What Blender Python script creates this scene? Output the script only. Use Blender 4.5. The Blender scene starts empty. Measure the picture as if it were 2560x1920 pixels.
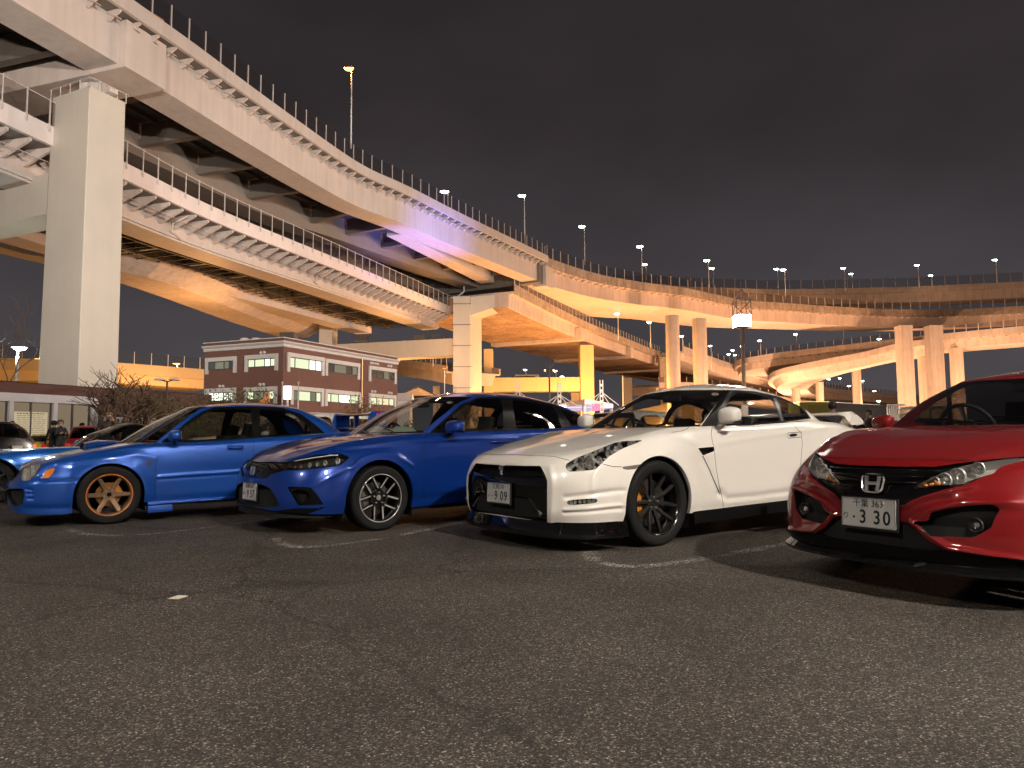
import bpy, bmesh, math, random
import numpy as np
from mathutils import Vector, Matrix
R = math.radians
rnd = random.Random(7)
scene = bpy.context.scene
col = scene.collection

# ---------------------------------------------------------------- camera
F_PX, W_PX, H_PX = 1775.0, 2560.0, 1920.0
PITCH, EYE, ROLL = R(4.4), 0.90, R(0.4)
cam_data = bpy.data.cameras.new('camera')
cam_data.sensor_width = 36.0
cam_data.lens = F_PX / W_PX * 36.0
cam_data.clip_start = 0.05
cam_data.clip_end = 3000
cam = bpy.data.objects.new('camera', cam_data)
cam.matrix_world = Matrix.Translation((0, 0, EYE)) @ Matrix.Rotation(R(90) + PITCH, 4, 'X') @ Matrix.Rotation(-ROLL, 4, 'Z')
col.objects.link(cam)
scene.camera = cam

# ---------------------------------------------------------------- sky: low cloud lit by the city
world = bpy.data.worlds.new('World')
scene.world = world
world.use_nodes = True
nt = world.node_tree
for n in list(nt.nodes): nt.nodes.remove(n)
def N(nt, t, **kw):
    n = nt.nodes.new(t)
    for k, v in kw.items(): setattr(n, k, v)
    return n
wo = N(nt, 'ShaderNodeOutputWorld'); bg = N(nt, 'ShaderNodeBackground')
tc = N(nt, 'ShaderNodeTexCoord'); sx = N(nt, 'ShaderNodeSeparateXYZ')
nt.links.new(tc.outputs['Generated'], sx.inputs[0])
ramp = N(nt, 'ShaderNodeValToRGB')
nt.links.new(sx.outputs['Z'], ramp.inputs[0])
e = ramp.color_ramp.elements
e[0].position = 0.0; e[0].color = (0.084, 0.077, 0.082, 1)
e[1].position = 1.0; e[1].color = (0.020, 0.016, 0.017, 1)
m_ = ramp.color_ramp.elements.new(0.14); m_.color = (0.058, 0.052, 0.057, 1)
m_ = ramp.color_ramp.elements.new(0.40); m_.color = (0.030, 0.0245, 0.0265, 1)
mp = N(nt, 'ShaderNodeMapping'); mp.inputs['Scale'].default_value = (1.0, 1.0, 1.9)
nt.links.new(tc.outputs['Generated'], mp.inputs[0])
nz = N(nt, 'ShaderNodeTexNoise'); nz.inputs['Scale'].default_value = 2.0; nz.inputs['Detail'].default_value = 4
nz.inputs['Roughness'].default_value = 0.5
nt.links.new(mp.outputs[0], nz.inputs['Vector'])
mr = N(nt, 'ShaderNodeMapRange'); mr.inputs[1].default_value = 0.3; mr.inputs[2].default_value = 0.72
mr.inputs[3].default_value = 0.74; mr.inputs[4].default_value = 1.30
nt.links.new(nz.outputs[0], mr.inputs[0])
mx = N(nt, 'ShaderNodeVectorMath', operation='SCALE')
nt.links.new(ramp.outputs[0], mx.inputs[0]); nt.links.new(mr.outputs[0], mx.inputs['Scale'])
nt.links.new(mx.outputs[0], bg.inputs[0]); bg.inputs[1].default_value = 0.88
nt.links.new(bg.outputs[0], wo.inputs[0])

scene.view_settings.view_transform = 'Standard'
scene.view_settings.look = 'None'
scene.view_settings.exposure = 0.22
scene.view_settings.gamma = 1.0
scene.view_settings.use_curve_mapping = False
scene.cycles.use_denoising = True
scene.cycles.max_bounces = 6
scene.cycles.transparent_max_bounces = 12
scene.cycles.sample_clamp_indirect = 4.0
scene.cycles.caustics_reflective = False
scene.cycles.caustics_refractive = False

# ---------------------------------------------------------------- pixel of the photograph -> ray, point
CP, SP, CR, SR = math.cos(PITCH), math.sin(PITCH), math.cos(ROLL), math.sin(ROLL)
def ray(px, py):
    u, v = (px - 1280.0) / F_PX, (960.0 - py) / F_PX
    a = u * CR + v * SR; b = -u * SR + v * CR
    return Vector((a, CP - b * SP, SP + b * CP))
def at_h(px, py, h):
    d = ray(px, py); t = (h - EYE) / d.z
    return Vector((d.x * t, d.y * t, h))
def at_y(px, py, y):
    d = ray(px, py); t = y / d.y
    return Vector((d.x * t, y, EYE + d.z * t))
def project(v):
    """world points (n,3) -> pixels (n,2)"""
    x, y, z = v[:, 0], v[:, 1], v[:, 2] - EYE
    dep = y * CP + z * SP
    up = -y * SP + z * CP
    dep = np.where(dep < 0.05, 0.05, dep)
    a, b = F_PX * x / dep, F_PX * up / dep
    return np.stack([1280 + a * CR - b * SR, 960 - b * CR - a * SR], 1)

# ---------------------------------------------------------------- materials
MATS = {}
def mat(name, color=(.5, .5, .5), rough=.5, metal=0.0, spec=.5, coat=0.0, emit=None, estr=0.0, noise=0.0, nscale=4.0, bump=0.0,
        bscale=40.0, trans=0.0, streak=0.0, coord='Object', color2=None, flakes=0.0, grid=None):
    if name in MATS: return MATS[name]
    m = bpy.data.materials.new(name); m.use_nodes = True
    t = m.node_tree; b = t.nodes['Principled BSDF']
    c = (*color, 1)
    b.inputs['Base Color'].default_value = c
    b.inputs['Roughness'].default_value = rough
    b.inputs['Metallic'].default_value = metal
    b.inputs['Specular IOR Level'].default_value = spec
    b.inputs['Coat Weight'].default_value = coat
    b.inputs['Coat Roughness'].default_value = 0.03
    if trans: b.inputs['Transmission Weight'].default_value = trans
    if emit is not None:
        b.inputs['Emission Color'].default_value = (*emit, 1); b.inputs['Emission Strength'].default_value = estr
    tcn = None
    if noise or bump or streak or color2 or flakes or grid:
        tcn = N(t, 'ShaderNodeTexCoord')
    cur = None
    if noise or color2:
        n1 = N(t, 'ShaderNodeTexNoise'); n1.inputs['Scale'].default_value = nscale; n1.inputs['Detail'].default_value = 8
        n1.inputs['Roughness'].default_value = .62
        t.links.new(tcn.outputs[coord], n1.inputs['Vector'])
        r_ = N(t, 'ShaderNodeValToRGB'); r_.color_ramp.elements[0].position = .3; r_.color_ramp.elements[1].position = .7
        lo = tuple(x * (1 - noise) for x in color); hi = tuple(min(1, x * (1 + noise)) for x in color)
        if color2: lo = color2; hi = color
        r_.color_ramp.elements[0].color = (*lo, 1); r_.color_ramp.elements[1].color = (*hi, 1)
        t.links.new(n1.outputs[0], r_.inputs[0]); cur = r_.outputs[0]
    if streak:
        mp_ = N(t, 'ShaderNodeMapping'); mp_.inputs['Scale'].default_value = (1.4, 1.4, .09)
        t.links.new(tcn.outputs[coord], mp_.inputs[0])
        n2 = N(t, 'ShaderNodeTexNoise'); n2.inputs['Scale'].default_value = 1.6; n2.inputs['Detail'].default_value = 6
        t.links.new(mp_.outputs[0], n2.inputs['Vector'])
        r2 = N(t, 'ShaderNodeMapRange'); r2.inputs[1].default_value = .42; r2.inputs[2].default_value = .66
        r2.inputs[3].default_value = 0; r2.inputs[4].default_value = streak
        t.links.new(n2.outputs[0], r2.inputs[0])
        mm = N(t, 'ShaderNodeMixRGB'); mm.blend_type = 'MULTIPLY'; mm.inputs[2].default_value = (.45, .40, .34, 1)
        t.links.new(r2.outputs[0], mm.inputs[0])
        if cur: t.links.new(cur, mm.inputs[1])
        else: mm.inputs[1].default_value = c
        cur = mm.outputs[0]
    if grid:      # brick or tile courses too small to pick apart: (width, height, mortar colour, mortar size)
        br = N(t, 'ShaderNodeTexBrick'); br.inputs['Scale'].default_value = 1.0
        br.inputs['Brick Width'].default_value = grid[0]; br.inputs['Row Height'].default_value = grid[1]
        br.inputs['Mortar Size'].default_value = grid[3]; br.inputs['Mortar'].default_value = (*grid[2], 1)
        br.inputs['Color1'].default_value = (*[x * .86 for x in color], 1); br.inputs['Color2'].default_value = (*[x * 1.16 for x in color], 1)
        uvm = N(t, 'ShaderNodeUVMap'); t.links.new(uvm.outputs[0], br.inputs['Vector'])
        if cur:
            mm = N(t, 'ShaderNodeMixRGB'); mm.blend_type = 'MIX'; mm.inputs[0].default_value = .65
            t.links.new(cur, mm.inputs[1]); t.links.new(br.outputs[0], mm.inputs[2]); cur = mm.outputs[0]
        else: cur = br.outputs[0]
    if flakes:
        vo = N(t, 'ShaderNodeTexVoronoi'); vo.inputs['Scale'].default_value = 900
        t.links.new(tcn.outputs['Object'], vo.inputs['Vector'])
        nn = N(t, 'ShaderNodeMixRGB'); nn.blend_type = 'MIX'; nn.inputs[0].default_value = flakes
        nn.inputs[1].default_value = c
        t.links.new(vo.outputs['Color'], nn.inputs[2])
        hs = N(t, 'ShaderNodeMixRGB'); hs.blend_type = 'MULTIPLY'; hs.inputs[0].default_value = 1
    if cur: t.links.new(cur, b.inputs['Base Color'])
    if bump:
        n3 = N(t, 'ShaderNodeTexNoise'); n3.inputs['Scale'].default_value = bscale; n3.inputs['Detail'].default_value = 5
        t.links.new(tcn.outputs[coord], n3.inputs['Vector'])
        bp = N(t, 'ShaderNodeBump'); bp.inputs['Strength'].default_value = bump; bp.inputs['Distance'].default_value = .02
        t.links.new(n3.outputs[0], bp.inputs['Height']); t.links.new(bp.outputs[0], b.inputs['Normal'])
    MATS[name] = m
    return m

def glow(name, color, strength):
    if name in MATS: return MATS[name]
    m = bpy.data.materials.new(name); m.use_nodes = True
    t = m.node_tree
    for n in list(t.nodes): t.nodes.remove(n)
    o = N(t, 'ShaderNodeOutputMaterial'); e_ = N(t, 'ShaderNodeEmission')
    e_.inputs[0].default_value = (*color, 1); e_.inputs[1].default_value = strength
    t.links.new(e_.outputs[0], o.inputs[0]); MATS[name] = m
    return m

def glass(name, tint=(.5, .5, .5), refl=.06, rough=0.0):
    """thin pane: tinted see-through mixed with a mirror by fresnel"""
    if name in MATS: return MATS[name]
    m = bpy.data.materials.new(name); m.use_nodes = True
    t = m.node_tree
    for n in list(t.nodes): t.nodes.remove(n)
    o = N(t, 'ShaderNodeOutputMaterial'); tr = N(t, 'ShaderNodeBsdfTransparent'); gl = N(t, 'ShaderNodeBsdfGlossy')
    tr.inputs[0].default_value = (*tint, 1); gl.inputs['Roughness'].default_value = rough
    fr = N(t, 'ShaderNodeFresnel'); ge = N(t, 'ShaderNodeNewGeometry'); io = N(t, 'ShaderNodeMapRange'); io.inputs[3].default_value = 1.5; io.inputs[4].default_value = 1 / 1.5
    t.links.new(ge.outputs['Backfacing'], io.inputs[0]); t.links.new(io.outputs[0], fr.inputs[0])
    ad = N(t, 'ShaderNodeMath', operation='ADD'); ad.inputs[1].default_value = refl; ad.use_clamp = True
    t.links.new(fr.outputs[0], ad.inputs[0])
    mi = N(t, 'ShaderNodeMixShader'); t.links.new(ad.outputs[0], mi.inputs[0])
    t.links.new(tr.outputs[0], mi.inputs[1]); t.links.new(gl.outputs[0], mi.inputs[2]); t.links.new(mi.outputs[0], o.inputs[0])
    MATS[name] = m
    return m

# ---------------------------------------------------------------- objects
def tag(o, label=None, cat=None, group=None, kind=None):
    if label: o['label'] = label
    if cat: o['category'] = cat
    if group: o['group'] = group
    if kind: o['kind'] = kind
    return o
def empty(name, loc=(0, 0, 0), rz=0.0, label=None, cat=None, group=None):
    o = bpy.data.objects.new(name, None); o.empty_display_size = .2
    o.location = loc; o.rotation_euler = (0, 0, rz); col.objects.link(o)
    return tag(o, label, cat, group)
def new_obj(name, me, parent=None, loc=None, rot=None, scale=None):
    o = bpy.data.objects.new(name, me); col.objects.link(o)
    if parent is not None: o.parent = parent
    if loc is not None: o.location = loc
    if rot is not None: o.rotation_euler = rot
    if scale is not None: o.scale = scale
    return o
def copy_tree(o, parent=None):
    c = o.copy(); col.objects.link(c)
    if parent is not None: c.parent = parent
    for ch in list(o.children): copy_tree(ch, c)
    return c

class MB:
    def __init__(s): s.v = []; s.f = []; s.mi = []; s.mats = []; s.uv = None
    def mat_i(s, m):
        if m is None: return 0
        if m not in s.mats: s.mats.append(m)
        return s.mats.index(m)
    def add(s, vs, fs, m=None):
        b = len(s.v); i = s.mat_i(m)
        s.v += [tuple(v) for v in vs]
        for f in fs: s.f.append(tuple(b + k for k in f)); s.mi.append(i)
        return s
    def box(s, c, d, rz=0.0, m=None, rx=0.0, ry=0.0):
        hx, hy, hz = d[0] / 2, d[1] / 2, d[2] / 2
        M = Matrix.Translation(c) @ Matrix.Rotation(rz, 4, 'Z') @ Matrix.Rotation(ry, 4, 'Y') @ Matrix.Rotation(rx, 4, 'X')
        vs = [M @ Vector((x, y, z)) for x in (-hx, hx) for y in (-hy, hy) for z in (-hz, hz)]
        return s.add(vs, [(0, 1, 3, 2), (4, 6, 7, 5), (0, 4, 5, 1), (2, 3, 7, 6), (0, 2, 6, 4), (1, 5, 7, 3)], m)
    def quadbox(s, base, top, m=None):
        """base, top: four points each, same order"""
        vs = list(base) + list(top)
        return s.add(vs, [(3, 2, 1, 0), (4, 5, 6, 7), (0, 1, 5, 4), (1, 2, 6, 5), (2, 3, 7, 6), (3, 0, 4, 7)], m)
    def tube(s, pts, r, n=8, m=None, caps=True):
        pts = [Vector(p) for p in pts]; k = len(pts)
        rr = r if isinstance(r, (list, tuple)) else [r] * k
        vs = []; up0 = None
        for i, p in enumerate(pts):
            t = (pts[min(i + 1, k - 1)] - pts[max(i - 1, 0)]).normalized()
            ref = Vector((0, 0, 1)) if abs(t.z) < .9 else Vector((1, 0, 0))
            if up0 is not None: ref = up0
            a = ref.cross(t)
            if a.length < 1e-5: a = Vector((0, 1, 0)).cross(t)
            a.normalize(); bb = t.cross(a).normalized(); up0 = bb
            for j in range(n):
                an = 2 * math.pi * j / n
                vs.append(p + (a * math.cos(an) + bb * math.sin(an)) * rr[i])
        fs = [(i * n + j, i * n + (j + 1) % n, (i + 1) * n + (j + 1) % n, (i + 1) * n + j) for i in range(k - 1) for j in range(n)]
        if caps: fs += [tuple(reversed(range(n))), tuple((k - 1) * n + j for j in range(n))]
        return s.add(vs, fs, m)
    def lathe(s, prof, n=24, M=None, m=None, a0=0.0, a1=2 * math.pi):
        """prof: (radius, z)"""
        M = M or Matrix.Identity(4); full = abs(a1 - a0 - 2 * math.pi) < 1e-6; k = n if full else n + 1
        vs = [M @ Vector((r * math.cos(a0 + (a1 - a0) * j / n), r * math.sin(a0 + (a1 - a0) * j / n), z)) for r, z in prof for j in range(k)]
        fs = []
        for i in range(len(prof) - 1):
            for j in range(n):
                j2 = (j + 1) % k
                fs.append((i * k + j, i * k + j2, (i + 1) * k + j2, (i + 1) * k + j))
        return s.add(vs, fs, m)
    def prism(s, poly, z0, z1, M=None, m=None):
        M = M or Matrix.Identity(4); n = len(poly)
        vs = [M @ Vector((x, y, z0)) for x, y in poly] + [M @ Vector((x, y, z1)) for x, y in poly]
        fs = [tuple(reversed(range(n))), tuple(range(n, 2 * n))] + [(i, (i + 1) % n, n + (i + 1) % n, n + i) for i in range(n)]
        return s.add(vs, fs, m)
    def mesh(s, name, m=None, smooth=False, off=None, angle=None):
        me = bpy.data.meshes.new(name)
        vs = s.v
        if off is not None: vs = [(v[0] - off[0], v[1] - off[1], v[2] - off[2]) for v in vs]
        me.from_pydata(vs, [], s.f)
        if s.uv is not None:
            ul = me.uv_layers.new(name='UVMap')
            for i, l in enumerate(me.loops): ul.data[i].uv = s.uv[l.vertex_index]
        if m is not None: me.materials.append(m)
        else:
            for q in s.mats: me.materials.append(q)
            if len(s.mats) > 1: me.polygons.foreach_set('material_index', s.mi)
        if smooth:
            me.polygons.foreach_set('use_smooth', [True] * len(me.polygons))
            if angle:
                me.set_sharp_from_angle(angle=R(angle))
        me.validate(); me.update()
        return me
    def build(s, name, m=None, parent=None, smooth=False, angle=None, world=False):
        """world=True: the coordinates given are world ones and the parent is an unrotated Empty"""
        off = parent.location if (world and parent is not None) else None
        me = s.mesh(name, m, smooth, off, angle)
        return new_obj(name, me, parent)

def fix_normals(o):
    b = bmesh.new(); b.from_mesh(o.data); bmesh.ops.recalc_face_normals(b, faces=b.faces); b.to_mesh(o.data); b.free(); return o
def bevel(o, w=.02, seg=2):
    md = o.modifiers.new('bevel', 'BEVEL'); md.width = w; md.segments = seg; md.limit_method = 'ANGLE'; md.angle_limit = R(40)
    return o

def text_mesh(s, size, depth=0.0, align='CENTER', shear=0.0, bold=0.0, squeeze=1.0, space=1.0):
    cu = bpy.data.curves.new('lettering', 'FONT'); cu.body = s; cu.size = size; cu.extrude = depth
    cu.align_x = align; cu.align_y = 'CENTER'; cu.shear = shear; cu.offset = bold; cu.space_character = space
    cu.resolution_u = 3
    o = bpy.data.objects.new('lettering', cu); col.objects.link(o)
    dg = bpy.context.evaluated_depsgraph_get(); dg.update()
    me = bpy.data.meshes.new_from_object(o.evaluated_get(dg))
    bpy.data.objects.remove(o)
    if squeeze != 1.0:
        for v in me.vertices: v.co.x *= squeeze
    me.name = 'lettering'
    return me

def point_light(name, loc, color, watts, radius=.25, parent=None, spot=None, target=None, blend=.5):
    l = bpy.data.lights.new(name, 'SPOT' if spot else 'POINT'); l.color = color; l.energy = watts; l.shadow_soft_size = radius
    if spot: l.spot_size = R(spot); l.spot_blend = blend
    o = bpy.data.objects.new(name, l); col.objects.link(o)
    o.location = loc
    if target is not None:
        o.rotation_euler = (Vector(target) - Vector(loc)).to_track_quat('-Z', 'Y').to_euler()
    if parent is not None:
        o.location = Vector(loc) - parent.location; o.parent = parent
    return o

def smooth_path(pts, step=2.0):
    """Catmull-Rom through 3D points, resampled about every step metres"""
    P = [Vector(p) for p in pts]
    P = [P[0] * 2 - P[1]] + P + [P[-1] * 2 - P[-2]]
    out = []
    for i in range(1, len(P) - 2):
        n = max(1, int(round((P[i + 1] - P[i]).length / step)))
        for k in range(n):
            t = k / n
            a, b, c, d = P[i - 1], P[i], P[i + 1], P[i + 2]
            out.append(.5 * ((2 * b) + (c - a) * t + (2 * a - 5 * b + 4 * c - d) * t * t + (3 * b - a - 3 * c + d) * t ** 3))
    out.append(P[-2]); return out
def frames(path):
    fr = []
    for i, p in enumerate(path):
        t = path[min(i + 1, len(path) - 1)] - path[max(i - 1, 0)]; t.z = 0; t.normalize()
        fr.append((p, t, Vector((-t.y, t.x, 0))))
    return fr
def arc_samples(path, spacing, start=0.0):
    """points and tangents every spacing metres along the path"""
    out = []; acc = -start
    nxt = 0.0
    for i in range(len(path) - 1):
        a, b = path[i], path[i + 1]; L = (b - a).length
        t = (b - a).copy(); t.z = 0; t.normalize()
        while nxt <= acc + L:
            if nxt >= acc: out.append((a + (b - a) * ((nxt - acc) / max(L, 1e-9)), t))
            nxt += spacing
        acc += L
    return out
def sweep(mb, path, profile, side=1.0, m=None, closed=True, bank=None):
    """profile: (offset, dz) polygon; offset runs along side * left-normal"""
    fr = frames(path); n = len(profile); vs = []
    for i, (p, t, nn) in enumerate(fr):
        ws, bk_ = bank(i / (len(fr) - 1)) if bank else (1.0, 0.0)      # width factor and cross fall along the way
        for o, dz in profile:
            oo = o * ws if o > 0 else o; q = p + nn * (oo * side); vs.append((q.x, q.y, p.z + dz + max(oo, 0) * bk_))
    fs = []
    m_ = n if closed else n - 1
    for i in range(len(fr) - 1):
        for j in range(m_):
            fs.append((i * n + j, i * n + (j + 1) % n, (i + 1) * n + (j + 1) % n, (i + 1) * n + j))
    if closed: fs += [tuple(range(n)), tuple(reversed(range((len(fr) - 1) * n, len(fr) * n)))]
    mb.add(vs, fs, m); return mb
# ================================================================= materials of the place
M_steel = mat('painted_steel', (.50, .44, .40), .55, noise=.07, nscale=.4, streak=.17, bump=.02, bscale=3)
M_steel_shade = mat('steel_shade_painted', (.15, .13, .11), .55, noise=.10, nscale=.4, streak=.1)  # steel darkened: the shade under the decks is put into the colour
M_inner = mat('inner_girder', (.20, .17, .145), .6, noise=.12, nscale=.4)  # darker copy of the steel, deck shade put into its colour
M_conc = mat('concrete', (.48, .41, .36), .8, noise=.12, nscale=.5, streak=.30, bump=.04, bscale=6)
M_conc_d = mat('stained_concrete', (.36, .29, .23), .85, noise=.28, nscale=1.4, streak=.45, bump=.1, bscale=6)
M_pier = mat('pier_paint', (.47, .44, .38), .6, noise=.05, nscale=.35, streak=.05, bump=.01, bscale=2)
M_galv = mat('galvanised', (.50, .47, .44), .5, .1, noise=.12, nscale=5)
M_dark = mat('dark_steel', (.05, .045, .04), .6)
M_black = mat('black_plastic', (.012, .012, .012), .45)
M_pole = mat('lamp_pole', (.55, .54, .52), .45, .3)
M_screen = glass('fence_screen', (.86, .84, .83), -.035, .4)
G_white = glow('lamp_white', (.86, 1.0, .92), 26)
G_flood = glow('lamp_flood', (1, .84, .68), 60)
G_orange = glow('lamp_sodium', (1, .42, .10), 5)
SOD = (1.0, .50, .17); SODP = (1.0, .60, .34)
WARM = (1.0, .84, .70)

# ================================================================= ground
def asphalt():
    m = bpy.data.materials.new('asphalt'); m.use_nodes = True
    t = m.node_tree; b = t.nodes['Principled BSDF']
    tc = N(t, 'ShaderNodeTexCoord')
    # stones of the wearing course
    v1 = N(t, 'ShaderNodeTexVoronoi'); v1.inputs['Scale'].default_value = 165; v1.inputs['Randomness'].default_value = 1
    t.links.new(tc.outputs['Object'], v1.inputs['Vector'])
    sep = N(t, 'ShaderNodeSeparateColor'); t.links.new(v1.outputs['Color'], sep.inputs[0])
    r1 = N(t, 'ShaderNodeValToRGB'); el = r1.color_ramp.elements
    el[0].position = 0; el[0].color = (.022, .0195, .0175, 1)
    el[1].position = 1; el[1].color = (.44, .39, .335, 1)
    for p_, c_ in ((.45, (.042, .0365, .0315, 1)), (.78, (.084, .072, .060, 1)), (.93, (.165, .142, .117, 1)), (.985, (.32, .285, .24, 1))):
        q = el.new(p_); q.color = c_
    t.links.new(sep.outputs[0], r1.inputs[0])
    # finer grit
    v2 = N(t, 'ShaderNodeTexVoronoi'); v2.inputs['Scale'].default_value = 430
    t.links.new(tc.outputs['Object'], v2.inputs['Vector'])
    sep2 = N(t, 'ShaderNodeSeparateColor'); t.links.new(v2.outputs['Color'], sep2.inputs[0])
    r2 = N(t, 'ShaderNodeMapRange'); r2.inputs[3].default_value = .55; r2.inputs[4].default_value = 1.45
    t.links.new(sep2.outputs[1], r2.inputs[0])
    mu = N(t, 'ShaderNodeVectorMath', operation='SCALE'); t.links.new(r1.outputs[0], mu.inputs[0]); t.links.new(r2.outputs[0], mu.inputs['Scale'])
    # wear patches and faint cracks
    n1 = N(t, 'ShaderNodeTexNoise'); n1.inputs['Scale'].default_value = .9; n1.inputs['Detail'].default_value = 7
    t.links.new(tc.outputs['Object'], n1.inputs['Vector'])
    r3 = N(t, 'ShaderNodeMapRange'); r3.inputs[1].default_value = .3; r3.inputs[2].default_value = .7; r3.inputs[3].default_value = .66; r3.inputs[4].default_value = 1.22
    t.links.new(n1.outputs[0], r3.inputs[0])
    mu2 = N(t, 'ShaderNodeVectorMath', operation='SCALE'); t.links.new(mu.outputs[0], mu2.inputs[0]); t.links.new(r3.outputs[0], mu2.inputs['Scale'])
    nd = N(t, 'ShaderNodeTexNoise'); nd.inputs['Scale'].default_value = 2.4; nd.inputs['Detail'].default_value = 6
    t.links.new(tc.outputs['Object'], nd.inputs['Vector'])
    va = N(t, 'ShaderNodeVectorMath', operation='MULTIPLY_ADD'); va.inputs[1].default_value = (.5, .5, 0)
    t.links.new(nd.outputs['Color'], va.inputs[0]); t.links.new(tc.outputs['Object'], va.inputs[2])
    v3 = N(t, 'ShaderNodeTexVoronoi', feature='DISTANCE_TO_EDGE'); v3.inputs['Scale'].default_value = .33
    t.links.new(va.outputs[0], v3.inputs['Vector'])
    r4 = N(t, 'ShaderNodeMapRange'); r4.inputs[1].default_value = .0; r4.inputs[2].default_value = .012; r4.inputs[3].default_value = .62; r4.inputs[4].default_value = 1
    t.links.new(v3.outputs[0], r4.inputs[0])
    mu3 = N(t, 'ShaderNodeVectorMath', operation='SCALE'); t.links.new(mu2.outputs[0], mu3.inputs[0]); t.links.new(r4.outputs[0], mu3.inputs['Scale'])
    t.links.new(mu3.outputs[0], b.inputs['Base Color'])
    b.inputs['Roughness'].default_value = .75; b.inputs['Specular IOR Level'].default_value = .3
    bp = N(t, 'ShaderNodeBump'); bp.inputs['Strength'].default_value = .9; bp.inputs['Distance'].default_value = .004
    t.links.new(v1.outputs['Distance'], bp.inputs['Height']); bp.invert = True
    bp2 = N(t, 'ShaderNodeBump'); bp2.inputs['Strength'].default_value = .5; bp2.inputs['Distance'].default_value = .002
    t.links.new(v2.outputs['Distance'], bp2.inputs['Height']); t.links.new(bp.outputs[0], bp2.inputs['Normal'])
    t.links.new(bp2.outputs[0], b.inputs['Normal'])
    return m
mb = MB(); S = 900
mb.add([(-S, -60, -.02), (S, -60, -.02), (S, S, -.02), (-S, S, -.02)], [(0, 1, 2, 3)])
tag(mb.build('ground', mat('ground_far', (.05, .045, .04), .9, noise=.3, nscale=.05)), kind='structure')
mb = MB(); mb.add([(-42, -12, 0), (62, -12, 0), (62, 46, 0), (-42, 46, 0)], [(0, 1, 2, 3)])
tag(mb.build('parking_lot_pavement', asphalt()), kind='structure')

def worn_paint():
    m = bpy.data.materials.new('worn_line_paint'); m.use_nodes = True
    t = m.node_tree; b = t.nodes['Principled BSDF']; o = t.nodes['Material Output']
    tc = N(t, 'ShaderNodeTexCoord')
    v = N(t, 'ShaderNodeTexVoronoi'); v.inputs['Scale'].default_value = 115; t.links.new(tc.outputs['Object'], v.inputs['Vector'])
    n = N(t, 'ShaderNodeTexNoise'); n.inputs['Scale'].default_value = 3.2; n.inputs['Detail'].default_value = 6; t.links.new(tc.outputs['Object'], n.inputs['Vector'])
    s_ = N(t, 'ShaderNodeSeparateColor'); t.links.new(v.outputs['Color'], s_.inputs[0])
    a = N(t, 'ShaderNodeMath', operation='MULTIPLY'); t.links.new(s_.outputs[0], a.inputs[0]); t.links.new(n.outputs[0], a.inputs[1])
    uv = N(t, 'ShaderNodeUVMap'); sp = N(t, 'ShaderNodeSeparateXYZ'); t.links.new(uv.outputs[0], sp.inputs[0])
    # fade to nothing at the strip's long edges
    w = N(t, 'ShaderNodeMath', operation='MULTIPLY'); w.inputs[1].default_value = 1.0
    t.links.new(sp.outputs[1], w.inputs[0])
    a2 = N(t, 'ShaderNodeMath', operation='MULTIPLY'); t.links.new(a.outputs[0], a2.inputs[0]); t.links.new(w.outputs[0], a2.inputs[1])
    r = N(t, 'ShaderNodeMapRange'); r.inputs[1].default_value = .22; r.inputs[2].default_value = .50; t.links.new(a2.outputs[0], r.inputs[0])
    tr = N(t, 'ShaderNodeBsdfTransparent'); mi = N(t, 'ShaderNodeMixShader')
    b.inputs['Base Color'].default_value = (.42, .39, .35, 1); b.inputs['Roughness'].default_value = .7
    t.links.new(r.outputs[0], mi.inputs[0]); t.links.new(tr.outputs[0], mi.inputs[1]); t.links.new(b.outputs[0], mi.inputs[2])
    t.links.new(mi.outputs[0], o.inputs[0]); return m
M_line = worn_paint()
def worn_line(pix, width=.16):
    pts = [at_h(x, y, .004) for x, y in pix]; path = smooth_path(pts, .08); b_ = MB(); b_.uv = []
    fr = frames(path); L = 0
    for i, (p, t_, nn) in enumerate(fr):
        for k, u in ((-.5, 0), (-.08, 1), (.08, 1), (.5, 0)):
            q = p + nn * (width * k); b_.v.append((q.x, q.y, .004)); b_.uv.append((i * .01, u))
    for i in range(len(fr) - 1):
        for j in range(3): b_.f.append((i * 4 + j, i * 4 + j + 1, i * 4 + 5 + j, i * 4 + 4 + j)); b_.mi.append(0)
    tag(b_.build('parking_line', M_line), kind='structure')
# the hooked ends of the bay lines, almost worn away
worn_line([(150, 1322), (260, 1338), (420, 1330), (640, 1302), (720, 1292)], .34)
worn_line([(690, 1345), (715, 1362), (790, 1366), (960, 1345), (1160, 1305)], .36)
worn_line([(1470, 1378), (1490, 1402), (1600, 1416), (1760, 1396), (1990, 1355)], .38)
b_ = MB(); p_ = at_h(444, 1495, .006)
b_.add([p_ + Vector((x, y, z)) for x, y, z in ((-.05, -.02, 0), (-.02, .05, .006), (.03, .06, 0), (.055, .01, .008), (.02, -.03, 0), (0, .01, .014))],
       [(0, 5, 1), (1, 5, 2), (2, 5, 3), (3, 5, 4), (4, 5, 0)])
tag(b_.build('litter_scrap', mat('paper', (.6, .55, .47), .8)), 'pale crumpled scrap of paper lying on the open asphalt', 'litter')

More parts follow.
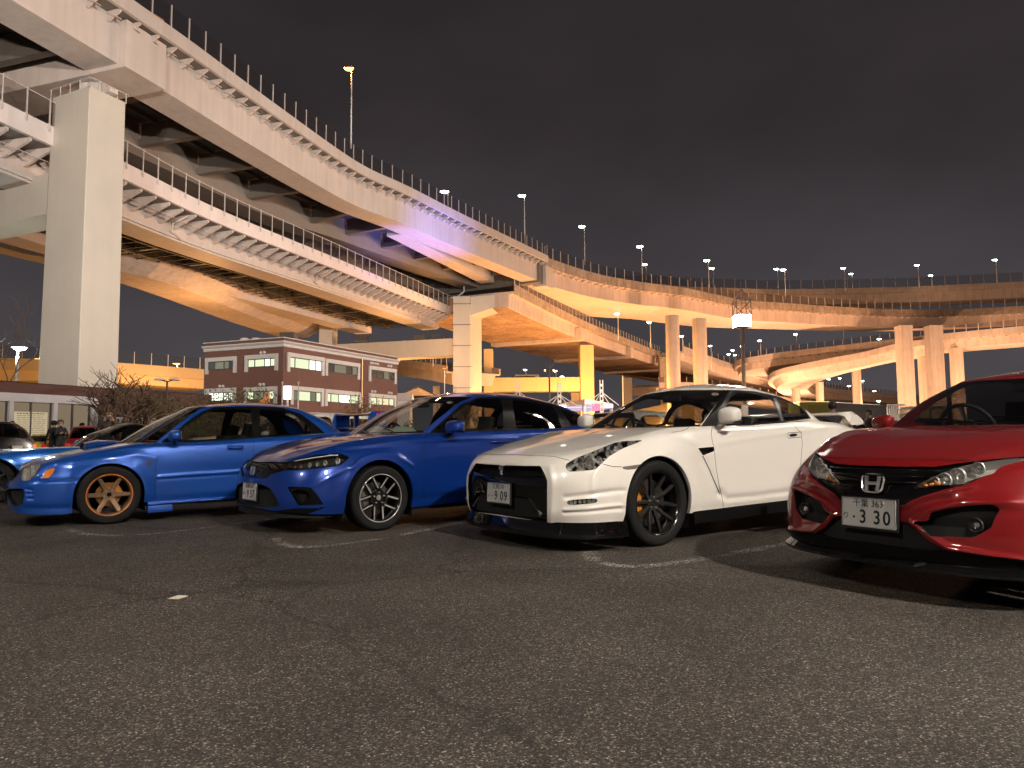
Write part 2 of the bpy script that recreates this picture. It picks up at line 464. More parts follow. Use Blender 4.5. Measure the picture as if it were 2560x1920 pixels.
# ================================================================= the near double-deck viaduct
HU = 21.5
up_px = [(29, 0), (294, 159), (447, 250), (640, 370), (866, 503), (1000, 557), (1149, 621), (1352, 704)]
up_pts = [at_h(x, y, HU) for x, y in up_px]
d0 = (up_pts[0] - up_pts[1]).normalized()
up_pts = [up_pts[0] + d0 * 26, up_pts[0] + d0 * 12] + up_pts
up = smooth_path(up_pts, 1.5)
upper = empty('upper_viaduct', up_pts[2] * 1.0, label='upper deck of the beige steel viaduct sweeping from top left to the joint at centre', cat='viaduct')
upper.location.z = 0
def vb(mb, name, m, parent, **k): return mb.build(name, m, parent, world=True, **k)
for o0 in (0.0, 9.0, 16.5):
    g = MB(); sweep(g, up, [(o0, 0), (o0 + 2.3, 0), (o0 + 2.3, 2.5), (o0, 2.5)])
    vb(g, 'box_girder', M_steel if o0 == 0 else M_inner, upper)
g = MB(); sweep(g, up, [(-.92, 2.51), (20, 2.51), (20, 2.8), (-.92, 2.8)]); vb(g, 'deck_slab', M_steel_shade, upper)
g = MB(); sweep(g, up, [(-1.15, 2.44), (-.925, 2.44), (-.925, 3.30), (-1.15, 3.30)]); vb(g, 'parapet', M_steel, upper)
g = MB(); sweep(g, up, [(20.005, 2.4), (20.25, 2.4), (20.25, 3.3), (20.005, 3.3)]); vb(g, 'parapet', M_steel, upper)
g = MB(); sweep(g, up, [(-1.06, 3.31), (-1.03, 3.31), (-1.03, 4.60), (-1.06, 4.60)], m=None)
vb(g, 'fence_screen', M_screen, upper)
# cantilever brackets, fence posts, cross beams: one mesh each, placed along the edge
def bracket_mesh(L, hroot, htip=.16, th=.16):
    b = MB()
    b.add([(x, y, z) for x in (-th / 2, th / 2) for y, z in ((0, 0), (-L, 0), (-L, -htip), (-.12, -hroot), (0, -hroot))],
          [(4, 3, 2, 1, 0), (5, 6, 7, 8, 9), (0, 1, 6, 5), (1, 2, 7, 6), (2, 3, 8, 7), (3, 4, 9, 8)])
    b.box((0, -L * .5, -htip - .02 - (hroot - htip) * .45), (th * 2.3, L * .92, .03), rx=math.atan2(hroot - htip, L))
    return b.mesh('bracket')
def post_mesh(h, r=.035):
    b = MB(); b.box((0, 0, h / 2), (r * 2, r * 2, h)); b.box((0, .02, .02), (.16, .1, .05)); return b.mesh('fence_post')
def along(path, spacing, me, name, parent, m, off, dz, start=0.0, side=1.0, skip=None, limit=300):
    me.materials.clear(); me.materials.append(m); n = 0
    for p, t in arc_samples(path, spacing, start):
        if n >= limit: break
        nn = Vector((-t.y, t.x, 0)); q = p + nn * (off * side)
        if skip and skip(q): continue
        o = new_obj(name, me, parent); o.location = Vector((q.x, q.y, p.z + dz)) - parent.location
        o.rotation_euler = (0, 0, math.atan2(t.y, t.x) + (0 if side > 0 else math.pi)); n += 1
vis = lambda q: q.y < 18
along(up, 1.3, bracket_mesh(.90, .53, .12, .14), 'bracket', upper, M_steel, -.01, 2.50, skip=vis)
along(up, 1.38, post_mesh(1.45, .028), 'fence_post', upper, M_galv, -1.09, 3.2, skip=vis)
b = MB()
for z0, z1, w in ((0.0, 0.5, .5), (.5, 1.7, .12)): b.box((0, 5.6, -2.1 + .35 + (z0 + z1) / 2), (w, 6.6, z1 - z0))
cbm = b.mesh('cross_beam'); along(up, 5.8, cbm, 'cross_beam', upper, M_steel_shade, 0, 2.50, 2.0)
b = MB(); b.box((0, 13.9, -1.0), (.3, 5.1, 1.6)); along(up, 5.8, b.mesh('cross_beam'), 'cross_beam', upper, M_steel_shade, 0, 2.50, 2.0)
b = MB()
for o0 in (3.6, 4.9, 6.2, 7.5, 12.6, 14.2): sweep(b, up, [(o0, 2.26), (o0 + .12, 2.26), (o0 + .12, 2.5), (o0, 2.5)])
o = vb(b, 'deck_rib', M_steel_shade, upper); o['kind'] = 'stuff'
# transverse beam over the big pier
def prj(p): return project(np.array([[p.x, p.y, p.z]]))[0]
s315 = min(up, key=lambda p: abs(prj(p)[0] - 306)); s388 = min(up, key=lambda p: abs(prj(p)[0] - 392))
t_ = (s388 - s315); t_.z = 0; Lb = t_.length; t_.normalize(); n_ = Vector((-t_.y, t_.x, 0))
b = MB()
A = [s315 - n_ * .55, s388 - n_ * .55, s388 + n_ * 17.5, s315 + n_ * 17.5]
b.quadbox([p + Vector((0, 0, -.25)) for p in A], [p + Vector((0, 0, 2.42)) for p in A])
vb(b, 'pier_cross_beam', M_steel, upper)
# end diaphragm beam at the joint
pe = up[-1]; te = (up[-1] - up[-3]).normalized(); ne = Vector((-te.y, te.x, 0))
b = MB(); A = [pe - te * 1.0 - ne * .3, pe - ne * .3, pe + ne * 17, pe - te * 1.0 + ne * 17]
b.quadbox([p + Vector((0, 0, -.3)) for p in A], [p + Vector((0, 0, 2.42)) for p in A]); vb(b, 'end_cross_beam', M_steel_shade, upper)
# diverging inner girder
q0, q1 = at_h(1008, 585, HU - .02), at_h(1235, 706, HU - .02)
b = MB(); sweep(b, [q0, q1], [(0, 0), (1.9, 0), (1.9, 2.0), (0, 2.0)]); vb(b, 'box_girder', M_steel, upper)
# drain pipe down to the pier
b = MB(); pz = at_h(1160, 716, HU)
b.tube([pz, pz + Vector((0, 0, -.7)), pz + Vector((-.9, 0, -1.4)), pz + Vector((-.9, 0, -17))], .13, 8); vb(b, 'drain_pipe', M_galv, upper, smooth=True)

# ---- lower deck
HB = 17.7
lo_pts = [at_h(300, 443, HB), at_h(560, 564, HB), at_h(860, 681, HB), at_h(1132, 789, HB)]
dd = (lo_pts[0] - lo_pts[1]).normalized()
lo_pts = [lo_pts[0] + dd * 30, lo_pts[0] + dd * 12] + lo_pts
lo = smooth_path(lo_pts, 1.5)
lower = empty('lower_viaduct', (lo_pts[2].x, lo_pts[2].y, 0), label='lower deck with a white edge band and close row of ribs beneath the upper deck', cat='viaduct')
g = MB(); sweep(g, lo, [(0, 0), (.25, 0), (.25, 1.12), (0, 1.12)]); vb(g, 'parapet', mat('white_band', (.66, .60, .58), .55, noise=.08, nscale=.6, streak=.1), lower)
g = MB(); sweep(g, lo, [(.26, .02), (17, .02), (17, .3), (.26, .3)]); vb(g, 'deck_slab', M_steel_shade, lower)
for o0 in (2.2, 12.6):
    g = MB(); sweep(g, lo, [(o0, -1.75), (o0 + 2.4, -1.75), (o0 + 2.4, .01), (o0, .01)]); vb(g, 'box_girder', M_steel, lower)
along(lo, 1.4, bracket_mesh(1.95, .95), 'bracket', lower, M_steel, 2.19, .01, skip=vis)
pm = MB(); pm.box((0, 0, .65), (.06, .06, 1.9)); pm.box((0, .05, -.1), (.18, .1, .05)); pm.box((0, .05, .12), (.18, .1, .05))
along(lo, 1.45, pm.mesh('fence_post'), 'fence_post', lower, M_galv, -.07, 1.0, skip=vis)
g = MB(); sweep(g, lo, [(-.09, 2.48), (-.05, 2.48), (-.05, 2.53), (-.09, 2.53)]); vb(g, 'fence_rail', M_galv, lower)
g = MB(); sweep(g, lo, [(-.06, 1.13), (-.05, 1.13), (-.05, 2.47), (-.06, 2.47)]); vb(g, 'fence_screen', M_screen, lower)
g = MB(); sweep(g, lo, [(6.5, -1.2), (6.7, -1.2), (6.7, 0), (6.5, 0)]); sweep(g, lo, [(9.5, -1.2), (9.7, -1.2), (9.7, 0), (9.5, 0)]); vb(g, 'stringer', M_dark, lower)['kind'] = 'stuff'
b = MB(); b.box((0, 6.3, -.7), (.35, 8.0, .5)); along(lo, 5.2, b.mesh('cross_beam'), 'cross_beam', lower, M_steel_shade, 2.2, 0)
b = MB()
for k in range(7): b.box((0, 4.9 + k * 1.1, -.75), (.05, .05, .8))
b.box((0, 8, -1.15), (.08, 8, .08))
along(lo, 1.3, b.mesh('hanger_frame'), 'hanger_frame', lower, M_dark, 0, 0, limit=80)
# pipe running along the girder foot with swan necks
b = MB(); sweep(b, lo[8:], [(2.02, -1.6), (2.18, -1.6), (2.18, -1.44), (2.02, -1.44)]); vb(b, 'drain_pipe', M_galv, lower)
for px in (480, 838, 1085):
    s = min(lo, key=lambda p: abs(prj(p)[0] - px)); t_ = Vector((.35, .93, 0)); n_ = Vector((-.93, .35, 0))
    b = MB(); b.tube([s + n_ * .6 + Vector((0, 0, -.25)), s + n_ * 1.9 + Vector((0, 0, -.6)), s + n_ * 2.05 + Vector((0, 0, -1.2)), s + n_ * 2.1 + t_ * .9 + Vector((0, 0, -1.6))], .09, 8)
    vb(b, 'swan_neck_pipe', M_conc, lower, smooth=True)

# ---- third, furthest deck of the left bundle
fa_px = [(60, 618, 62), (298, 707, 64.5), (578, 806, 86), (700, 842, 101)]
def py_pts(L, key=None): return [at_y(x, y, d) for x, y, d in L]
fp = py_pts(fa_px); H3 = fp[1].z
fp = [Vector((p.x, p.y, H3 + (p.z - H3) * .6)) for p in fp]
fpath = smooth_path([fp[0] + (fp[0] - fp[1]) * 1.0] + fp, 3)
third = empty('far_ramp_viaduct', (fp[1].x, fp[1].y, 0), label='furthest of the left decks, its underside lit orange above the brick office', cat='viaduct')
g = MB(); sweep(g, fpath, [(-6.5, 1.2), (-4.2, 0), (0, 0), (1.2, 1.4), (1.2, 2.6), (-6.5, 2.6)]); vb(g, 'box_girder', M_conc, third)
g = MB(); sweep(g, fpath, [(-6.9, 2.61), (1.6, 2.61), (1.6, 3.4), (-6.9, 3.4)]); vb(g, 'parapet', M_conc, third)

# ================================================================= big pier in front (portal frame)
C = at_y(205, 700, 38.0); C.z = 0
# the near corner is vertical through pixel column ~205
tt = Vector((.42, .907, 0)); n2 = Vector((-.907, .42, 0))
pier = empty('portal_pier', (C.x, C.y, 0), label='massive square beige pier rising behind the low brick shop at left', cat='bridge pier')
b = MB(); q = [Vector((0, 0, 0)), tt * 2.35, tt * 2.35 + n2 * 3.5, n2 * 3.5]
qb = [p - (tt + n2) * 0 for p in q]
b.quadbox([(p.x, p.y, 0) for p in qb], [(p.x * .93, p.y * .93, 20.6) for p in qb])
o = bevel(fix_normals(b.build('pillar', M_pier, pier)), .05, 2)
pl2 = n2 * 17
b = MB(); b.quadbox([(p.x + pl2.x, p.y + pl2.y, 0) for p in qb], [(p.x + pl2.x, p.y + pl2.y, 20.6) for p in qb]); fix_normals(b.build('pillar', M_pier, pier))
b = MB(); a0 = n2 * 3.45 + tt * .2; a1 = n2 * 17.05 + tt * .2
b.quadbox([(a0.x, a0.y, 13.9), (a1.x, a1.y, 13.9), (a1.x + tt.x * 2, a1.y + tt.y * 2, 13.9), (a0.x + tt.x * 2, a0.y + tt.y * 2, 13.9)],
          [(a0.x, a0.y, 16.3), (a1.x, a1.y, 16.3), (a1.x + tt.x * 2, a1.y + tt.y * 2, 16.3), (a0.x + tt.x * 2, a0.y + tt.y * 2, 16.3)])
fix_normals(b.build('cross_beam', M_pier, pier))
b = MB()
for k in range(5):
    p = tt * (k * .55) - n2 * .0; b.tube([(p.x, p.y, 20.5), (p.x, p.y, 21.1)], .025, 6)
    p = n2 * (k * .85); b.tube([(p.x, p.y, 20.5), (p.x, p.y, 21.1)], .025, 6)
b.tube([n2 * 3.5 + Vector((0, 0, 21.1)), Vector((0, 0, 21.1)), tt * 2.35 + Vector((0, 0, 21.1))], .02, 6)
b.box((tt.x * 1.1 + n2.x, tt.y * 1.1 + n2.y, 20.95), (1.2, 1.2, .6)); b.box((tt.x * 1.2, tt.y * 1.2, 20.75), (.5, .7, .25), rz=1.1)
b.build('bearing_rail', M_galv, pier)

# ================================================================= second pier (centre)
D2 = 92.0
def X2(px, y=D2): return (px - 1280) / F_PX * (y * CP)
p2 = at_y(1133, 900, D2)
mid = empty('portal_pier', (p2.x, D2, 0), label='grey and orange lit pier at centre where the two decks part', cat='bridge pier')
zt = at_y(1140, 741, D2).z; zc = at_y(1140, 788, D2).z
xl, xm, xr = at_y(1133, 900, D2).x, at_y(1175, 900, D2).x, at_y(1204, 900, D2).x
b = MB(); w0 = xm - xl
b.quadbox([(xl, D2, 0), (xm, D2, 0), (xr * (D2 + 4) / D2, D2 + 4, 0), (xl + .8, D2 + 5, 0)], [(xl, D2, zt), (xm, D2, zt), (xr * (D2 + 4) / D2, D2 + 4, zt), (xl + .8, D2 + 5, zt)])
vb(fix_normals_mb := b, 'pillar', M_pier, mid)
xe = at_y(1250, 750, D2).x; ze = at_y(1250, 763, D2).z
b = MB(); b.quadbox([(xm + .01, D2 + .3, zc), (xe, D2 + .3, ze), (xe + 1, D2 + 3.6, ze), (xm + .9, D2 + 3.6, zc)],
                    [(xm + .01, D2 + .3, zt), (xe, D2 + .3, zt + .3), (xe + 1, D2 + 3.6, zt + .3), (xm + .9, D2 + 3.6, zt)]); vb(b, 'cap_beam', M_pier, mid)
zb0 = at_y(1000, 888, D2).z; zb1 = at_y(1000, 845, D2).z; xbl = at_y(770, 860, D2 + 6).x
b = MB(); b.quadbox([(xbl, D2 + 7, zb0), (xl - .01, D2 + .6, zb0), (xl - .01, D2 + 3.4, zb0), (xbl, D2 + 10, zb0)], [(xbl, D2 + 7, zb1), (xl - .01, D2 + .6, zb1), (xl - .01, D2 + 3.4, zb1), (xbl, D2 + 10, zb1)])
vb(b, 'cross_beam', M_pier, mid)
xa = at_y(790, 860, 96).x; xb = at_y(823, 860, 96).x
b = MB(); b.box(((xa + xb) / 2, 99, 9.2), (xb - xa, 3, 18.4)); vb(b, 'pillar', M_pier, mid)
b = MB()
for px in (905, 1050, 1095): 
    p = at_y(px, 838, D2 + 3); b.box((p.x, p.y, zb1 + .35), (1.6, 1.0, .7)); b.box((p.x, p.y - .6, zb1 + .75), (2.4, .05, .05))
    b.tube([(p.x - 1.2, p.y - .6, zb1), (p.x - 1.2, p.y - .6, zb1 + 1.1)], .04, 6); b.tube([(p.x + 1.2, p.y - .6, zb1), (p.x + 1.2, p.y - .6, zb1 + 1.1)], .04, 6)
vb(b, 'bearing_rail', M_dark, mid)
b = MB()
for z in np.linspace(2, zt - 1, 7): b.box(((xl + xm) / 2, D2 - .05, z), (xm - xl + .3, .08, .06))
vb(b, 'pier_band', M_dark, mid)

# ================================================================= curved decks to the right
def deck(name, label, pix, width=9.0, depth=1.6, para=1.0, m=None, H=None, step=3.0, posts=1.6, post_h=1.3, brk=None, haunch=1.0, side=1.0, ext=None, screen=True, m2=None, px_post_r=.05, group=None, bank=None):
    """deck whose near bottom edge passes through the given pixels: (px, py, height) or (px, py) with H"""
    pts = [at_h(q[0], q[1], H) if H else at_y(q[0], q[1], q[2]) for q in pix]
    if ext: pts = pts + [pts[-1] + (pts[-1] - pts[-2]).normalized() * ext]
    path = smooth_path(pts, step)
    e = empty(name, (pts[0].x, pts[0].y, 0), label=label, cat='viaduct', group=group); m = m or M_conc
    g = MB(); sweep(g, path, [(0, 0), (width - 1.6, 0), (width - .8, depth), (-.05, depth)], side, bank=bank)
    vb(fixm(g), 'box_girder', m, e)
    g = MB(); sweep(g, path, [(-.8, depth + .005), (width, depth + .005), (width, depth + .3), (-.8, depth + .3)], side, bank=bank); vb(fixm(g), 'deck_slab', m, e)
    g = MB(); sweep(g, path, [(-.98, depth - .08), (-.805, depth - .08), (-.805, depth + .3 + para), (-.98, depth + .3 + para)], side); vb(fixm(g), 'parapet', m2 or m, e)
    g = MB(); sweep(g, path, [(width + .005, depth + .1), (width + .2, depth + .1), (width + .2, depth + .3 + para), (width + .005, depth + .3 + para)], side, bank=bank); vb(fixm(g), 'parapet', m2 or m, e)
    if posts:
        pmh = MB(); pmh.box((0, 0, post_h / 2), (px_post_r * 2, px_post_r * 2, post_h))
        along(path, posts, pmh.mesh('fence_post'), 'fence_post', e, M_galv, -.89, depth + .3 + para - .02, side=side, limit=150)
    if screen:
        g = MB(); sweep(g, path, [(-.90, depth + .3 + para), (-.88, depth + .3 + para), (-.88, depth + .3 + para + post_h * .95), (-.90, depth + .3 + para + post_h * .95)], side)
        vb(g, 'fence_screen', M_screen, e)
    if brk:
        bm_ = MB(); bm_.box((0, -.38, -.14), (.25, .76, .28)); along(path, brk, bm_.mesh('bracket'), 'bracket', e, m, 0, depth, side=side, limit=160)
    return e, path
def fixm(g): return g
HR = HU
curve, cpath = deck('curved_viaduct', 'long upper deck curving to the right edge with a row of fence posts, lit orange', 
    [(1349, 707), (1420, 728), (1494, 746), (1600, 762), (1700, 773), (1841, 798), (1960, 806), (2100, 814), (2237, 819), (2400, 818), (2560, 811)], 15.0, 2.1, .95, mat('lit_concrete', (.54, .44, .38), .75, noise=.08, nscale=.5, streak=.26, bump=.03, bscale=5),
    H=HR, posts=1.9, post_h=1.5, brk=1.5, ext=40, m2=M_conc_d, bank=lambda f: (1 - .45 * min(1, f * 1.3), .11 * min(1, max(0, f - .15) * 1.6)))
# joint block where steel meets concrete
b = MB(); A = [pe + te * .05 - ne * .75, pe + te * 2.2 - ne * .75, pe + te * 2.2 + ne * 1.2, pe + te * .05 + ne * 1.2]
b.quadbox([p + Vector((0, 0, -.6)) for p in A], [p + Vector((0, 0, 2.1)) for p in A]); vb(b, 'joint_block', M_steel, curve)
far, farp = deck('far_upper_viaduct', 'highest and most distant curved deck along the skyline at right, behind the long curve',
    [(1440, 748, 182), (1597, 752, 182), (1777, 758, 184), (1960, 762, 186), (2237, 757, 184), (2400, 751, 181), (2560, 744, 178)], 8.0, 2.6, 1.1, M_conc, posts=3.0, post_h=2.5, ext=70, px_post_r=.06)
# road that leaves the centre pier, lit from below
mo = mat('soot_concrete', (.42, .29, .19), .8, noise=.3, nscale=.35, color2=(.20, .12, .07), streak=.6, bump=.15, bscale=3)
branch, bpath = deck('branching_viaduct', 'broad deck running from the centre pier down to the right over the yellow portal',
    [(1271, 767, D2 - .5), (1366, 812, 104), (1462, 852, 119), (1560, 886, 137), (1644, 914, 155), (1760, 944, 182), (1990, 990, 240)], 17.0, 1.7, .9, M_conc, posts=1.6, post_h=1.2, m2=M_conc_d)
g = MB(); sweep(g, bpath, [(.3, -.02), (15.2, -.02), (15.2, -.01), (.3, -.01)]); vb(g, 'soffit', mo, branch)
b = MB()
for (pp, t_) in arc_samples(bpath, 26, 0)[1:4]:
    n_ = Vector((-t_.y, t_.x, 0)); A = [pp - n_ * .9, pp + t_ * 1.8 - n_ * .9, pp + t_ * 1.8 + n_ * 15.6, pp + n_ * 15.6]
    b2 = MB(); b2.quadbox([p + Vector((0, 0, -.5)) for p in A], [p + Vector((0, 0, 1.6)) for p in A]); vb(b2, 'cross_beam', M_conc, branch)

# yellow-lit portal under it
Y3 = 119.0
def portal(name, label, xs, top, Y, bar=None, m=M_pier, dep=3.0):
    c = at_y((xs[0][0] + xs[0][1]) / 2, 900, Y); e = empty(name, (c.x, Y, 0), label=label, cat='bridge pier')
    for i, (a, b_, t) in enumerate(xs):
        xa_, xb_ = at_y(a, t, Y).x, at_y(b_, t, Y).x; zt_ = at_y(a, t, Y).z
        m_b = MB(); m_b.box(((xa_ + xb_) / 2, Y + dep / 2, zt_ / 2), (xb_ - xa_, dep, zt_)); bevel(vb(m_b, 'pillar', m, e), .08, 2)
    if bar:
        (a, b_, t0, t1) = bar; xa_, xb_ = at_y(a, t0, Y).x, at_y(b_, t0, Y).x; z1, z0 = at_y(a, t0, Y).z, at_y(a, t1, Y).z
        m_b = MB(); m_b.box(((xa_ + xb_) / 2, Y + dep / 2, (z0 + z1) / 2), (xb_ - xa_ - .01, dep - .3, z1 - z0)); vb(m_b, 'cross_beam', m, e)
    return e
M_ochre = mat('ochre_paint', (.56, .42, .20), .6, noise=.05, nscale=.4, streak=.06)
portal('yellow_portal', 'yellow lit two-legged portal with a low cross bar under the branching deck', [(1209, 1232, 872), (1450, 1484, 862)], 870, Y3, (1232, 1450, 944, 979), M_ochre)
def round_pier(px0, px1, top, Y, label, sq=False, m=M_conc):
    a, b_ = at_y(px0, top, Y), at_y(px1, top, Y); r = (b_.x - a.x) / 2; z = a.z
    e = empty('bridge_pier', ((a.x + b_.x) / 2, Y + r, 0), label=label, cat='bridge pier')
    m_b = MB()
    if sq: m_b.box((.12 * r, 0, z / 2), (r * 1.7, r * 1.5, z)); 
    else: m_b.lathe([(r * 1.0, 0), (r, z)], 28)
    o = m_b.build('column', m, e, smooth=not sq); 
    m_b = MB(); m_b.box((.12 * r, 0, z + .0), (r * 1.8, r * 1.6, .5)) if sq else m_b.lathe([(r * 1.02, z - .15), (r * 1.02, z + .2)], 28); m_b.build('bearing_cap', m, e)
    return e
round_pier(1667, 1701, 790, 103, 'thicker left round column under the long curved deck at centre right')
round_pier(1735, 1770, 798, 106, 'round column just left of the floodlight mast under the curved deck')
round_pier(2248, 2284, 816, 112, 'square column under the curved deck, left of the pair above the red car', True)
round_pier(2323, 2360, 816, 112, 'square column under the curved deck, nearest the red car roof', True)
round_pier(2301, 2324, 880, 128, 'slim square column seen between the two big ones above the red car', True)
round_pier(2383, 2410, 872, 122, 'square column furthest right, under the lower curved ramp', True)
round_pier(1646, 1668, 895, 150, 'blocky stained column behind the thicker round column', True, M_conc_d)
rampA, raP = deck('lower_ramp', 'pale lower ramp crossing behind the columns at right with fence posts on its edge',
    [(1846, 942, 165), (1852, 931, 158), (1880, 924, 153), (1960, 912, 148), (2100, 898, 139), (2248, 883, 130), (2400, 869, 122), (2560, 856, 115)], 9.0, 1.5, .8, M_conc, posts=1.8, post_h=1.2, ext=40, brk=1.8)
rampB, rbP = deck('spiral_ramp', 'tight orange spiral ramp looping down below the lower ramp at right',
    [(2330, 893, 131), (2248, 903, 134), (2180, 917, 136), (2110, 934, 138), (2050, 953, 142), (2024, 967, 150), (2022, 978, 160), (2040, 988, 172), (2085, 997, 184), (2150, 1002, 196), (2254, 1010, 212), (2400, 1022, 240)], 8.0, 1.4, .8, M_conc, posts=2.4, post_h=1.2, step=2.0)
round_pier(1981, 2001, 906, 152, 'round column under the lower ramp, left of the spiral ramp')
round_pier(2043, 2062, 957, 150, 'short round column at the turn of the spiral ramp')
round_pier(2135, 2156, 925, 140, 'round column standing inside the spiral ramp loop')
# low ramps and retaining walls near the ground in the distance
low, lwP = deck('low_ramp', 'low orange ramp in the distance running behind the white coupe roof',
    [(1640, 985, 150), (1740, 985, 158), (1850, 1000, 168), (1990, 1022, 180), (2200, 1040, 210), (2400, 1052, 240)], 9.0, 1.3, .8, M_conc, posts=3.0, post_h=1.2)
low2, lwP2 = deck('sloping_ramp', 'orange ramp sloping down to the right behind the round columns',
    [(1700, 900, 150), (1770, 925, 158), (1860, 952, 168), (1990, 985, 185), (2150, 1010, 205)], 8.0, 1.6, 1.0, M_conc, posts=2.4, post_h=1.2)

def wall(name, label, pa, pb, Y0, Y1, h0, m, th=.4, cat='wall'):
    a, b_ = at_y(pa, 1000, Y0), at_y(pb, 1000, Y1); e = MB()
    t = Vector((b_.x - a.x, Y1 - Y0, 0)).normalized(); n_ = Vector((-t.y, t.x, 0)) * th
    A = [Vector((a.x, Y0, 0)), Vector((b_.x, Y1, 0)), Vector((b_.x, Y1, 0)) + n_, Vector((a.x, Y0, 0)) + n_]
    z0, z1 = h0
    e.quadbox(A, [A[0] + Vector((0, 0, z0)), A[1] + Vector((0, 0, z1)), A[2] + Vector((0, 0, z1)), A[3] + Vector((0, 0, z0))])
    return tag(e.build(name, m), label, cat)
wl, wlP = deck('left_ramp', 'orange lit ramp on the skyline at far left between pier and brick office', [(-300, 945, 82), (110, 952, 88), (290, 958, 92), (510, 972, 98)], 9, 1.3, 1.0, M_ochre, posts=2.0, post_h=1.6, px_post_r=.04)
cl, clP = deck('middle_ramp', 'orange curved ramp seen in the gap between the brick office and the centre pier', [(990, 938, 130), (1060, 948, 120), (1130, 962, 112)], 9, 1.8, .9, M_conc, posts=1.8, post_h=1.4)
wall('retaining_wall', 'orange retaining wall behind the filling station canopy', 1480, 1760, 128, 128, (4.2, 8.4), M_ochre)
round_pier(1080, 1098, 968, 125, 'short orange column below the middle ramp', True)
round_pier(1425, 1450, 985, 132, 'pale square column beneath the branching deck, behind the yellow portal', True)

tq = min(up, key=lambda p: abs(prj(p)[0] - 372)); e = empty('deck_truck', (tq.x - 3.2, tq.y + 1.0, HU + 2.85), math.atan2(.9, .42), label='orange lit truck body behind the fence of the upper deck at top left', cat='truck')
b = MB(); b.box((0, 0, 1.75), (5.0, 2.2, 2.5)); bevel(b.build('cargo_box', mat('truck_orange', (.75, .38, .12), .5), e), .06, 2); b = MB(); b.box((3.2, 0, 1.2), (1.3, 2.1, 2.0)); bevel(b.build('cab', M_steel, e), .12, 3)
b = MB(); [b.lathe([(0, -.15), (.45, -.15), (.45, .15), (0, .15)], 14, Matrix.Translation((x, y, .45)) @ Matrix.Rotation(R(90), 4, 'X')) for x in (-1.6, 2.9) for y in (-1.0, 1.0)]; b.build('wheel', M_dark, e)['kind'] = 'stuff'
# ================================================================= lamps and masts
SOD = (1.0, .46, .15); SODP = (1.0, .52, .27)
def lamp_post(label, px, py_head, py_base, D, colr='white', arm=.5, r=.07, head=.75, watts=0, cat='street lamp', double=False, group=None, hd=(.22, .12), z_base=None):
    H_, B_ = at_y(px, py_head, D), at_y(px, py_base, D)
    if z_base is not None: B_ = Vector((H_.x, D, z_base))
    head *= 1.5; e = empty('street_lamp', (B_.x, D, B_.z), label=label, cat=cat, group=group); h = H_.z - B_.z
    b = MB(); b.tube([(arm, 0, 0), (arm, 0, h * .96), (arm * .7, 0, h + .02), (0, 0, h + .05)], [r * 1.25, r * .75, r * .6, r * .5], 8); b.build('pole', M_pole, e, smooth=True)
    b = MB(); b.box((0, 0, h + .10), (head, hd[0] * 1.6, .07)); bevel(b.build('lamp_head', M_pole, e), .03, 2)
    G = G_white if colr == 'white' else (G_orange if colr == 'orange' else G_flood)
    b = MB(); b.lathe([(0, -.02), (head * .34, -.05), (head * .42, -.12), (head * .30, -.20), (0, -.24)], 14, Matrix.Translation((0, 0, h + .12)) @ Matrix.Scale(.75, 4, Vector((0, 1, 0)))); b.build('lamp_glass', G, e, smooth=True)
    if watts: point_light('street_lamp_light', (H_.x, D - .3, H_.z - .35), {'white': (.85, 1, .92), 'orange': SOD}.get(colr, WARM), watts, .2, e)
    return e
def on_path(path, px, off=0.0):
    p = min(path, key=lambda q: abs(prj(q)[0] - px)); return p.y + off
glamp = 'lamps along the curved viaduct'
lamp_post('tall orange lamp rising alone from the upper deck at top left', 870, 173, 372, on_path(up, 870, .8), 'orange', .25, .07, .62, 600)
lamp_post('small white lamp half hidden behind the fence of the upper deck', 1111, 480, 520, on_path(up, 1111, 6), 'white', .4, group=glamp)
lamp_post('white lamp standing highest of the row, left of the deck joint', 1306, 490, 612, on_path(up, 1306, .5), 'white', .3, group=glamp)
b = 0
lamp_post('white lamp just right of the deck joint, second highest of the row', 1456, 567, 662, on_path(cpath, 1456, .5), 'white', .35, group=glamp)
L = [(1601, 617, 705, 0, 'taller white lamp of the pair left of the floodlight mast, beginning of the curve'), (1612, 662, 700, 22, 'shorter white lamp of the leftmost close pair on the curve'), (1769, 652, 745, 0, 'taller white lamp of the pair nearest left of the floodlight mast'),
     (1781, 671, 735, 24, 'shorter white lamp of the pair nearest left of the floodlight mast'), (1943, 673, 737, 24, 'left lamp of the equal pair right of the floodlight mast'), (1961, 675, 770, 0, 'right lamp of the equal pair right of the floodlight mast'),
     (2110, 671, 728, 24, 'taller white lamp of the next pair towards the right'), (2129, 685, 728, 40, 'shorter lamp of the same pair, above the spiral ramp'), (2295, 663, 722, 22, 'taller white lamp above the two big square columns'),
     (2328, 689, 722, 38, 'shorter lamp beside it above the two big square columns'), (2490, 650, 708, 18, 'last white lamp near the right edge of the picture')]
for px, py, pb, off, lb in L: lamp_post(lb, px, py, pb, on_path(cpath, px, off + .5), 'white', .3, .07, .8, group=glamp)
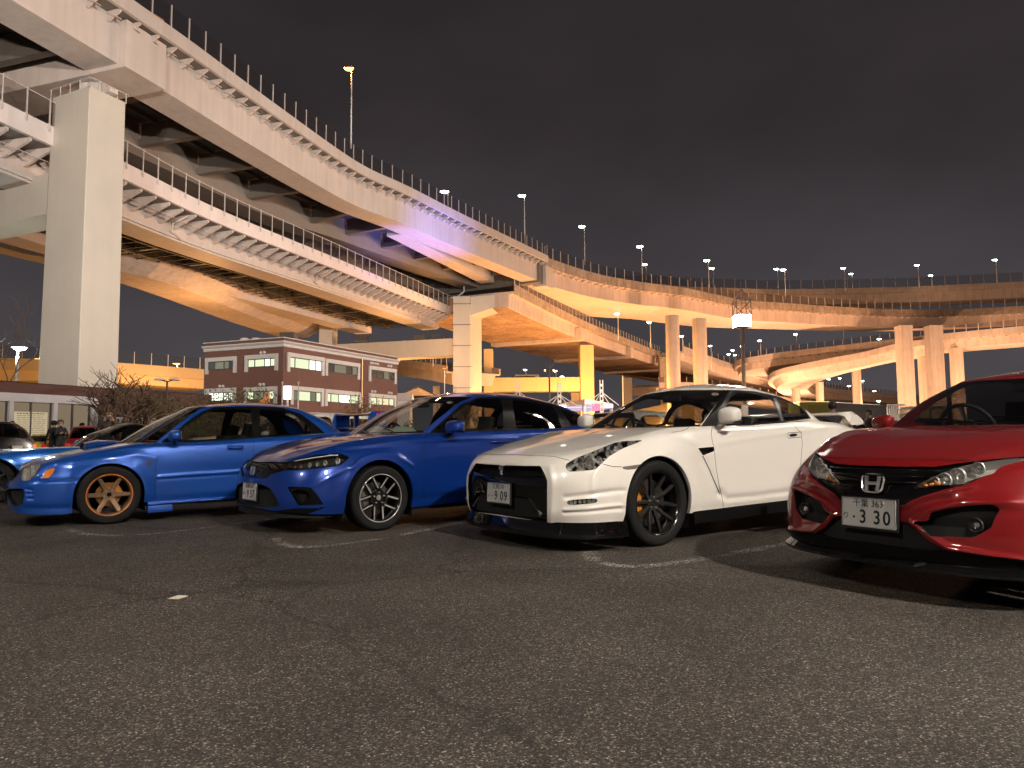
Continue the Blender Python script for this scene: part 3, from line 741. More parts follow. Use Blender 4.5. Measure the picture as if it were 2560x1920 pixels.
L = [(1624, 806, 870, 118, 'lamp on the branching deck left of the thicker round column'), (1705, 841, 895, 135, 'lamp between the two round columns'), (1777, 865, 930, 150, 'thin lamp right of the second round column'), (1543, 785, 850, 112, 'bare pole with a dark box beneath the curved deck'),
     (1900, 852, 888, 150, 'first small lamp on the lower ramp, right of the floodlight mast'), (1990, 836, 880, 148, 'second small lamp on the lower ramp'), (2108, 821, 862, 140, 'third small lamp on the lower ramp'), (2199, 848, 870, 134, 'bright lamp close above the lower ramp fence'),
     (1832, 876, 905, 165, 'upper lamp of the cluster at the far bend of the lower ramp'), (1822, 886, 912, 165, 'left lamp of the cluster at the far bend'), (1838, 888, 912, 168, 'lowest lamp of the cluster at the far bend'), (1856, 866, 905, 160, 'lamp right of the cluster beside the floodlight pole'),
     (2003, 930, 985, 175, 'lamp between the two short columns left of the spiral'), (2073, 1048 - 100, 990, 190, 'lamp inside the spiral ramp, left one'), (2101, 946, 985, 200, 'lamp inside the spiral ramp, middle one'), (2158, 953, 990, 210, 'lamp inside the spiral ramp, right one'),
     (1388, 928, 948, 160, 'white lamp above the bar of the yellow portal'), (1313, 925, 948, 160, 'thin pole lamp in the opening of the yellow portal, left one'), (1405, 942, 950, 150, 'glaring lamp resting on the bar of the yellow portal')]
for px, py, pb, D, lb in L: lamp_post(lb, px, py, pb, D, 'white', .2, .06, .62, group='small lamps in the distance')
L = [(2065, 968, 1000, 210, 'orange lamp low in the spiral ramp'), (2124, 965, 1000, 215, 'second orange lamp low in the spiral ramp'), (2187, 978, 1005, 230, 'orange lamp right of the short spiral column'), (2188, 992, 1012, 230, 'lowest orange lamp right of the short spiral column'),
     (2214, 990, 1012, 220, 'warm lamp before the dark opening under the columns'), (2243, 998, 1015, 225, 'warm lamp nearest the big square column'), (2197, 1003, 1020, 190, 'brightest warm lamp low beside the trailer')]
for px, py, pb, D, lb in L: lamp_post(lb, px, py, pb, D, 'flood', .2, .06, .8, group='warm lamps in the distance')
lamp_post('orange lamp on the left ramp, nearer the pier', 91, 898, 925, 96, 'orange', .2, .07, .7, 900, group='orange lamps on the left ramp'); lamp_post('orange lamp on the left ramp, touching the pier', 107, 886, 925, 97, 'orange', .2, .07, .7, 900, group='orange lamps on the left ramp')
lamp_post('orange lamp on the ramp between the pier and the brick office', 441, 910, 948, 99, 'orange', .1, .07, .7, 1500, group='orange lamps on the left ramp')
lamp_post('white glaring lamp on a white pole above the brick shop', 46, 872, 952, 44, 'white', -.12, .085, .55, 900)
# the floodlight mast behind the white coupe
MD = 56.0
def mast(label, X, D, ztop, hidden=False):
    e = empty('floodlight_mast', (X, D, 0), label=label, cat='floodlight mast'); s = .56; z0 = ztop - 3.1
    b = MB(); b.tube([(0, 0, 0), (0, 0, 3.4)], .27, 12); b.tube([(0, 0, 3.4), (0, 0, z0)], .16, 12); b.build('pole', mat('mast_paint', (.62, .50, .46), .5), e, smooth=True)
    b = MB(); bar = lambda p, q, r=.035: b.tube([p, q], r, 6)
    c = [(s, s), (-s, s), (-s, -s), (s, -s)]
    for i in range(4):
        (x, y), (x2, y2) = c[i], c[(i + 1) % 4]
        bar((x, y, z0), (x, y, z0 + 2.05)); bar((x, y, z0), (x2, y2, z0)); bar((x, y, z0 + .95), (x2, y2, z0 + .95)); bar((x, y, z0 + 2.05), (x2, y2, z0 + 2.05)); bar((x, y, z0 + .95), (x2, y2, z0 + 2.05)); bar((x, y, z0 + 2.05), (0, 0, z0 + 3.1))
    bar((0, 0, z0), (0, 0, z0 + 3.7), .02); b.build('cage', mat('mast_paint', (.62, .50, .46), .5), e)
    for i, (x, y, a) in enumerate(((0, -s - .02, 0), (0, s + .02, math.pi), (-s - .02, 0, -math.pi / 2), (s + .02, 0, math.pi / 2))):
        b = MB(); b.box((0, .10, .50), (1.10, .16, .96)); o = b.build('floodlight', M_pole, e); o.location = (x, y, z0); o.rotation_euler = (0, 0, a)
        b = MB()
        for kx in (-.28, .28):
            for kz in (.24, .74): b.box((kx, .012, kz), (.50, .015, .44))
        b.build('lamp_glass', G_flood, o)
    return e, z0
hx = at_y(1858, 795, MD)
e_, z0_ = mast('floodlight mast with a lattice cage and blazing lamps behind the white coupe', at_y(1858, 900, MD).x, MD, at_y(1860, 722, MD).z)
def mast_spots(e, z0, w, dirs):
    for (dx, dy) in dirs: point_light('mast_light', (e.location.x + dx * 1.3, e.location.y + dy * 1.3, z0 + .3), (1, .86, .74), w, .4, e, spot=152, target=(e.location.x + dx * 9, e.location.y + dy * 9, z0 - 4), blend=.6)
mast_spots(e_, z0_, 14000, ((0, -1), (-1, 0), (1, 0), (0, 1)))
# unseen masts that light the front row; the left one is added fill
for (X, D, w, lb, Y_aim) in ((9.5, -7.5, 62000, 'floodlight mast behind the viewer to the right', ((-12, 52, 17.5), 95000, 62)), (15.5, 11.5, 8500, 'floodlight mast beyond the right edge of the front row', ((-10, 60, 19), 40000, 50)), (-11.0, -5.0, 12500, 'added fill floodlight mast behind the viewer to the left', ((-32, 42, 14), 45000, 45))):
    e_, z0_ = mast(lb, X, D, 13.6)
    point_light('mast_light', (X, D, z0_ + .45), (1, .90, .79), w, .45, e_)
    if Y_aim: point_light('mast_light', (X, D + .8, z0_ + .45), (1, .86, .76), Y_aim[1], .5, e_, spot=Y_aim[2], target=Y_aim[0], blend=.8)  # spot added to brighten the decks and the big pier
# mostly hidden floodlights added to cast the orange light of the roads below
for i, (x, y, z, w, c, lb) in enumerate((
        (4, 97, 3, 7000, SOD, 'added sodium floodlight on the ground under the branching deck'), (19, 104, 3, 9000, SOD, 'added sodium floodlight right of the yellow portal'), (33, 96, 2.5, 7500, SODP, 'added sodium floodlight before the round columns'), (46, 112, 2.5, 11000, SODP, 'added sodium floodlight under the curved deck'),
        (60, 100, 2.5, 9000, SODP, 'added sodium floodlight before the square columns'), (72, 116, 2.5, 9000, SODP, 'added sodium floodlight behind the square columns'), (40, 88, 2.5, 8000, SODP, 'added sodium floodlight nearer the viewer before the round columns'), (76, 90, 2.5, 9000, SODP, 'added sodium floodlight nearer the viewer at the right edge'), (90, 108, 3, 9000, SODP, 'added sodium floodlight beyond the right edge'), (10, 112, 3, 7000, SOD, 'added sodium floodlight before the yellow portal'),
        (28, 128, 3, 8000, SOD, 'added sodium floodlight behind the retaining wall'), (50, 138, 3, 12000, SODP, 'added sodium floodlight inside the spiral ramp'), (72, 140, 3, 12000, SODP, 'added sodium floodlight under the lower ramp'), (62, 165, 3, 14000, SODP, 'added sodium floodlight far behind the spiral ramp'),
        (-30, 70, 9.5, 1500, SOD, 'added sodium lamp under the far left deck'), (-45, 88, 2, 4500, SOD, 'added sodium floodlight at the foot of the left ramp'), (-75, 76, 2, 5000, SOD, 'added sodium floodlight left of the big pier'), (-8, 84, 9.5, 1800, SOD, 'added sodium lamp under the lower deck near the centre pier'), (-16, 100, 3, 5000, SOD, 'added sodium floodlight under the middle ramp'))):
    e = empty('added_floodlight', (x, y, 0), label=lb, cat='floodlight'); b = MB(); b.tube([(0, 0, 0), (0, 0, z - .4)], .05, 6); b.build('pole', M_pole, e)
    b = MB(); b.box((0, 0, z - .30), (.5, .3, .12)); b.build('lamp_head', M_dark, e); b = MB(); b.box((0, 0, z - .23), (.42, .24, .01)); b.build('lamp_glass', G_orange, e)
    point_light('added_sodium_light', (x, y, z), c, w * 1.6, .4, e)
# blue light thrown up at the soffit
e = empty('blue_floodlight', (-2.0, 66, 0), label='blue floodlight on the ground aimed up at the upper deck', cat='floodlight'); b = MB(); b.box((0, 0, .3), (.5, .4, .5)); b.build('lamp_head', M_dark, e); b = MB(); b.box((0, 0, .56), (.4, .3, .01)); b.build('lamp_glass', glow('lamp_blue', (.2, .25, 1), 10), e)
tg = at_h(1080, 600, HU); tg2 = at_h(1000, 560, HU)
point_light('blue_light', (1.0, 62, 1.0), (.20, .24, 1.0), 60000, .5, None, spot=36, target=(tg.x - 1.0, tg.y + 1, HU + .5), blend=1.0)
# ================================================================= car builder
from mathutils.bvhtree import BVHTree
def pchip(xs, ys, q):
    xs = np.asarray(xs, float); ys = np.asarray(ys, float); q = np.asarray(q, float)
    if len(xs) == 1: return np.full(q.shape, ys[0])
    h = np.diff(xs); d = np.diff(ys) / h; m = np.zeros(len(xs))
    for i in range(1, len(xs) - 1):
        if d[i - 1] * d[i] > 0:
            w1, w2 = 2 * h[i] + h[i - 1], h[i] + 2 * h[i - 1]
            m[i] = (w1 + w2) / (w1 / d[i - 1] + w2 / d[i])
    m[0], m[-1] = d[0], d[-1]
    qq = np.clip(q, xs[0], xs[-1]); i = np.clip(np.searchsorted(xs, qq) - 1, 0, len(xs) - 2)
    t = (qq - xs[i]) / h[i]
    return ((1 + 2 * t) * (1 - t) ** 2 * ys[i] + t * (1 - t) ** 2 * h[i] * m[i] + t * t * (3 - 2 * t) * ys[i + 1] + t * t * (t - 1) * h[i] * m[i + 1])
def tab(T, q):
    T = sorted(T); return pchip([a for a, b in T], [b for a, b in T], q)
def outline(row, nf, ns, nr):
    """plan outline of one level: front centre -> left side -> rear centre. row: nose, L, n, tail, Lt, nt, W, z"""
    xN, L, n = row['nose']; xT, Lt, n2 = row['tail']
    xs0, xs1 = xN - L, xT + Lt
    W = lambda x: tab(row['W'], x)
    th = np.linspace(0, 1, nf, endpoint=False) * math.pi / 2
    fx = xs0 + L * np.maximum(np.cos(th), 0) ** (2 / n); fy = np.maximum(np.sin(th), 0) ** (2 / n) * W(np.array([xs0]))[0]
    sxx = np.linspace(xs0, xs1, ns); sy = W(sxx)
    th = np.linspace(0, 1, nr + 1)[1:] * math.pi / 2
    rx = xs1 - Lt * np.maximum(np.sin(th), 0) ** (2 / n2); ry = np.maximum(np.cos(th), 0) ** (2 / n2) * W(np.array([xs1]))[0]
    x = np.concatenate([fx, sxx, rx]); y = np.concatenate([fy, sy, ry])
    y[0] = 0; y[-1] = 0
    z = tab(row['z'], x)
    return np.stack([x, y, z], 1)
def loft(rows, top_c, nf, ns, nr, nv, ntop, pw=2.2):
    R_ = np.stack([outline(r, nf, ns, nr) for r in rows], 0)          # rows, cols, 3
    k = len(rows); tt_ = np.linspace(0, k - 1, nv)
    G = np.zeros((nv, R_.shape[1], 3)); m = np.zeros_like(R_)
    d = np.diff(R_, axis=0)
    for i in range(1, k - 1):
        p = d[i - 1] * d[i]; s = np.where(p > 0, 2 * d[i - 1] * d[i] / np.where(np.abs(d[i - 1] + d[i]) < 1e-9, 1, d[i - 1] + d[i]), 0); m[i] = s
    m[0], m[-1] = d[0], d[-1]
    for j, t in enumerate(tt_):
        i = min(int(t), k - 2); u = t - i
        G[j] = (1 + 2 * u) * (1 - u) ** 2 * R_[i] + u * (1 - u) ** 2 * m[i] + u * u * (3 - 2 * u) * R_[i + 1] + u * u * (u - 1) * m[i + 1]
    E_ = G[-1]; zc = tab(top_c, E_[:, 0]); T = []
    for s in np.linspace(0, 1, ntop + 1)[1:]:
        g = 1 - (1 - s) ** pw
        T.append(np.stack([E_[:, 0], E_[:, 1] * (1 - s), E_[:, 2] + (zc - E_[:, 2]) * g], 1))
    G = np.concatenate([G, np.array(T)], 0)
    # soften the seam between side and top
    for it in range(2):
        a = nv - 1
        for r in range(max(1, a - 2), min(G.shape[0] - 1, a + 3)):
            G[r] = .25 * G[r - 1] + .5 * G[r] + .25 * G[r + 1]
    return G
def grid_normals(G):
    dv = np.gradient(G, axis=0); du = np.gradient(G, axis=1)
    n = np.cross(du, dv); L = np.linalg.norm(n, axis=2, keepdims=True)
    bad = L[..., 0] < 1e-10; n = n / np.where(L < 1e-10, 1, L)
    n[bad] = (0, 0, 1)
    return n
def seg_dist(P, poly, closed=False):
    """distance of points (n,2) to a polyline"""
    A = np.array(poly, float); B = np.roll(A, -1, 0) if closed else A[1:]
    if not closed: A = A[:-1]
    best = np.full(len(P), 1e9)
    for a, b in zip(A, B):
        ab = b - a; t = np.clip(((P - a) @ ab) / max(ab @ ab, 1e-9), 0, 1)
        best = np.minimum(best, np.hypot(*(P - a - t[:, None] * ab).T))
    return best
def inside(P, poly):
    x, y = P[:, 0], P[:, 1]; c = np.zeros(len(P), bool); n = len(poly)
    for i in range(n):
        x0, y0 = poly[i]; x1, y1 = poly[(i + 1) % n]
        if y0 == y1: continue
        k = ((y0 > y) != (y1 > y)) & (x < (x1 - x0) * (y - y0) / (y1 - y0) + x0); c ^= k
    return c
def sdf_poly(P, poly):
    d = seg_dist(P, poly, True); return np.where(inside(P, poly), -d, d)
def round_poly(poly, r=.25, it=1):
    """soften the corners of a polygon"""
    P = [np.array(p, float) for p in poly]
    for _ in range(it):
        Q = []
        for i in range(len(P)):
            a, b, c = P[i - 1], P[i], P[(i + 1) % len(P)]
            Q += [b + (a - b) * r, b + (c - b) * r]
        P = Q
    return [tuple(p) for p in P]

class Skin:
    """half (left side) of a shell, as triangles with labels; can be cut by distance fields"""
    def __init__(s, car):
        s.car = car; s.V = np.zeros((0, 3)); s.Nn = np.zeros((0, 3)); s.T = np.zeros((0, 3), int); s.L = np.zeros(0, int); s.names = ['body']
    def lab(s, n):
        if n not in s.names: s.names.append(n)
        return s.names.index(n)
    def add_grid(s, G, label='body', normals=None):
        Nn = grid_normals(G) if normals is None else normals; nv, nu = G.shape[:2]; b = len(s.V)
        s.V = np.concatenate([s.V, G.reshape(-1, 3)]); s.Nn = np.concatenate([s.Nn, Nn.reshape(-1, 3)])
        i = np.arange(nv - 1)[:, None] * nu + np.arange(nu - 1)[None, :]; i = i.reshape(-1) + b
        q = np.concatenate([np.stack([i, i + 1, i + nu], 1), np.stack([i + 1, i + nu + 1, i + nu], 1)])
        s.T = np.concatenate([s.T, q]); s.L = np.concatenate([s.L, np.full(len(q), s.lab(label))])
        # drop slivers with no area
        a = s.V[s.T]; ar = np.linalg.norm(np.cross(a[:, 1] - a[:, 0], a[:, 2] - a[:, 0]), axis=1); k = ar > 1e-10
        s.T = s.T[k]; s.L = s.L[k]
    def px(s): return project(s.car.world(s.V))
    def facing(s):
        w = s.car.world(s.V); n = s.car.world_dir(s.Nn); return ((np.array([0, 0, EYE]) - w) * n).sum(1) > -.02
    def clip(s, d, frm, to):
        """the side where d < 0 of label frm becomes label to ('' = removed)"""
        frm = [frm] if isinstance(frm, str) else frm
        sel = np.isin(s.L, [s.lab(f) for f in frm]); tl = s.lab(to)
        dt = d[s.T]; ins = (dt < 0).all(1) & sel; cross = sel & ~ins & (dt < 0).any(1) & (dt > 0).any(1)
        L = s.L.copy(); L[ins] = tl
        keepT = [s.T[~cross]]; keepL = [L[~cross]]
        newV = []; newN = []; cache = {}; nT = []; nL = []; base = len(s.V)
        def cut(a, b):
            k = (a, b) if a < b else (b, a)
            if k in cache: return cache[k]
            a, b = k; t = d[a] / (d[a] - d[b]); newV.append(s.V[a] + (s.V[b] - s.V[a]) * t); nn = s.Nn[a] + (s.Nn[b] - s.Nn[a]) * t
            newN.append(nn / max(np.linalg.norm(nn), 1e-9)); cache[k] = base + len(newV) - 1; return cache[k]
        for tri, lb in zip(s.T[cross].tolist(), s.L[cross].tolist()):
            I, O = [], []
            for q in range(3):
                a, b = tri[q], tri[(q + 1) % 3]
                (I if d[a] < 0 else O).append(a)
                if (d[a] < 0) != (d[b] < 0):
                    c = cut(a, b); I.append(c); O.append(c)
            for pl, l_ in ((I, tl), (O, lb)):
                for q in range(1, len(pl) - 1): nT.append((pl[0], pl[q], pl[q + 1])); nL.append(l_)
        if newV:
            s.V = np.concatenate([s.V, np.array(newV)]); s.Nn = np.concatenate([s.Nn, np.array(newN)])
            keepT.append(np.array(nT, int)); keepL.append(np.array(nL, int))
        s.T = np.concatenate(keepT); s.L = np.concatenate(keepL)
    def clip_px(s, poly, frm, to, cond=None, faces=True, mir=False):
        V_ = s.V * MIR if mir else s.V; P = project(s.car.world(V_)); d = sdf_poly(P, poly)
        if faces:
            w = s.car.world(V_); n = s.car.world_dir(s.Nn * MIR if mir else s.Nn); f = ((np.array([0, 0, EYE]) - w) * n).sum(1) > -.02
            d = np.where(f, d, 50.0)
        if cond is not None: d = np.where(cond(s.V), d, 50.0)
        s.clip(d, frm, to)
    def clip_xz(s, poly, frm, to, cond=None, ax=(0, 2)):
        d = sdf_poly(s.V[:, list(ax)], poly)
        if cond is not None: d = np.where(cond(s.V), d, 9)
        s.clip(d, frm, to)
    def relabel(s, a, b):
        s.L[s.L == s.lab(a)] = s.lab(b)
    def drop(s, label):
        k = s.L != s.lab(label); s.T = s.T[k]; s.L = s.L[k]
    def sub(s, label):
        k = s.L == s.lab(label); T = s.T[k]
        u, inv = np.unique(T, return_inverse=True); return s.V[u], s.Nn[u], inv.reshape(-1, 3)
    def boundary(s, T):
        e = {}
        for t in T.tolist():
            for a, b in ((t[0], t[1]), (t[1], t[2]), (t[2], t[0])):
                k = (a, b) if a < b else (b, a); e[k] = None if k in e else (a, b)
        return [v for v in e.values() if v]
def mesh_np(name, V, T, Nn, m, smooth=True):
    me = bpy.data.meshes.new(name)
    me.vertices.add(len(V)); me.vertices.foreach_set('co', V.astype(np.float32).ravel())
    me.loops.add(len(T) * 3); me.loops.foreach_set('vertex_index', T.astype(np.int32).ravel())
    me.polygons.add(len(T)); me.polygons.foreach_set('loop_start', np.arange(len(T), dtype=np.int32) * 3)
    me.polygons.foreach_set('use_smooth', np.full(len(T), smooth))
    me.update(calc_edges=True)
    if Nn is not None: me.normals_split_custom_set_from_vertices([tuple(n) for n in Nn])
    if m is not None: me.materials.append(m)
    return me
MIR = np.array([1.0, -1.0, 1.0])
class CarRig:
    def __init__(s, name, O, a, label, group=None, cat='car', paint=None):
        s.a = R(a); X = np.array([-math.sin(s.a), -math.cos(s.a), 0]); Y = np.array([math.cos(s.a), -math.sin(s.a), 0])
        s.M = np.stack([X, Y, np.array([0, 0, 1.0])], 1); s.O = np.array([O[0], O[1], 0.0])
        s.root = empty(name, (O[0], O[1], 0), math.atan2(X[1], X[0]), label, cat, group)
        s.paint = paint; s.bvh = None
    def world(s, V): return V @ s.M.T + s.O
    def world_dir(s, V): return V @ s.M.T
    def local_ray(s, px, py):
        d = np.array(ray(px, py)); o = (np.array([0, 0, EYE]) - s.O) @ s.M; return Vector(o), Vector(d @ s.M).normalized()
    def make_bvh(s, skins):
        V = np.concatenate([k.V for k in skins]); T = []; b = 0
        for k in skins: T.append(k.T + b); b += len(k.V)
        T = np.concatenate(T); n = len(V)
        Vf = np.concatenate([V, V * MIR]); Tf = np.concatenate([T, T[:, ::-1] + n])
        s.bvh = BVHTree.FromPolygons(Vf.tolist(), Tf.tolist())
    def hit(s, px, py):
        o, d = s.local_ray(px, py); h = s.bvh.ray_cast(o, d)
        if h[0] is None: return None, None
        n = h[1]
        if n.dot(d) > 0: n = -n
        return h[0], n
    def part(s, name, me, parent=None, label=None, **k):
        o = new_obj(name, me, parent or s.root, **k)
        if label: o['label'] = label
        return o
    def emit_label(s, skin, label, name, m, both=True, parent=None, joined=True, inset=0.0, plabel=None):
        V, Nn, T = skin.sub(label)
        if len(T) == 0: return []
        if inset: V = V - Nn * inset
        if 'window' in name and not joined:      # stray slivers of glass beyond the pane
            lab = np.arange(len(V))
            for _ in range(4000):
                m_ = lab[T].min(1); new = lab.copy(); np.minimum.at(new, T.ravel(), np.repeat(m_, 3))
                if (new == lab).all(): break
                lab = new[new] if (new[new] <= new).all() else new
            c = lab[T[:, 0]]; best = np.bincount(c).argmax(); T = T[c == best]; u, inv = np.unique(T, return_inverse=True); V, Nn, T = V[u], Nn[u], inv.reshape(-1, 3)
        out = []
        if joined:
            n = len(V); Vf = np.concatenate([V, V * MIR]); Tf = np.concatenate([T, T[:, ::-1] + n]); Nf = np.concatenate([Nn, Nn * MIR])
            out.append(s.part(name, mesh_np(name, Vf, Tf, Nf, m), parent, plabel))
        else:
            out.append(s.part(name, mesh_np(name, V, T, Nn, m), parent, plabel))
            if both: out.append(s.part(name, mesh_np(name, V * MIR, T[:, ::-1], Nn * MIR, m), parent, plabel))
        return out
    def recess(s, skin, label, name, depth, m, m_wall=None, joined=True, direction=None, parent=None):
        """push a cut-out patch inwards and close its rim"""
        V, Nn, T = skin.sub(label)
        if len(T) == 0: return []
        bd = skin.boundary(T); off = Nn * depth if direction is None else -np.array(direction)[None, :] * depth
        Vi = V - off; n = len(V); ws = []; y0 = joined
        for a, b in bd:
            if abs(V[a][1]) < 1e-4 and abs(V[b][1]) < 1e-4: continue
            ws += [(a, b, b + n), (a, b + n, a + n)]
        VV = np.concatenate([V, Vi]); TT = np.concatenate([T + n, np.array(ws, int).reshape(-1, 3)])
        out = []
        if joined:
            k = len(VV); me = mesh_np(name, np.concatenate([VV, VV * MIR]), np.concatenate([TT, TT[:, ::-1] + k]), None, m, smooth=False); out.append(s.part(name, me, parent))
        else:
            out.append(s.part(name, mesh_np(name, VV, TT, None, m, smooth=False), parent)); out.append(s.part(name, mesh_np(name, VV * MIR, TT[:, ::-1], None, m, smooth=False), parent))
        return out
    def flange(s, skin, T_lab, name, vec, m, cond, parent=None):
        """fold an edge of the shell inwards (wheel arch lips)"""
        V, Nn, T = skin.sub(T_lab); bd = skin.boundary(T); vs = []; ts = []
        for a, b in bd:
            if not (cond(V[a]) and cond(V[b])): continue
            k = len(vs); vs += [V[a], V[b], V[b] + vec, V[a] + vec]; ts += [(k, k + 1, k + 2), (k, k + 2, k + 3)]
        if not vs: return
        VV = np.array(vs); TT = np.array(ts); n = len(VV)
        s.part(name, mesh_np(name, np.concatenate([VV, VV * MIR]), np.concatenate([TT, TT[:, ::-1] + n]), None, m, smooth=False), parent)
    def surf_line(s, pts, step=4.0, lift=.0015):
        out = []
        for (a, b) in zip(pts[:-1], pts[1:]):
            n = max(1, int(math.hypot(b[0] - a[0], b[1] - a[1]) / step))
            for k in range(n + (1 if (a, b) == (pts[-2], pts[-1]) else 0)):
                t = k / n; h, nn = s.hit(a[0] + (b[0] - a[0]) * t, a[1] + (b[1] - a[1]) * t)
                if h is not None: out.append((h + nn * lift, nn))
        return out
    def gap(s, lines, name='panel_gap', w=.0028, m=None, parent=None, mirror=True, lift=.0012):
        """hair-thin dark shut lines laid along the surface"""
        for pts in lines:
            L = s.surf_line([tuple(p) for p in pts], lift=lift)
            if len(L) < 2: continue
            for sg in ((1, -1) if mirror else (1,)):
                vs = []; b = MB()
                for i, (p, n) in enumerate(L):
                    t = L[min(i + 1, len(L) - 1)][0] - L[max(i - 1, 0)][0]; c = n.cross(t)
                    if c.length < 1e-9: c = Vector((0, 0, 1))
                    c.normalize()
                    for k in (-1, 1):
                        q = p + c * (w * k); vs.append((q.x, q.y * sg, q.z))
                fs = [(2 * i, 2 * i + 1, 2 * i + 3, 2 * i + 2) for i in range(len(L) - 1) if (L[i][0] - L[i + 1][0]).length < .12]
                b.add(vs, fs); b.build(name, m or M_gap, parent or s.root)
    def lip(s, row, i0, i1, prof, name, m, full=False, plab=None):
        """strip swept along a level of the body: prof = (outward, z) polygon; full = across the nose to the other side"""
        P = row[i0:i1]; t = np.gradient(P[:, :2], axis=0); t /= np.maximum(np.linalg.norm(t, axis=1, keepdims=True), 1e-9)
        nn = np.stack([-t[:, 1], t[:, 0]], 1)
        if nn[len(nn) // 2][1] < 0: nn = -nn
        if abs(P[0][1]) < 1e-3: nn[0] = (1, 0)
        def ring(sg):
            out = []
            for p, n_ in zip(P, nn):
                out.append([(p[0] + n_[0] * o, (p[1] + n_[1] * o) * sg, z if not callable(z) else z(p)) for o, z in prof])
            return out
        k = len(prof)
        def emit(rings, nm):
            b = MB(); vs = [v for r in rings for v in r]
            fs = [(i * k + j, i * k + (j + 1) % k, (i + 1) * k + (j + 1) % k, (i + 1) * k + j) for i in range(len(rings) - 1) for j in range(k)]
            fs += [tuple(range(k)), tuple(range((len(rings) - 1) * k, len(rings) * k))]; b.add(vs, fs)
            o = fix_normals(b.build(nm, m, s.root, smooth=True, angle=35)); 
            if plab: o['label'] = plab
        if full: emit(ring(-1)[::-1] + ring(1)[1:], name)
        else: emit(ring(1), name); emit(ring(-1), name)

M_gap = mat('shut_line', (.004, .004, .004), .6)
M_tyre = mat('tyre_rubber', (.008, .008, .008), .7, spec=.25, bump=.25, bscale=60)
M_liner = mat('arch_liner', (.006, .006, .006), .9)
M_chrome = mat('chrome', (.72, .71, .69), .16, .7)
M_black_gloss = mat('gloss_black', (.004, .004, .004), .08, coat=.6, spec=.3)
M_trim = mat('satin_black_trim', (.006, .006, .006), .3, spec=.08)
M_mesh = mat('grille_mesh', (.005, .005, .005), .5, spec=.2)
M_disc = mat('brake_disc', (.35, .33, .30), .35, 1.0)
M_int = mat('cabin_trim', (.012, .012, .013), .7)
M_seat = mat('seat_fabric', (.018, .018, .02), .8)
M_white_plate = mat('plate_white', (.62, .62, .60), .35)
M_plate_ink = mat('plate_ink', (.01, .022, .014), .4)
G_glass = glass('car_glass', (.66, .68, .66), .0)
G_dark = glass('privacy_glass', (.14, .14, .145), .0)
G_lens = glass('lamp_lens', (.92, .92, .90), .02)
M_refl = mat('lamp_reflector', (.75, .74, .71), .2, .5)
M_bowl = mat('lamp_housing', (.045, .043, .042), .2, .3)
M_amber = mat('amber_lens', (.75, .22, .02), .2, coat=.6)

def wheel_common(rig, name_parent, R_, rim, w, rim_mat, stripe=None):
    A = Matrix.Rotation(R(-90), 4, 'X')       # lathe axis z -> +y (outboard)
    parts = []
    h = w / 2
    b = MB(); b.lathe([(rim + .002, -h * .92), (rim + .02, -h), (R_ - .02, -h), (R_ - .004, -h * .86), (R_, -h * .6), (R_, h * .6), (R_ - .004, h * .84), (R_ - .018, h * .985), (R_ - .03, h), (rim + .022, h * 1.0), (rim + .006, h * .95), (rim + .002, h * .9)], 72, A)
    for k in range(4):
        z = (-.45 + .3 * k) * w
    parts.append(('tyre', b.mesh('tyre', M_tyre, smooth=True, angle=50)))
    b = MB(); b.lathe([(rim + .006, h * .93), (rim + .004, h * .97), (rim - .004, h * .95), (rim - .012, h * .86), (rim - .02, h * .60), (rim - .026, -h * .9), (rim, -h * .93)], 72, A)
    parts.append(('rim', b.mesh('rim', rim_mat, smooth=True, angle=40)))
    if stripe:
        b = MB(); b.lathe([(rim + .0065, h * .935), (rim + .0045, h * .975), (rim - .0025, h * .957), (rim - .0025, h * .93)], 72, A)
        parts.append(('rim_stripe', b.mesh('rim_stripe', stripe, smooth=True)))
    return parts, A
def spoke_bar(b, r0, r1, w0, w1, ang, y0, y1, th, skew=0.0, wm=None, m=None, ym=None):
    """tapered spoke lying in the wheel plane: axis +y outboard"""
    segs = 6; vs = []
    for i in range(segs + 1):
        t = i / segs; r = r0 + (r1 - r0) * t; w = w0 + (w1 - w0) * t
        if wm is not None: w += wm * math.sin(math.pi * t)
        y = y0 + (y1 - y0) * t + (0 if ym is None else ym * math.sin(math.pi * t)); a = ang + skew * t
        c, s_ = math.cos(a), math.sin(a); px, pz = c * r, s_ * r; tx, tz = -s_, c
        for k, yy, ww in ((-1, y - th, 1.0), (-1, y - .004, 1.0), (-.72, y, 1), (.72, y, 1), (1, y - .004, 1.0), (1, y - th, 1.0)):
            vs.append((px + tx * w / 2 * k, yy, pz + tz * w / 2 * k))
    n = 6; fs = [(i * n + j, i * n + (j + 1) % n, (i + 1) * n + (j + 1) % n, (i + 1) * n + j) for i in range(segs) for j in range(n)]
    fs += [tuple(range(n)), tuple(range(segs * n, segs * n + n))]
    b.add(vs, fs, m)
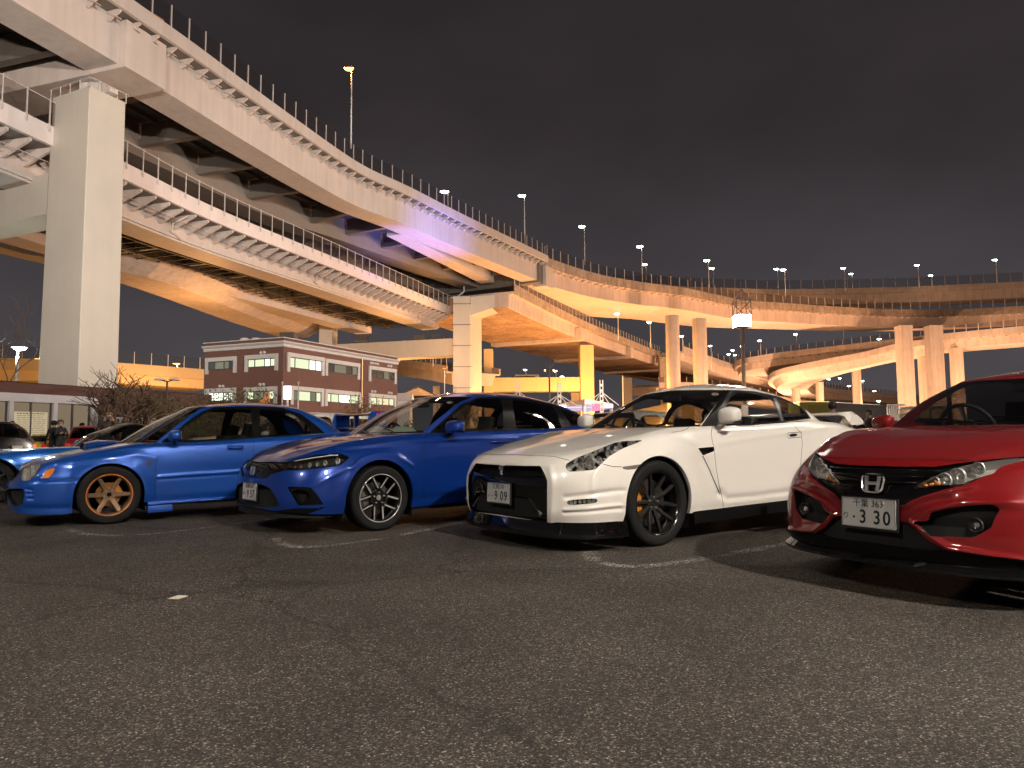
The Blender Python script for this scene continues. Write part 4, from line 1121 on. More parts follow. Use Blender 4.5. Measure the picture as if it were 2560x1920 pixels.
def brake_parts(A, rd, y, cal_mat, ang, disc_mat=None, caliper=True, cw=.05):
    out = []
    b = MB(); b.lathe([(.07, y - .015), (rd, y - .015), (rd, y + .012), (.085, y + .012), (.08, y + .035), (.0, y + .035)], 48, A)
    out.append(('brake_disc', b.mesh('brake_disc', disc_mat or M_disc, smooth=True, angle=30)))
    if caliper:
        b = MB(); vs = []
        for i in range(9):
            a = ang + (i / 8 - .5) * 1.15
            for r, yy in ((rd * .56, y + .02), (rd * .60, y + cw), (rd * .98, y + cw), (rd * 1.08, y + .02)):
                vs.append((math.cos(a) * r, yy, math.sin(a) * r))
        fs = [(i * 4 + j, i * 4 + (j + 1) % 4, i * 4 + 4 + (j + 1) % 4, i * 4 + 4 + j) for i in range(8) for j in range(4)] + [(0, 1, 2, 3), (32, 33, 34, 35)]
        b.add(vs, fs); out.append(('brake_caliper', b.mesh('brake_caliper', cal_mat, smooth=True, angle=40)))
    return out
def put_wheels(rig, meshes, spots, R_):
    """spots: (x, y, steer)"""
    for (x, y, st) in spots:
        e = bpy.data.objects.new('wheel', None); e.empty_display_size = .1; col.objects.link(e); e.parent = rig.root
        e.location = (x, y, R_); e.rotation_euler = (0, 0, (0 if y > 0 else math.pi) + st)
        for nm, me in meshes: new_obj(nm, me, e)

def number_plate(rig, pos, nrm_yaw, tilt, top, kana, digits, w=.33, h=.165, scale=1.0):
    """white plate with green-black characters; local x forward"""
    e = bpy.data.objects.new('number_plate', None); col.objects.link(e); e.parent = rig.root; e.location = pos
    # plate plane: its normal is the car's +x
    e.rotation_euler = (R(90) - tilt, 0, R(90) + nrm_yaw)
    b = MB(); b.box((0, 0, -.003), (w, h, .004)); o = bevel(new_obj('plate_blank', b.mesh('plate_blank', M_white_plate), e), .0015, 2)
    b = MB(); t = .006
    for c, d in (((0, h / 2 - t / 2, .0005), (w, t, .004)), ((0, -h / 2 + t / 2, .0005), (w, t, .004)), ((w / 2 - t / 2, 0, .0005), (t, h - 2 * t, .004)), ((-w / 2 + t / 2, 0, .0005), (t, h - 2 * t, .004))): b.box(c, d)
    new_obj('plate_rim', b.mesh('plate_rim', mat('plate_rim', (.5, .5, .48), .3, .6)), e)
    b = MB(); b.box((0, -.004, -.012), (w + .02, h + .02, .014)); new_obj('plate_frame', b.mesh('plate_frame', M_black), e)
    me = text_mesh(top, .052, .0006, squeeze=.95); me.materials.append(M_plate_ink); new_obj('lettering', me, e, (.0, .052, .0012))
    me = text_mesh(kana, .042, .0006); me.materials.append(M_plate_ink); new_obj('lettering', me, e, (-.138, -.025, .0012))
    x = -.075
    for ch in digits:
        if ch == '.':
            b = MB(); b.lathe([(0, 0), (.007, 0), (.007, .001), (0, .001)], 10); me = b.mesh('lettering', M_plate_ink); new_obj('lettering', me, e, (x - .012, -.028, .0006)); x += .032
        elif ch == ' ': x += .028
        else:
            me = text_mesh(ch, .108, .0006, squeeze=.86, bold=.0016); me.materials.append(M_plate_ink); new_obj('lettering', me, e, (x + .012, -.026, .0012)); x += .058
    for sx_ in (-.095, .095):
        b = MB(); b.lathe([(0, 0), (.007, 0), (.005, .004), (0, .004)], 10); new_obj('plate_bolt', b.mesh('plate_bolt', M_galv, smooth=True), e, (sx_, .058, .001))
    return e

def mirror_housing(rig, c, size, m, side=1, droop=0.0, name='wing_mirror', m2=None, rz=0.0):
    """rounded shell: flat glass face rearwards, bulged face forwards"""
    lx, ly, lz = size; n1, n2 = 20, 12; vs = []; 
    for i in range(n2 + 1):
        ph = -math.pi / 2 + math.pi * i / n2
        for j in range(n1):
            th = 2 * math.pi * j / n1; p = 3.4
            cx = math.copysign(abs(math.cos(ph)) ** (2 / p), math.cos(ph)); sz_ = math.copysign(abs(math.sin(ph)) ** (2 / p), math.sin(ph))
            x = cx * math.copysign(abs(math.cos(th)) ** (2 / p), math.cos(th)); y = cx * math.copysign(abs(math.sin(th)) ** (2 / p), math.sin(th))
            xx = x * lx / 2; 
            if xx < 0: xx *= .35
            tap = 1 - .18 * max(0, y) ; vs.append((xx, y * ly / 2, sz_ * lz / 2 * tap - .10 * lz * max(0, x)))
    fs = [(i * n1 + j, i * n1 + (j + 1) % n1, (i + 1) * n1 + (j + 1) % n1, (i + 1) * n1 + j) for i in range(n2) for j in range(n1)]
    for sg in (1, -1):
        b = MB(); b.add([(v[0], v[1] * sg, v[2]) for v in vs], fs)
        o = fix_normals(b.build(name, m, rig.root, smooth=True)); o.location = (c[0], c[1] * sg, c[2]); o.rotation_euler = (0, 0, rz * sg)
        b = MB(); b.box((-lx * .20, 0, 0), (.006, ly * .82, lz * .72)); b.build('mirror_glass', M_chrome, o)
        b = MB(); b.box((lx * .02, 0, -lz * .40), (lx * .62, ly * .80, lz * .16)); bevel(b.build('mirror_base', M_trim, o), .008, 2)
        b = MB(); b.tube([(c[0] + .02 * 0, (c[1] - ly * .25) * sg, c[2] - lz * .36), (c[0] - .01, (c[1] - ly * .75) * sg, c[2] - lz * .75 - droop)], [.022, .03], 10, caps=True)
        b.build('mirror_arm', m2 or M_trim, rig.root, smooth=True)

def seats(rig, xs, y=.36, z=.45, m=None, h=.72, w=.46):
    for x in xs:
        for sg in (1, -1):
            b = MB(); b.box((x + .22, y * sg, z - .08), (.5, w, .16)); b.box((x - .10, y * sg, z + h * .38), (.13, w * .92, h * .85), ry=-.28)
            b.box((x - .27, y * sg, z + h * .88), (.09, .24, .17), ry=-.25)
            for k in (-.07, .07): b.tube([(x - .21, y * sg + k, z + h * .66), (x - .26, y * sg + k, z + h * .85)], .008, 6)
            o = b.build('seat', m or M_seat, rig.root); bevel(o, .03, 3)
def steering(rig, x, y, z, r=.185, tilt=.45):
    b = MB(); M_ = Matrix.Translation((x, y, z)) @ Matrix.Rotation(R(-90) + tilt, 4, 'Y')
    pts = [(M_ @ Vector((math.cos(a) * r, math.sin(a) * r, 0))) for a in np.linspace(0, 2 * math.pi, 25)]
    b.tube(pts, .016, 8, caps=False); b.tube([M_ @ Vector((-r, 0, 0)), M_ @ Vector((r, 0, 0))], .014, 6); b.tube([M_ @ Vector((0, 0, -.02)), M_ @ Vector((0, 0, .02))], .06, 10)
    b.tube([M_ @ Vector((0, 0, 0)), M_ @ Vector((0, -r, 0))], .014, 6)
    b.build('steering_wheel', M_int, rig.root, smooth=True)

def build_shell(rig, spec, hi=True):
    """returns body skin, greenhouse skin and the body grid"""
    q = spec.get('res', 1.0) if hi else .35
    nf, ns, nr, nv, nt_ = int(80 * q), int(250 * q), int(26 * q) + 4, int(78 * q), int(26 * q) + 3
    G = loft(spec['rows'], spec['hood_c'], nf, ns, nr, nv, nt_, spec.get('hood_pw', 2.2))
    sk = Skin(rig)
    # sculpting
    P0 = G.reshape(-1, 3).copy(); Nn = grid_normals(G).reshape(-1, 3); off = np.zeros(len(P0))
    for (wx, wz, r_arch, amp, wid) in spec['arches']:
        rho = np.hypot(P0[:, 0] - wx, P0[:, 2] - wz)
        k = amp * np.exp(-((np.maximum(rho - r_arch - .02, 0)) / wid) ** 2) * (np.abs(Nn[:, 1]) > .2) * np.clip((P0[:, 2] - .2) / .1, 0, 1)
        off += k
    if spec.get('strokes'):
        px_ = project(rig.world(P0)); fc = ((np.array([0, 0, EYE]) - rig.world(P0)) * rig.world_dir(Nn)).sum(1) > 0
        for (poly, wd, amp) in spec['strokes']:
            d = seg_dist(px_, poly); off += np.where(fc, amp * np.exp(-(d / wd) ** 2), 0)
    for f in spec.get('disp', []): off += f(P0, Nn)
    G = (P0 + Nn * off[:, None]).reshape(G.shape)
    G[:, :, 1] = np.maximum(G[:, :, 1], 0)
    sk.add_grid(G)
    # greenhouse
    gk = Skin(rig)
    if spec.get('cabin'):
        G2 = loft(spec['cabin'], spec['roof_c'], int(46 * q), int(90 * q), int(30 * q), int(40 * q), int(22 * q), spec.get('roof_pw', 2.0))
        ks = int(40 * q); nn2 = grid_normals(G2); gk.add_grid(G2[:ks], 'side', nn2[:ks]); gk.add_grid(G2[ks - 1:], 'body', nn2[ks - 1:])
        # open the body under the greenhouse
        ring = G2[0]; poly = [(p[0], max(p[1], 0)) for p in ring[::2]] + [(ring[-1][0], -.2), (ring[0][0], -.2)]
        cx = np.mean([p[0] for p in poly]); poly = [(cx + (x - cx) * .985, y * .975) for x, y in poly]
        d = sdf_poly(sk.V[:, :2], poly); d = np.where(sk.Nn[:, 2] > .25, d, 9)
        sk.clip(d * 1.0, 'body', 'hole'); sk.drop('hole')
    # wheel arches
    for (wx, wz, r_arch, amp, wid) in spec['arches']:
        d = np.hypot(sk.V[:, 0] - wx, sk.V[:, 2] - wz) - r_arch; d = np.where(sk.V[:, 1] > .45, d, 9)
        below = np.where((np.abs(sk.V[:, 0] - wx) < r_arch) & (sk.V[:, 2] < wz) & (sk.V[:, 1] > .45), -1, d)
        dd_ = np.where(sk.V[:, 2] < wz, np.abs(sk.V[:, 0] - wx) - r_arch, d); dd_ = np.where(sk.V[:, 1] > .45, dd_, 9)
        sk.clip(dd_, 'body', 'hole'); sk.drop('hole')
    return sk, gk, G
def finish_shell(rig, spec, G):
    W_ = max(v for _, v in spec['rows'][1]['W'])
    arch = spec['arches']
    def near_arch(v):
        return any(abs(np.hypot(v[0] - a[0], v[2] - a[1]) - a[2]) < .012 or (v[2] < a[1] and abs(abs(v[0] - a[0]) - a[2]) < .012) for a in arch) and v[1] > .4
    for a in arch:
        b = MB()
        for sg in (1, -1):
            n = 20; vs = []
            for i in range(n + 1):
                t = math.pi * i / n
                for y in (W_ - .035, W_ - .42): vs.append((a[0] + math.cos(t) * (a[2] + .012), y * sg, a[1] + math.sin(t) * (a[2] + .012)))
            vs = [(a[0] + a[2] + .012, (W_ - .035) * sg, .12), (a[0] + a[2] + .012, (W_ - .42) * sg, .12)] + vs + [(a[0] - a[2] - .012, (W_ - .035) * sg, .12), (a[0] - a[2] - .012, (W_ - .42) * sg, .12)]
            k = len(vs) // 2; b.add(vs, [(2 * i, 2 * i + 1, 2 * i + 3, 2 * i + 2) for i in range(k - 1)])
            # inner wall
            c = len(vs); vv = [(v[0], v[1], v[2]) for v in vs[1::2]]; b.add(vv + [(a[0], (W_ - .42) * sg, a[1])], [(i, i + 1, len(vv)) for i in range(len(vv) - 1)])
        b.build('wheel_arch_liner', M_liner, rig.root)
    # floor pan, closed like a shallow tray
    row = G[0][::4]; b = MB(); n = len(row); zf_ = .17
    ring = [(p[0] * .985, p[1] * .96) for p in row]; arcs = spec['arches']
    def yin(x, y): return min(y, W_ - .43) if any(abs(x - a[0]) < a[2] + .02 for a in arcs) else y
    L = [(x, yin(x, y)) for x, y in ring]
    vs = [(x, y, zf_) for x, y in L] + [(x, -y, zf_) for x, y in L]
    b.add(vs, [(i, i + 1, n + i + 1, n + i) for i in range(n - 1)])
    vs = [(x, y, zf_) for x, y in L] + [(x, y, .42) for x, y in L]; b.add(vs, [(i, i + 1, n + i + 1, n + i) for i in range(n - 1)])
    vs = [(x, -y, zf_) for x, y in L] + [(x, -y, .42) for x, y in L]; b.add(vs, [(i, i + 1, n + i + 1, n + i) for i in range(n - 1)])
    b.build('floor_pan', M_liner, rig.root)
    return near_arch
def cabin_tub(rig, spec, zf_=.40, inset=.06, dash_h=.02):
    if not spec.get('cabin'): return
    ring = outline(spec['cabin'][0], 20, 40, 16); b = MB(); n = len(ring)
    cx = ring[:, 0].mean(); I = [(cx + (p[0] - cx) * .97, max(p[1] - inset, 0), p[2] - .012) for p in ring]
    for sg in (1, -1):
        vs = [(x, y * sg, z) for x, y, z in I] + [(x, y * sg, zf_) for x, y, z in I]; b.add(vs, [(i, i + 1, n + i + 1, n + i) for i in range(n - 1)])
    vs = [(x, y, zf_) for x, y, z in I] + [(x, -y, zf_) for x, y, z in I]; b.add(vs, [(i, i + 1, n + i + 1, n + i) for i in range(n - 1)])
    b.build('cabin_lining', M_int, rig.root)
    x0 = ring[0][0]; zb = float(ring[0][2]); w = float(ring[:, 1].max()) * 2 - .16
    b = MB(); b.box((x0 - .30, 0, zb - .14), (.52, w, .24)); o = b.build('dashboard', M_int, rig.root); bevel(o, .06, 3)

def rear_glass(gk, cabin, frac=(.10, .93)):
    base = cabin[0]['tail'][0]; top = cabin[-1]['tail'][0]
    zT0, zT1 = float(tab(cabin[0]['z'], np.array([base]))[0]), float(tab(cabin[-1]['z'], np.array([top]))[0])
    wb = float(tab(cabin[0]['W'], np.array([base + cabin[0]['tail'][1]]))[0]); wt = float(tab(cabin[-1]['W'], np.array([top + cabin[-1]['tail'][1]]))[0])
    V = gk.V; t = (V[:, 2] - zT0) / (zT1 - zT0); w = (wb + (wt - wb) * t) * .86
    gk.clip(np.maximum.reduce([V[:, 1] - w, (frac[0] - t) * .3, (t - frac[1]) * .3, V[:, 0] - (top + .08)]), 'side', 'rear_glass')
def side_strokes(fr, d):
    pass

def inspection_sticker(rig, px, py, sg_y=None):
    h, n = rig.hit(px, py)
    if h is None: return
    b = MB(); Q = Matrix.Translation(h - n * .004) @ n.to_track_quat('Z', 'Y').to_matrix().to_4x4(); b.lathe([(0, .001), (.035, .001), (.035, -.001)], 20, Q); b.build('inspection_sticker', mat('sticker_cream', (.50, .42, .28), .5), rig.root)
def cabin_mirror(rig, x, z):
    b = MB(); b.box((x, 0, z), (.03, .24, .065)); bevel(b.build('rear_view_mirror', M_int, rig.root), .015, 3)
def wipers(rig, x, z, L=.50):
    for y in (-.02, .50):
        b = MB(); b.tube([(x + .03, y, z), (x - .05, y - L * .5, z + .03), (x - .16, y - L, z + .04)], .007, 5); b.build('wiper', M_trim, rig.root)
# ================================================================= white coupe
def zc_(x0, y0, k): return lambda pts: [(x0 + x / k, y0 + y / k) for x, y in pts]
z1 = zc_(0, 960, 3.456); z2 = zc_(560, 940, 3.456); z3 = zc_(1120, 930, 3.456); z4 = zc_(1600, 920, 3.456); z5 = zc_(1920, 900, 2.861)
P_white = mat('white_paint', (.80, .76, .69), .28, coat=1.0, spec=.5)
P_imp = mat('light_blue_paint', (.005, .076, .40), .34, .35, coat=1.0)
P_civ = mat('deep_blue_paint', (.002, .036, .26), .34, .35, coat=1.0)
P_red = mat('red_paint', (.185, .005, .006), .42, .1, coat=1.0, spec=.2)
M_rim_dark = mat('dark_chrome_rim', (.05, .048, .046), .28, .6)
M_rim_bronze = mat('bronze_rim', (.24, .145, .085), .38, .5)
M_rim_black = mat('gloss_black_rim', (.012, .012, .012), .18, .2, coat=.6)
M_rim_cut = mat('machined_rim', (.62, .60, .57), .3, .55)
M_gold = mat('gold_caliper', (.62, .25, .03), .35, .3)
M_orange = mat('orange_stripe', (.75, .22, .03), .35)
M_grey_metal = mat('caliper_grey', (.28, .26, .24), .4, .6)

def lamp_bowls(rig, lst, name='headlight_bowl', parent=None, m=None, back=.05):
    """reflector bowls with a projector lens, set behind the lamp glass: (px, py, radius)"""
    for (px, py, r) in lst:
        h, n = rig.hit(px, py)
        if h is None: continue
        for sg in (1, -1):
            b = MB(); A = Matrix.Translation((h.x - back, h.y * sg, h.z)) @ Matrix.Rotation(R(90), 4, 'Y')
            b.lathe([(r * .25, -r * .35), (r * .6, -.3 * r), (r * .9, 0), (r, r * .35), (r * 1.06, r * .35)], 20, A)
            o = b.build(name, m or M_refl, rig.root, smooth=True)
            b = MB(); b.lathe([(0, r * .12), (r * .25, r * .08), (r * .42, -r * .1), (r * .45, -r * .3)], 16, A); b.build('bulb_lens', M_chrome, o, smooth=True)

gtr = CarRig('white_coupe', (.6815, 6.725), 54.5, 'white coupe with black front lip and dark rims beside the red hatchback', paint=P_white)
G_spec = dict(
    rows=[
        dict(nose=(.955, .60, 3.0), tail=(-3.66, .42, 3.2), W=[(.34, .895), (0, .92), (-.46, .90), (-1.2, .885), (-2.3, .90), (-3.2, .90)], z=[(.96, .222), (.34, .236), (-.46, .247), (-2.0, .272), (-3.3, .30), (-3.7, .33)]),
        dict(nose=(.975, .60, 3.1), tail=(-3.70, .44, 3.2), W=[(.34, .915), (0, .925), (-.46, .915), (-1.2, .912), (-2.2, .92), (-3.2, .92)], z=[(.98, .33), (.34, .335), (-.46, .345), (-3.3, .38), (-3.7, .40)]),
        dict(nose=(.975, .60, 3.1), tail=(-3.70, .44, 3.2), W=[(.34, .925), (0, .930), (-.5, .925), (-1.2, .905), (-2.0, .91), (-2.78, .93), (-3.2, .92)], z=[(.98, .50), (-3.7, .55)]),
        dict(nose=(.945, .60, 2.9), tail=(-3.68, .44, 3.0), W=[(.34, .905), (0, .925), (-.5, .925), (-1.0, .905), (-1.9, .90), (-2.78, .935), (-3.2, .90)], z=[(.95, .665), (.34, .68), (0, .71), (-.8, .73), (-3.7, .75)]),
        dict(nose=(.885, .62, 2.7), tail=(-3.64, .44, 2.8), W=[(.30, .83), (0, .86), (-.5, .875), (-.9, .875), (-1.9, .875), (-2.78, .90), (-3.2, .86)], z=[(.89, .745), (.6, .775), (.35, .815), (0, .868), (-.35, .93), (-.8, .955), (-1.9, .985), (-2.8, .99), (-3.64, .93)]),
        dict(nose=(.84, .66, 2.6), tail=(-3.58, .42, 2.6), W=[(.30, .72), (0, .745), (-.5, .80), (-.9, .835), (-1.9, .835), (-2.78, .82), (-3.2, .76)], z=[(.84, .765), (.6, .805), (.35, .858), (0, .93), (-.35, .988), (-.8, 1.003), (-1.3, 1.008), (-1.9, 1.04), (-2.45, 1.065), (-2.9, 1.055), (-3.3, 1.0), (-3.58, .965)]),
    ],
    hood_c=[(.84, .765), (.6, .83), (.35, .885), (0, .95), (-.4, 1.0), (-.8, 1.01), (-2.9, 1.02), (-3.3, 1.0), (-3.58, .985)], hood_pw=1.8,
    arches=[(0, .356, .392, .016, .07), (-2.78, .356, .395, .016, .08)],
    cabin=[
        dict(nose=(-.42, .34, 2.2), tail=(-3.22, .65, 2.4), W=[(-.75, .775), (-1.4, .805), (-2.2, .79), (-2.6, .73)], z=[(-.42, .985), (-.75, .995), (-.9, .998), (-1.3, 1.006), (-1.9, 1.042), (-2.45, 1.068), (-2.9, 1.05), (-3.22, .995)]),
        dict(nose=(-.84, .30, 2.3), tail=(-2.86, .50, 2.5), W=[(-1.14, .70), (-1.6, .725), (-2.1, .71), (-2.4, .66)], z=[(-.84, 1.19), (-1.2, 1.20), (-1.6, 1.215), (-2.2, 1.225), (-2.86, 1.20)]),
        dict(nose=(-1.25, .24, 2.5), tail=(-2.46, .34, 2.6), W=[(-1.5, .575), (-1.8, .59), (-2.12, .55)], z=[(-1.25, 1.395), (-1.5, 1.385), (-1.75, 1.39), (-2.1, 1.362), (-2.46, 1.34)]),
    ],
    roof_c=[(-1.25, 1.41), (-1.6, 1.468), (-2.0, 1.472), (-2.25, 1.43), (-2.46, 1.365)],
    strokes=[(z3([(1010, 1085), (1250, 1055), (1500, 1022)]), 5.5, -.014), (z3([(1010, 1195), (1200, 1185), (1480, 1150)]), 5.0, .012), (z3([(1010, 1215), (1200, 1208), (1480, 1180)]), 5.0, -.012),
             (z3([(880, 830), (905, 980), (905, 1100), (890, 1280)]), 9, .008),
             (z3([(1320, 800), (1260, 900), (1250, 1020)]), 8, .010), (z4([(0, 610), (150, 580), (330, 585), (470, 640)]), 9, .008),
             (z4([(700, 1075), (760, 1130), (1000, 1108), (1335, 1060)]), 9, -.016), (z4([(690, 650), (1000, 600), (1340, 555), (1600, 520)]), 5, .006),
             (z3([(520, 640), (900, 530), (1200, 470)]), 9, .010), (z4([(530, 745), (610, 900), (690, 1090)]), 9, -.012)],
)
sk, gk, GG = build_shell(gtr, G_spec)
gtr.make_bvh([sk, gk])
sk.clip_px(z3([(310, 800), (800, 813), (835, 880), (858, 935), (857, 1300), (700, 1275), (215, 1195), (215, 915), (255, 880)]), 'body', 'bar')
sk.clip_px(z3([(335, 808), (792, 820), (822, 900), (560, 905), (262, 882)]), 'bar', 'grille_up')
sk.clip_px(z3([(265, 1190), (290, 1085), (480, 1050), (690, 1085), (730, 1150), (800, 1250), (852, 1275), (700, 1262), (480, 1235)]), 'bar', 'grille_lo')
sk.clip_px(round_poly(z3([(1015, 822), (1022, 793), (1100, 745), (1250, 688), (1430, 613), (1500, 598), (1688, 588), (1600, 625), (1500, 665), (1400, 722), (1330, 792), (1275, 842), (1150, 857), (1040, 862)]), .12), 'body', 'headlight')
sk.clip_px(round_poly(z3([(1022, 1130), (1045, 1108), (1275, 1090), (1296, 1110), (1270, 1135), (1045, 1152)]), .2), 'body', 'drl')
sk.clip_px(z3([(1500, 820), (1668, 797), (1625, 838), (1525, 848)]), 'body', 'marker')
sk.clip_px(z4([(500, 692), (638, 680), (641, 718), (545, 757)]), 'body', 'vent')
sk.clip_px(round_poly(z4([(1283, 572), (1360, 564), (1362, 590), (1284, 598)]), .3), 'body', 'handle_slot')
gk.clip_px(z4([(748, 191), (600, 189), (300, 194), (120, 206), (-700, 330), (-700, 530), (0, 530), (520, 530), (520, 498)]), ['side', 'body'], 'windshield', cond=lambda v: v[:, 0] > -1.75)
gk.clip_px(z4([(520, 510), (640, 515), (920, 500), (1240, 468), (1480, 437), (1387, 315), (1280, 272), (1170, 242), (1000, 203), (850, 192), (748, 188)]), ['body', 'side'], 'trim')
gk.clip_px(round_poly(z4([(655, 500), (782, 255), (850, 214), (1000, 224), (1105, 256), (1150, 290), (1212, 456), (920, 488)]), .08), 'trim', 'door_glass')
gk.clip_px(round_poly(z4([(1195, 266), (1280, 292), (1366, 322), (1468, 432), (1250, 457)]), .08), 'trim', 'quarter_glass')
gk.clip_px(z4([(1152, 255), (1185, 262), (1240, 458), (1222, 460)]), 'trim', 'pillar_strip')
nu_, = [GG.shape[1]]
rear_glass(gk, G_spec['cabin']); gk.relabel('side', 'body')
near = finish_shell(gtr, G_spec, GG)
gtr.emit_label(sk, 'body', 'body_shell', P_white); gtr.emit_label(gk, 'body', 'roof', P_white)
gtr.flange(sk, 'body', 'arch_lip', np.array([0, -.035, 0]), P_white, near)
gtr.emit_label(gk, 'windshield', 'windshield', G_glass); gtr.emit_label(gk, 'trim', 'window_frame', M_trim, joined=False); gtr.emit_label(gk, 'door_glass', 'door_window', G_glass, joined=False)
gtr.emit_label(gk, 'quarter_glass', 'quarter_window', G_dark, joined=False); gtr.emit_label(gk, 'rear_glass', 'rear_window', G_glass); gtr.emit_label(gk, 'pillar_strip', 'pillar_strip', mat('pillar_grey', (.09, .09, .09), .35), joined=False)
gtr.emit_label(sk, 'bar', 'grille_surround', M_black_gloss, inset=.018)
gtr.recess(sk, 'grille_up', 'upper_grille', .07, M_mesh); gtr.recess(sk, 'grille_lo', 'lower_grille', .09, M_mesh)
gtr.recess(sk, 'headlight', 'headlight_housing', .06, mat('painted_facet_reflector', (.78, .77, .74), .22, .35, color2=(.004, .004, .004), nscale=15), joined=False); gtr.emit_label(sk, 'headlight', 'headlight', G_lens, joined=False)  # bright and dark facet reflections put into the colour
for n_r in mat('painted_facet_reflector').node_tree.nodes:
    if n_r.type == 'VALTORGB': n_r.color_ramp.elements[0].position = .46; n_r.color_ramp.elements[1].position = .62
gtr.recess(sk, 'drl', 'daylight_lamp', .02, mat('painted_facet_reflector'), joined=False); gtr.emit_label(sk, 'drl', 'lamp_cover', G_lens, joined=False)
gtr.emit_label(sk, 'marker', 'side_marker', mat('marker_lens', (.16, .13, .11), .2, coat=.5), joined=False); gtr.recess(sk, 'vent', 'fender_vent', .03, M_black_gloss, joined=False)
gtr.recess(sk, 'handle_slot', 'door_handle', .006, M_trim, joined=False)
lamp_bowls(gtr, [(1120 + 1195 / 3.456, 930 + 790 / 3.456, .048), (1120 + 1270 / 3.456, 930 + 762 / 3.456, .030), (1120 + 1360 / 3.456, 930 + 705 / 3.456, .036), (1120 + 1450 / 3.456, 930 + 655 / 3.456, .030), (1120 + 1540 / 3.456, 930 + 625 / 3.456, .026), (1120 + 1110 / 3.456, 930 + 810 / 3.456, .03)])
lamp_bowls(gtr, [(1120 + x / 3.456, 930 + (1128 - (x - 1060) * .085) / 3.456, 0.0135) for x in (1058, 1095, 1135, 1175, 1215, 1255)], 'lamp_reflector', back=.008)
gtr.gap([z3([(355, 716), (520, 713), (760, 720), (930, 733), (1050, 765)]), z4([(430, 500), (410, 525), (360, 545), (270, 558)]), z3([(1335, 795), (1420, 817), (1500, 820)]),
         z4([(625, 508), (614, 560), (620, 610), (640, 700), (655, 850), (680, 1000), (705, 1110), (714, 1150), (720, 1225)]), z4([(1310, 480), (1392, 560), (1402, 650), (1390, 800), (1370, 930), (1335, 1060)]),
         z4([(1276, 562), (1392, 552), (1396, 595), (1278, 607), (1276, 562)])])
gtr.gap([z3([(1222, 534), (1300, 512), (1380, 500), (1440, 496)])], name='hood_duct', w=.014, mirror=True, lift=.002)
gtr.gap([z4([(540, 757), (600, 880), (650, 1000), (690, 1090)])], w=.005)
r0 = outline(G_spec['rows'][0], 80, 250, 30)
i_l = int(np.argmax(r0[:, 0] < .352))
gtr.lip(r0, 0, i_l, [(-.08, .245), (.004, .238), (.02, .18), (.034, .125), (.03, .112), (-.08, .118)], 'front_lip', M_black_gloss, full=True)
i0, i1 = int(np.argmax(r0[:, 0] < -.43)), int(np.argmax(r0[:, 0] < -2.36))
def zr(f): return lambda p: f + (p[2] - .25)
gtr.lip(r0, i0, i1, [(-.06, zr(.262)), (.012, zr(.258)), (.022, zr(.20)), (.02, zr(.155)), (-.06, zr(.150))], 'side_skirt', M_trim)
number_plate(gtr, (.992, .0, .437), 0, .04, '江東310', 'ふ', '.9 09')
# emblem: stacked letters on the upper grille
for (tx, dz, sz) in (('GT', .018, .05), ('R', -.022, .055)):
    me = text_mesh(tx, sz, .004, bold=.001); me.materials.append(M_chrome); o = new_obj('badge', me, gtr.root, (.958, .0, .63 + dz), (R(82), 0, R(90)))
# silver vanes in the bumper opening
for sg in (1, -1):
    b = MB(); h0, _ = gtr.hit(*z3([(700, 1095)])[0]); h1, _ = gtr.hit(*z3([(790, 1240)])[0])
    b.tube([(h0.x - .05, h0.y * sg, h0.z), ((h0.x + h1.x) / 2 - .035, (h0.y + h1.y) / 2 * sg, (h0.z + h1.z) / 2), (h1.x - .02, h1.y * sg, h1.z)], [.006, .014, .020], 10); b.build('bumper_vane', mat('satin_silver', (.42, .41, .40), .3, .9), gtr.root, smooth=True)
# mirrors, wing, wheels, cabin
mh, _ = gtr.hit(*z4([(800, 555)])[0])
mirror_housing(gtr, (-.90, .98, 1.10), (.18, .205, .155), P_white, m2=P_white, rz=.12)
b = MB(); 
for sg in (1, -1): b.tube([(-3.33, .66 * sg, 1.0), (-3.36, .665 * sg, 1.05), (-3.40, .67 * sg, 1.10)], [.05, .045, .04], 8)
b.build('wing_strut', P_white, gtr.root, smooth=True)
b = MB(); n = 14
prof = [(-.15, .0), (-.10, .022), (.02, .03), (.13, .012), (.16, -.002), (.12, -.010), (0, -.012), (-.12, -.012)]
ys = np.linspace(-.76, .76, 25); vs = []
for y in ys:
    e_ = max(0, (abs(y) - .62) / .14); dz = -.09 * e_ ** 2.4; th = 1 + 1.6 * e_
    for px_, pz in prof: vs.append((-3.44 - px_, y, 1.15 + pz * th + dz))
k = len(prof); b.add(vs, [(i * k + j, i * k + (j + 1) % k, (i + 1) * k + (j + 1) % k, (i + 1) * k + j) for i in range(len(ys) - 1) for j in range(k)] + [tuple(range(k)), tuple(range((len(ys) - 1) * k, len(ys) * k))])
fix_normals(b.build('rear_wing', P_white, gtr.root, smooth=True, angle=50))
W_, A = wheel_common(gtr, None, .356, .262, .255, M_rim_black)
b = MB()
for i in range(10):
    a = 2 * math.pi * i / 10 + .1; tw = .12 if i % 2 else -.12
    spoke_bar(b, .055, .252, .030, .020, a - tw * .3, .050, .100, .028, skew=tw * .8, wm=.007, ym=.006)
b.lathe([(.0, .058), (.028, .060), (.034, .052), (.062, .050), (.068, .03), (.068, -.02)], 24, A)
W_.append(('spokes', b.mesh('spokes', M_rim_dark, smooth=True, angle=28)))
b = MB()
for i in range(5):
    a = 2 * math.pi * i / 5 + .4; b.lathe([(0, .068), (.008, .068), (.010, .05)], 6, Matrix.Translation((math.cos(a) * .048, 0, math.sin(a) * .048)) @ A)
W_.append(('lug_nut', b.mesh('lug_nut', M_chrome)))
W_ += brake_parts(A, .195, -.015, M_gold, .15, cw=.045)
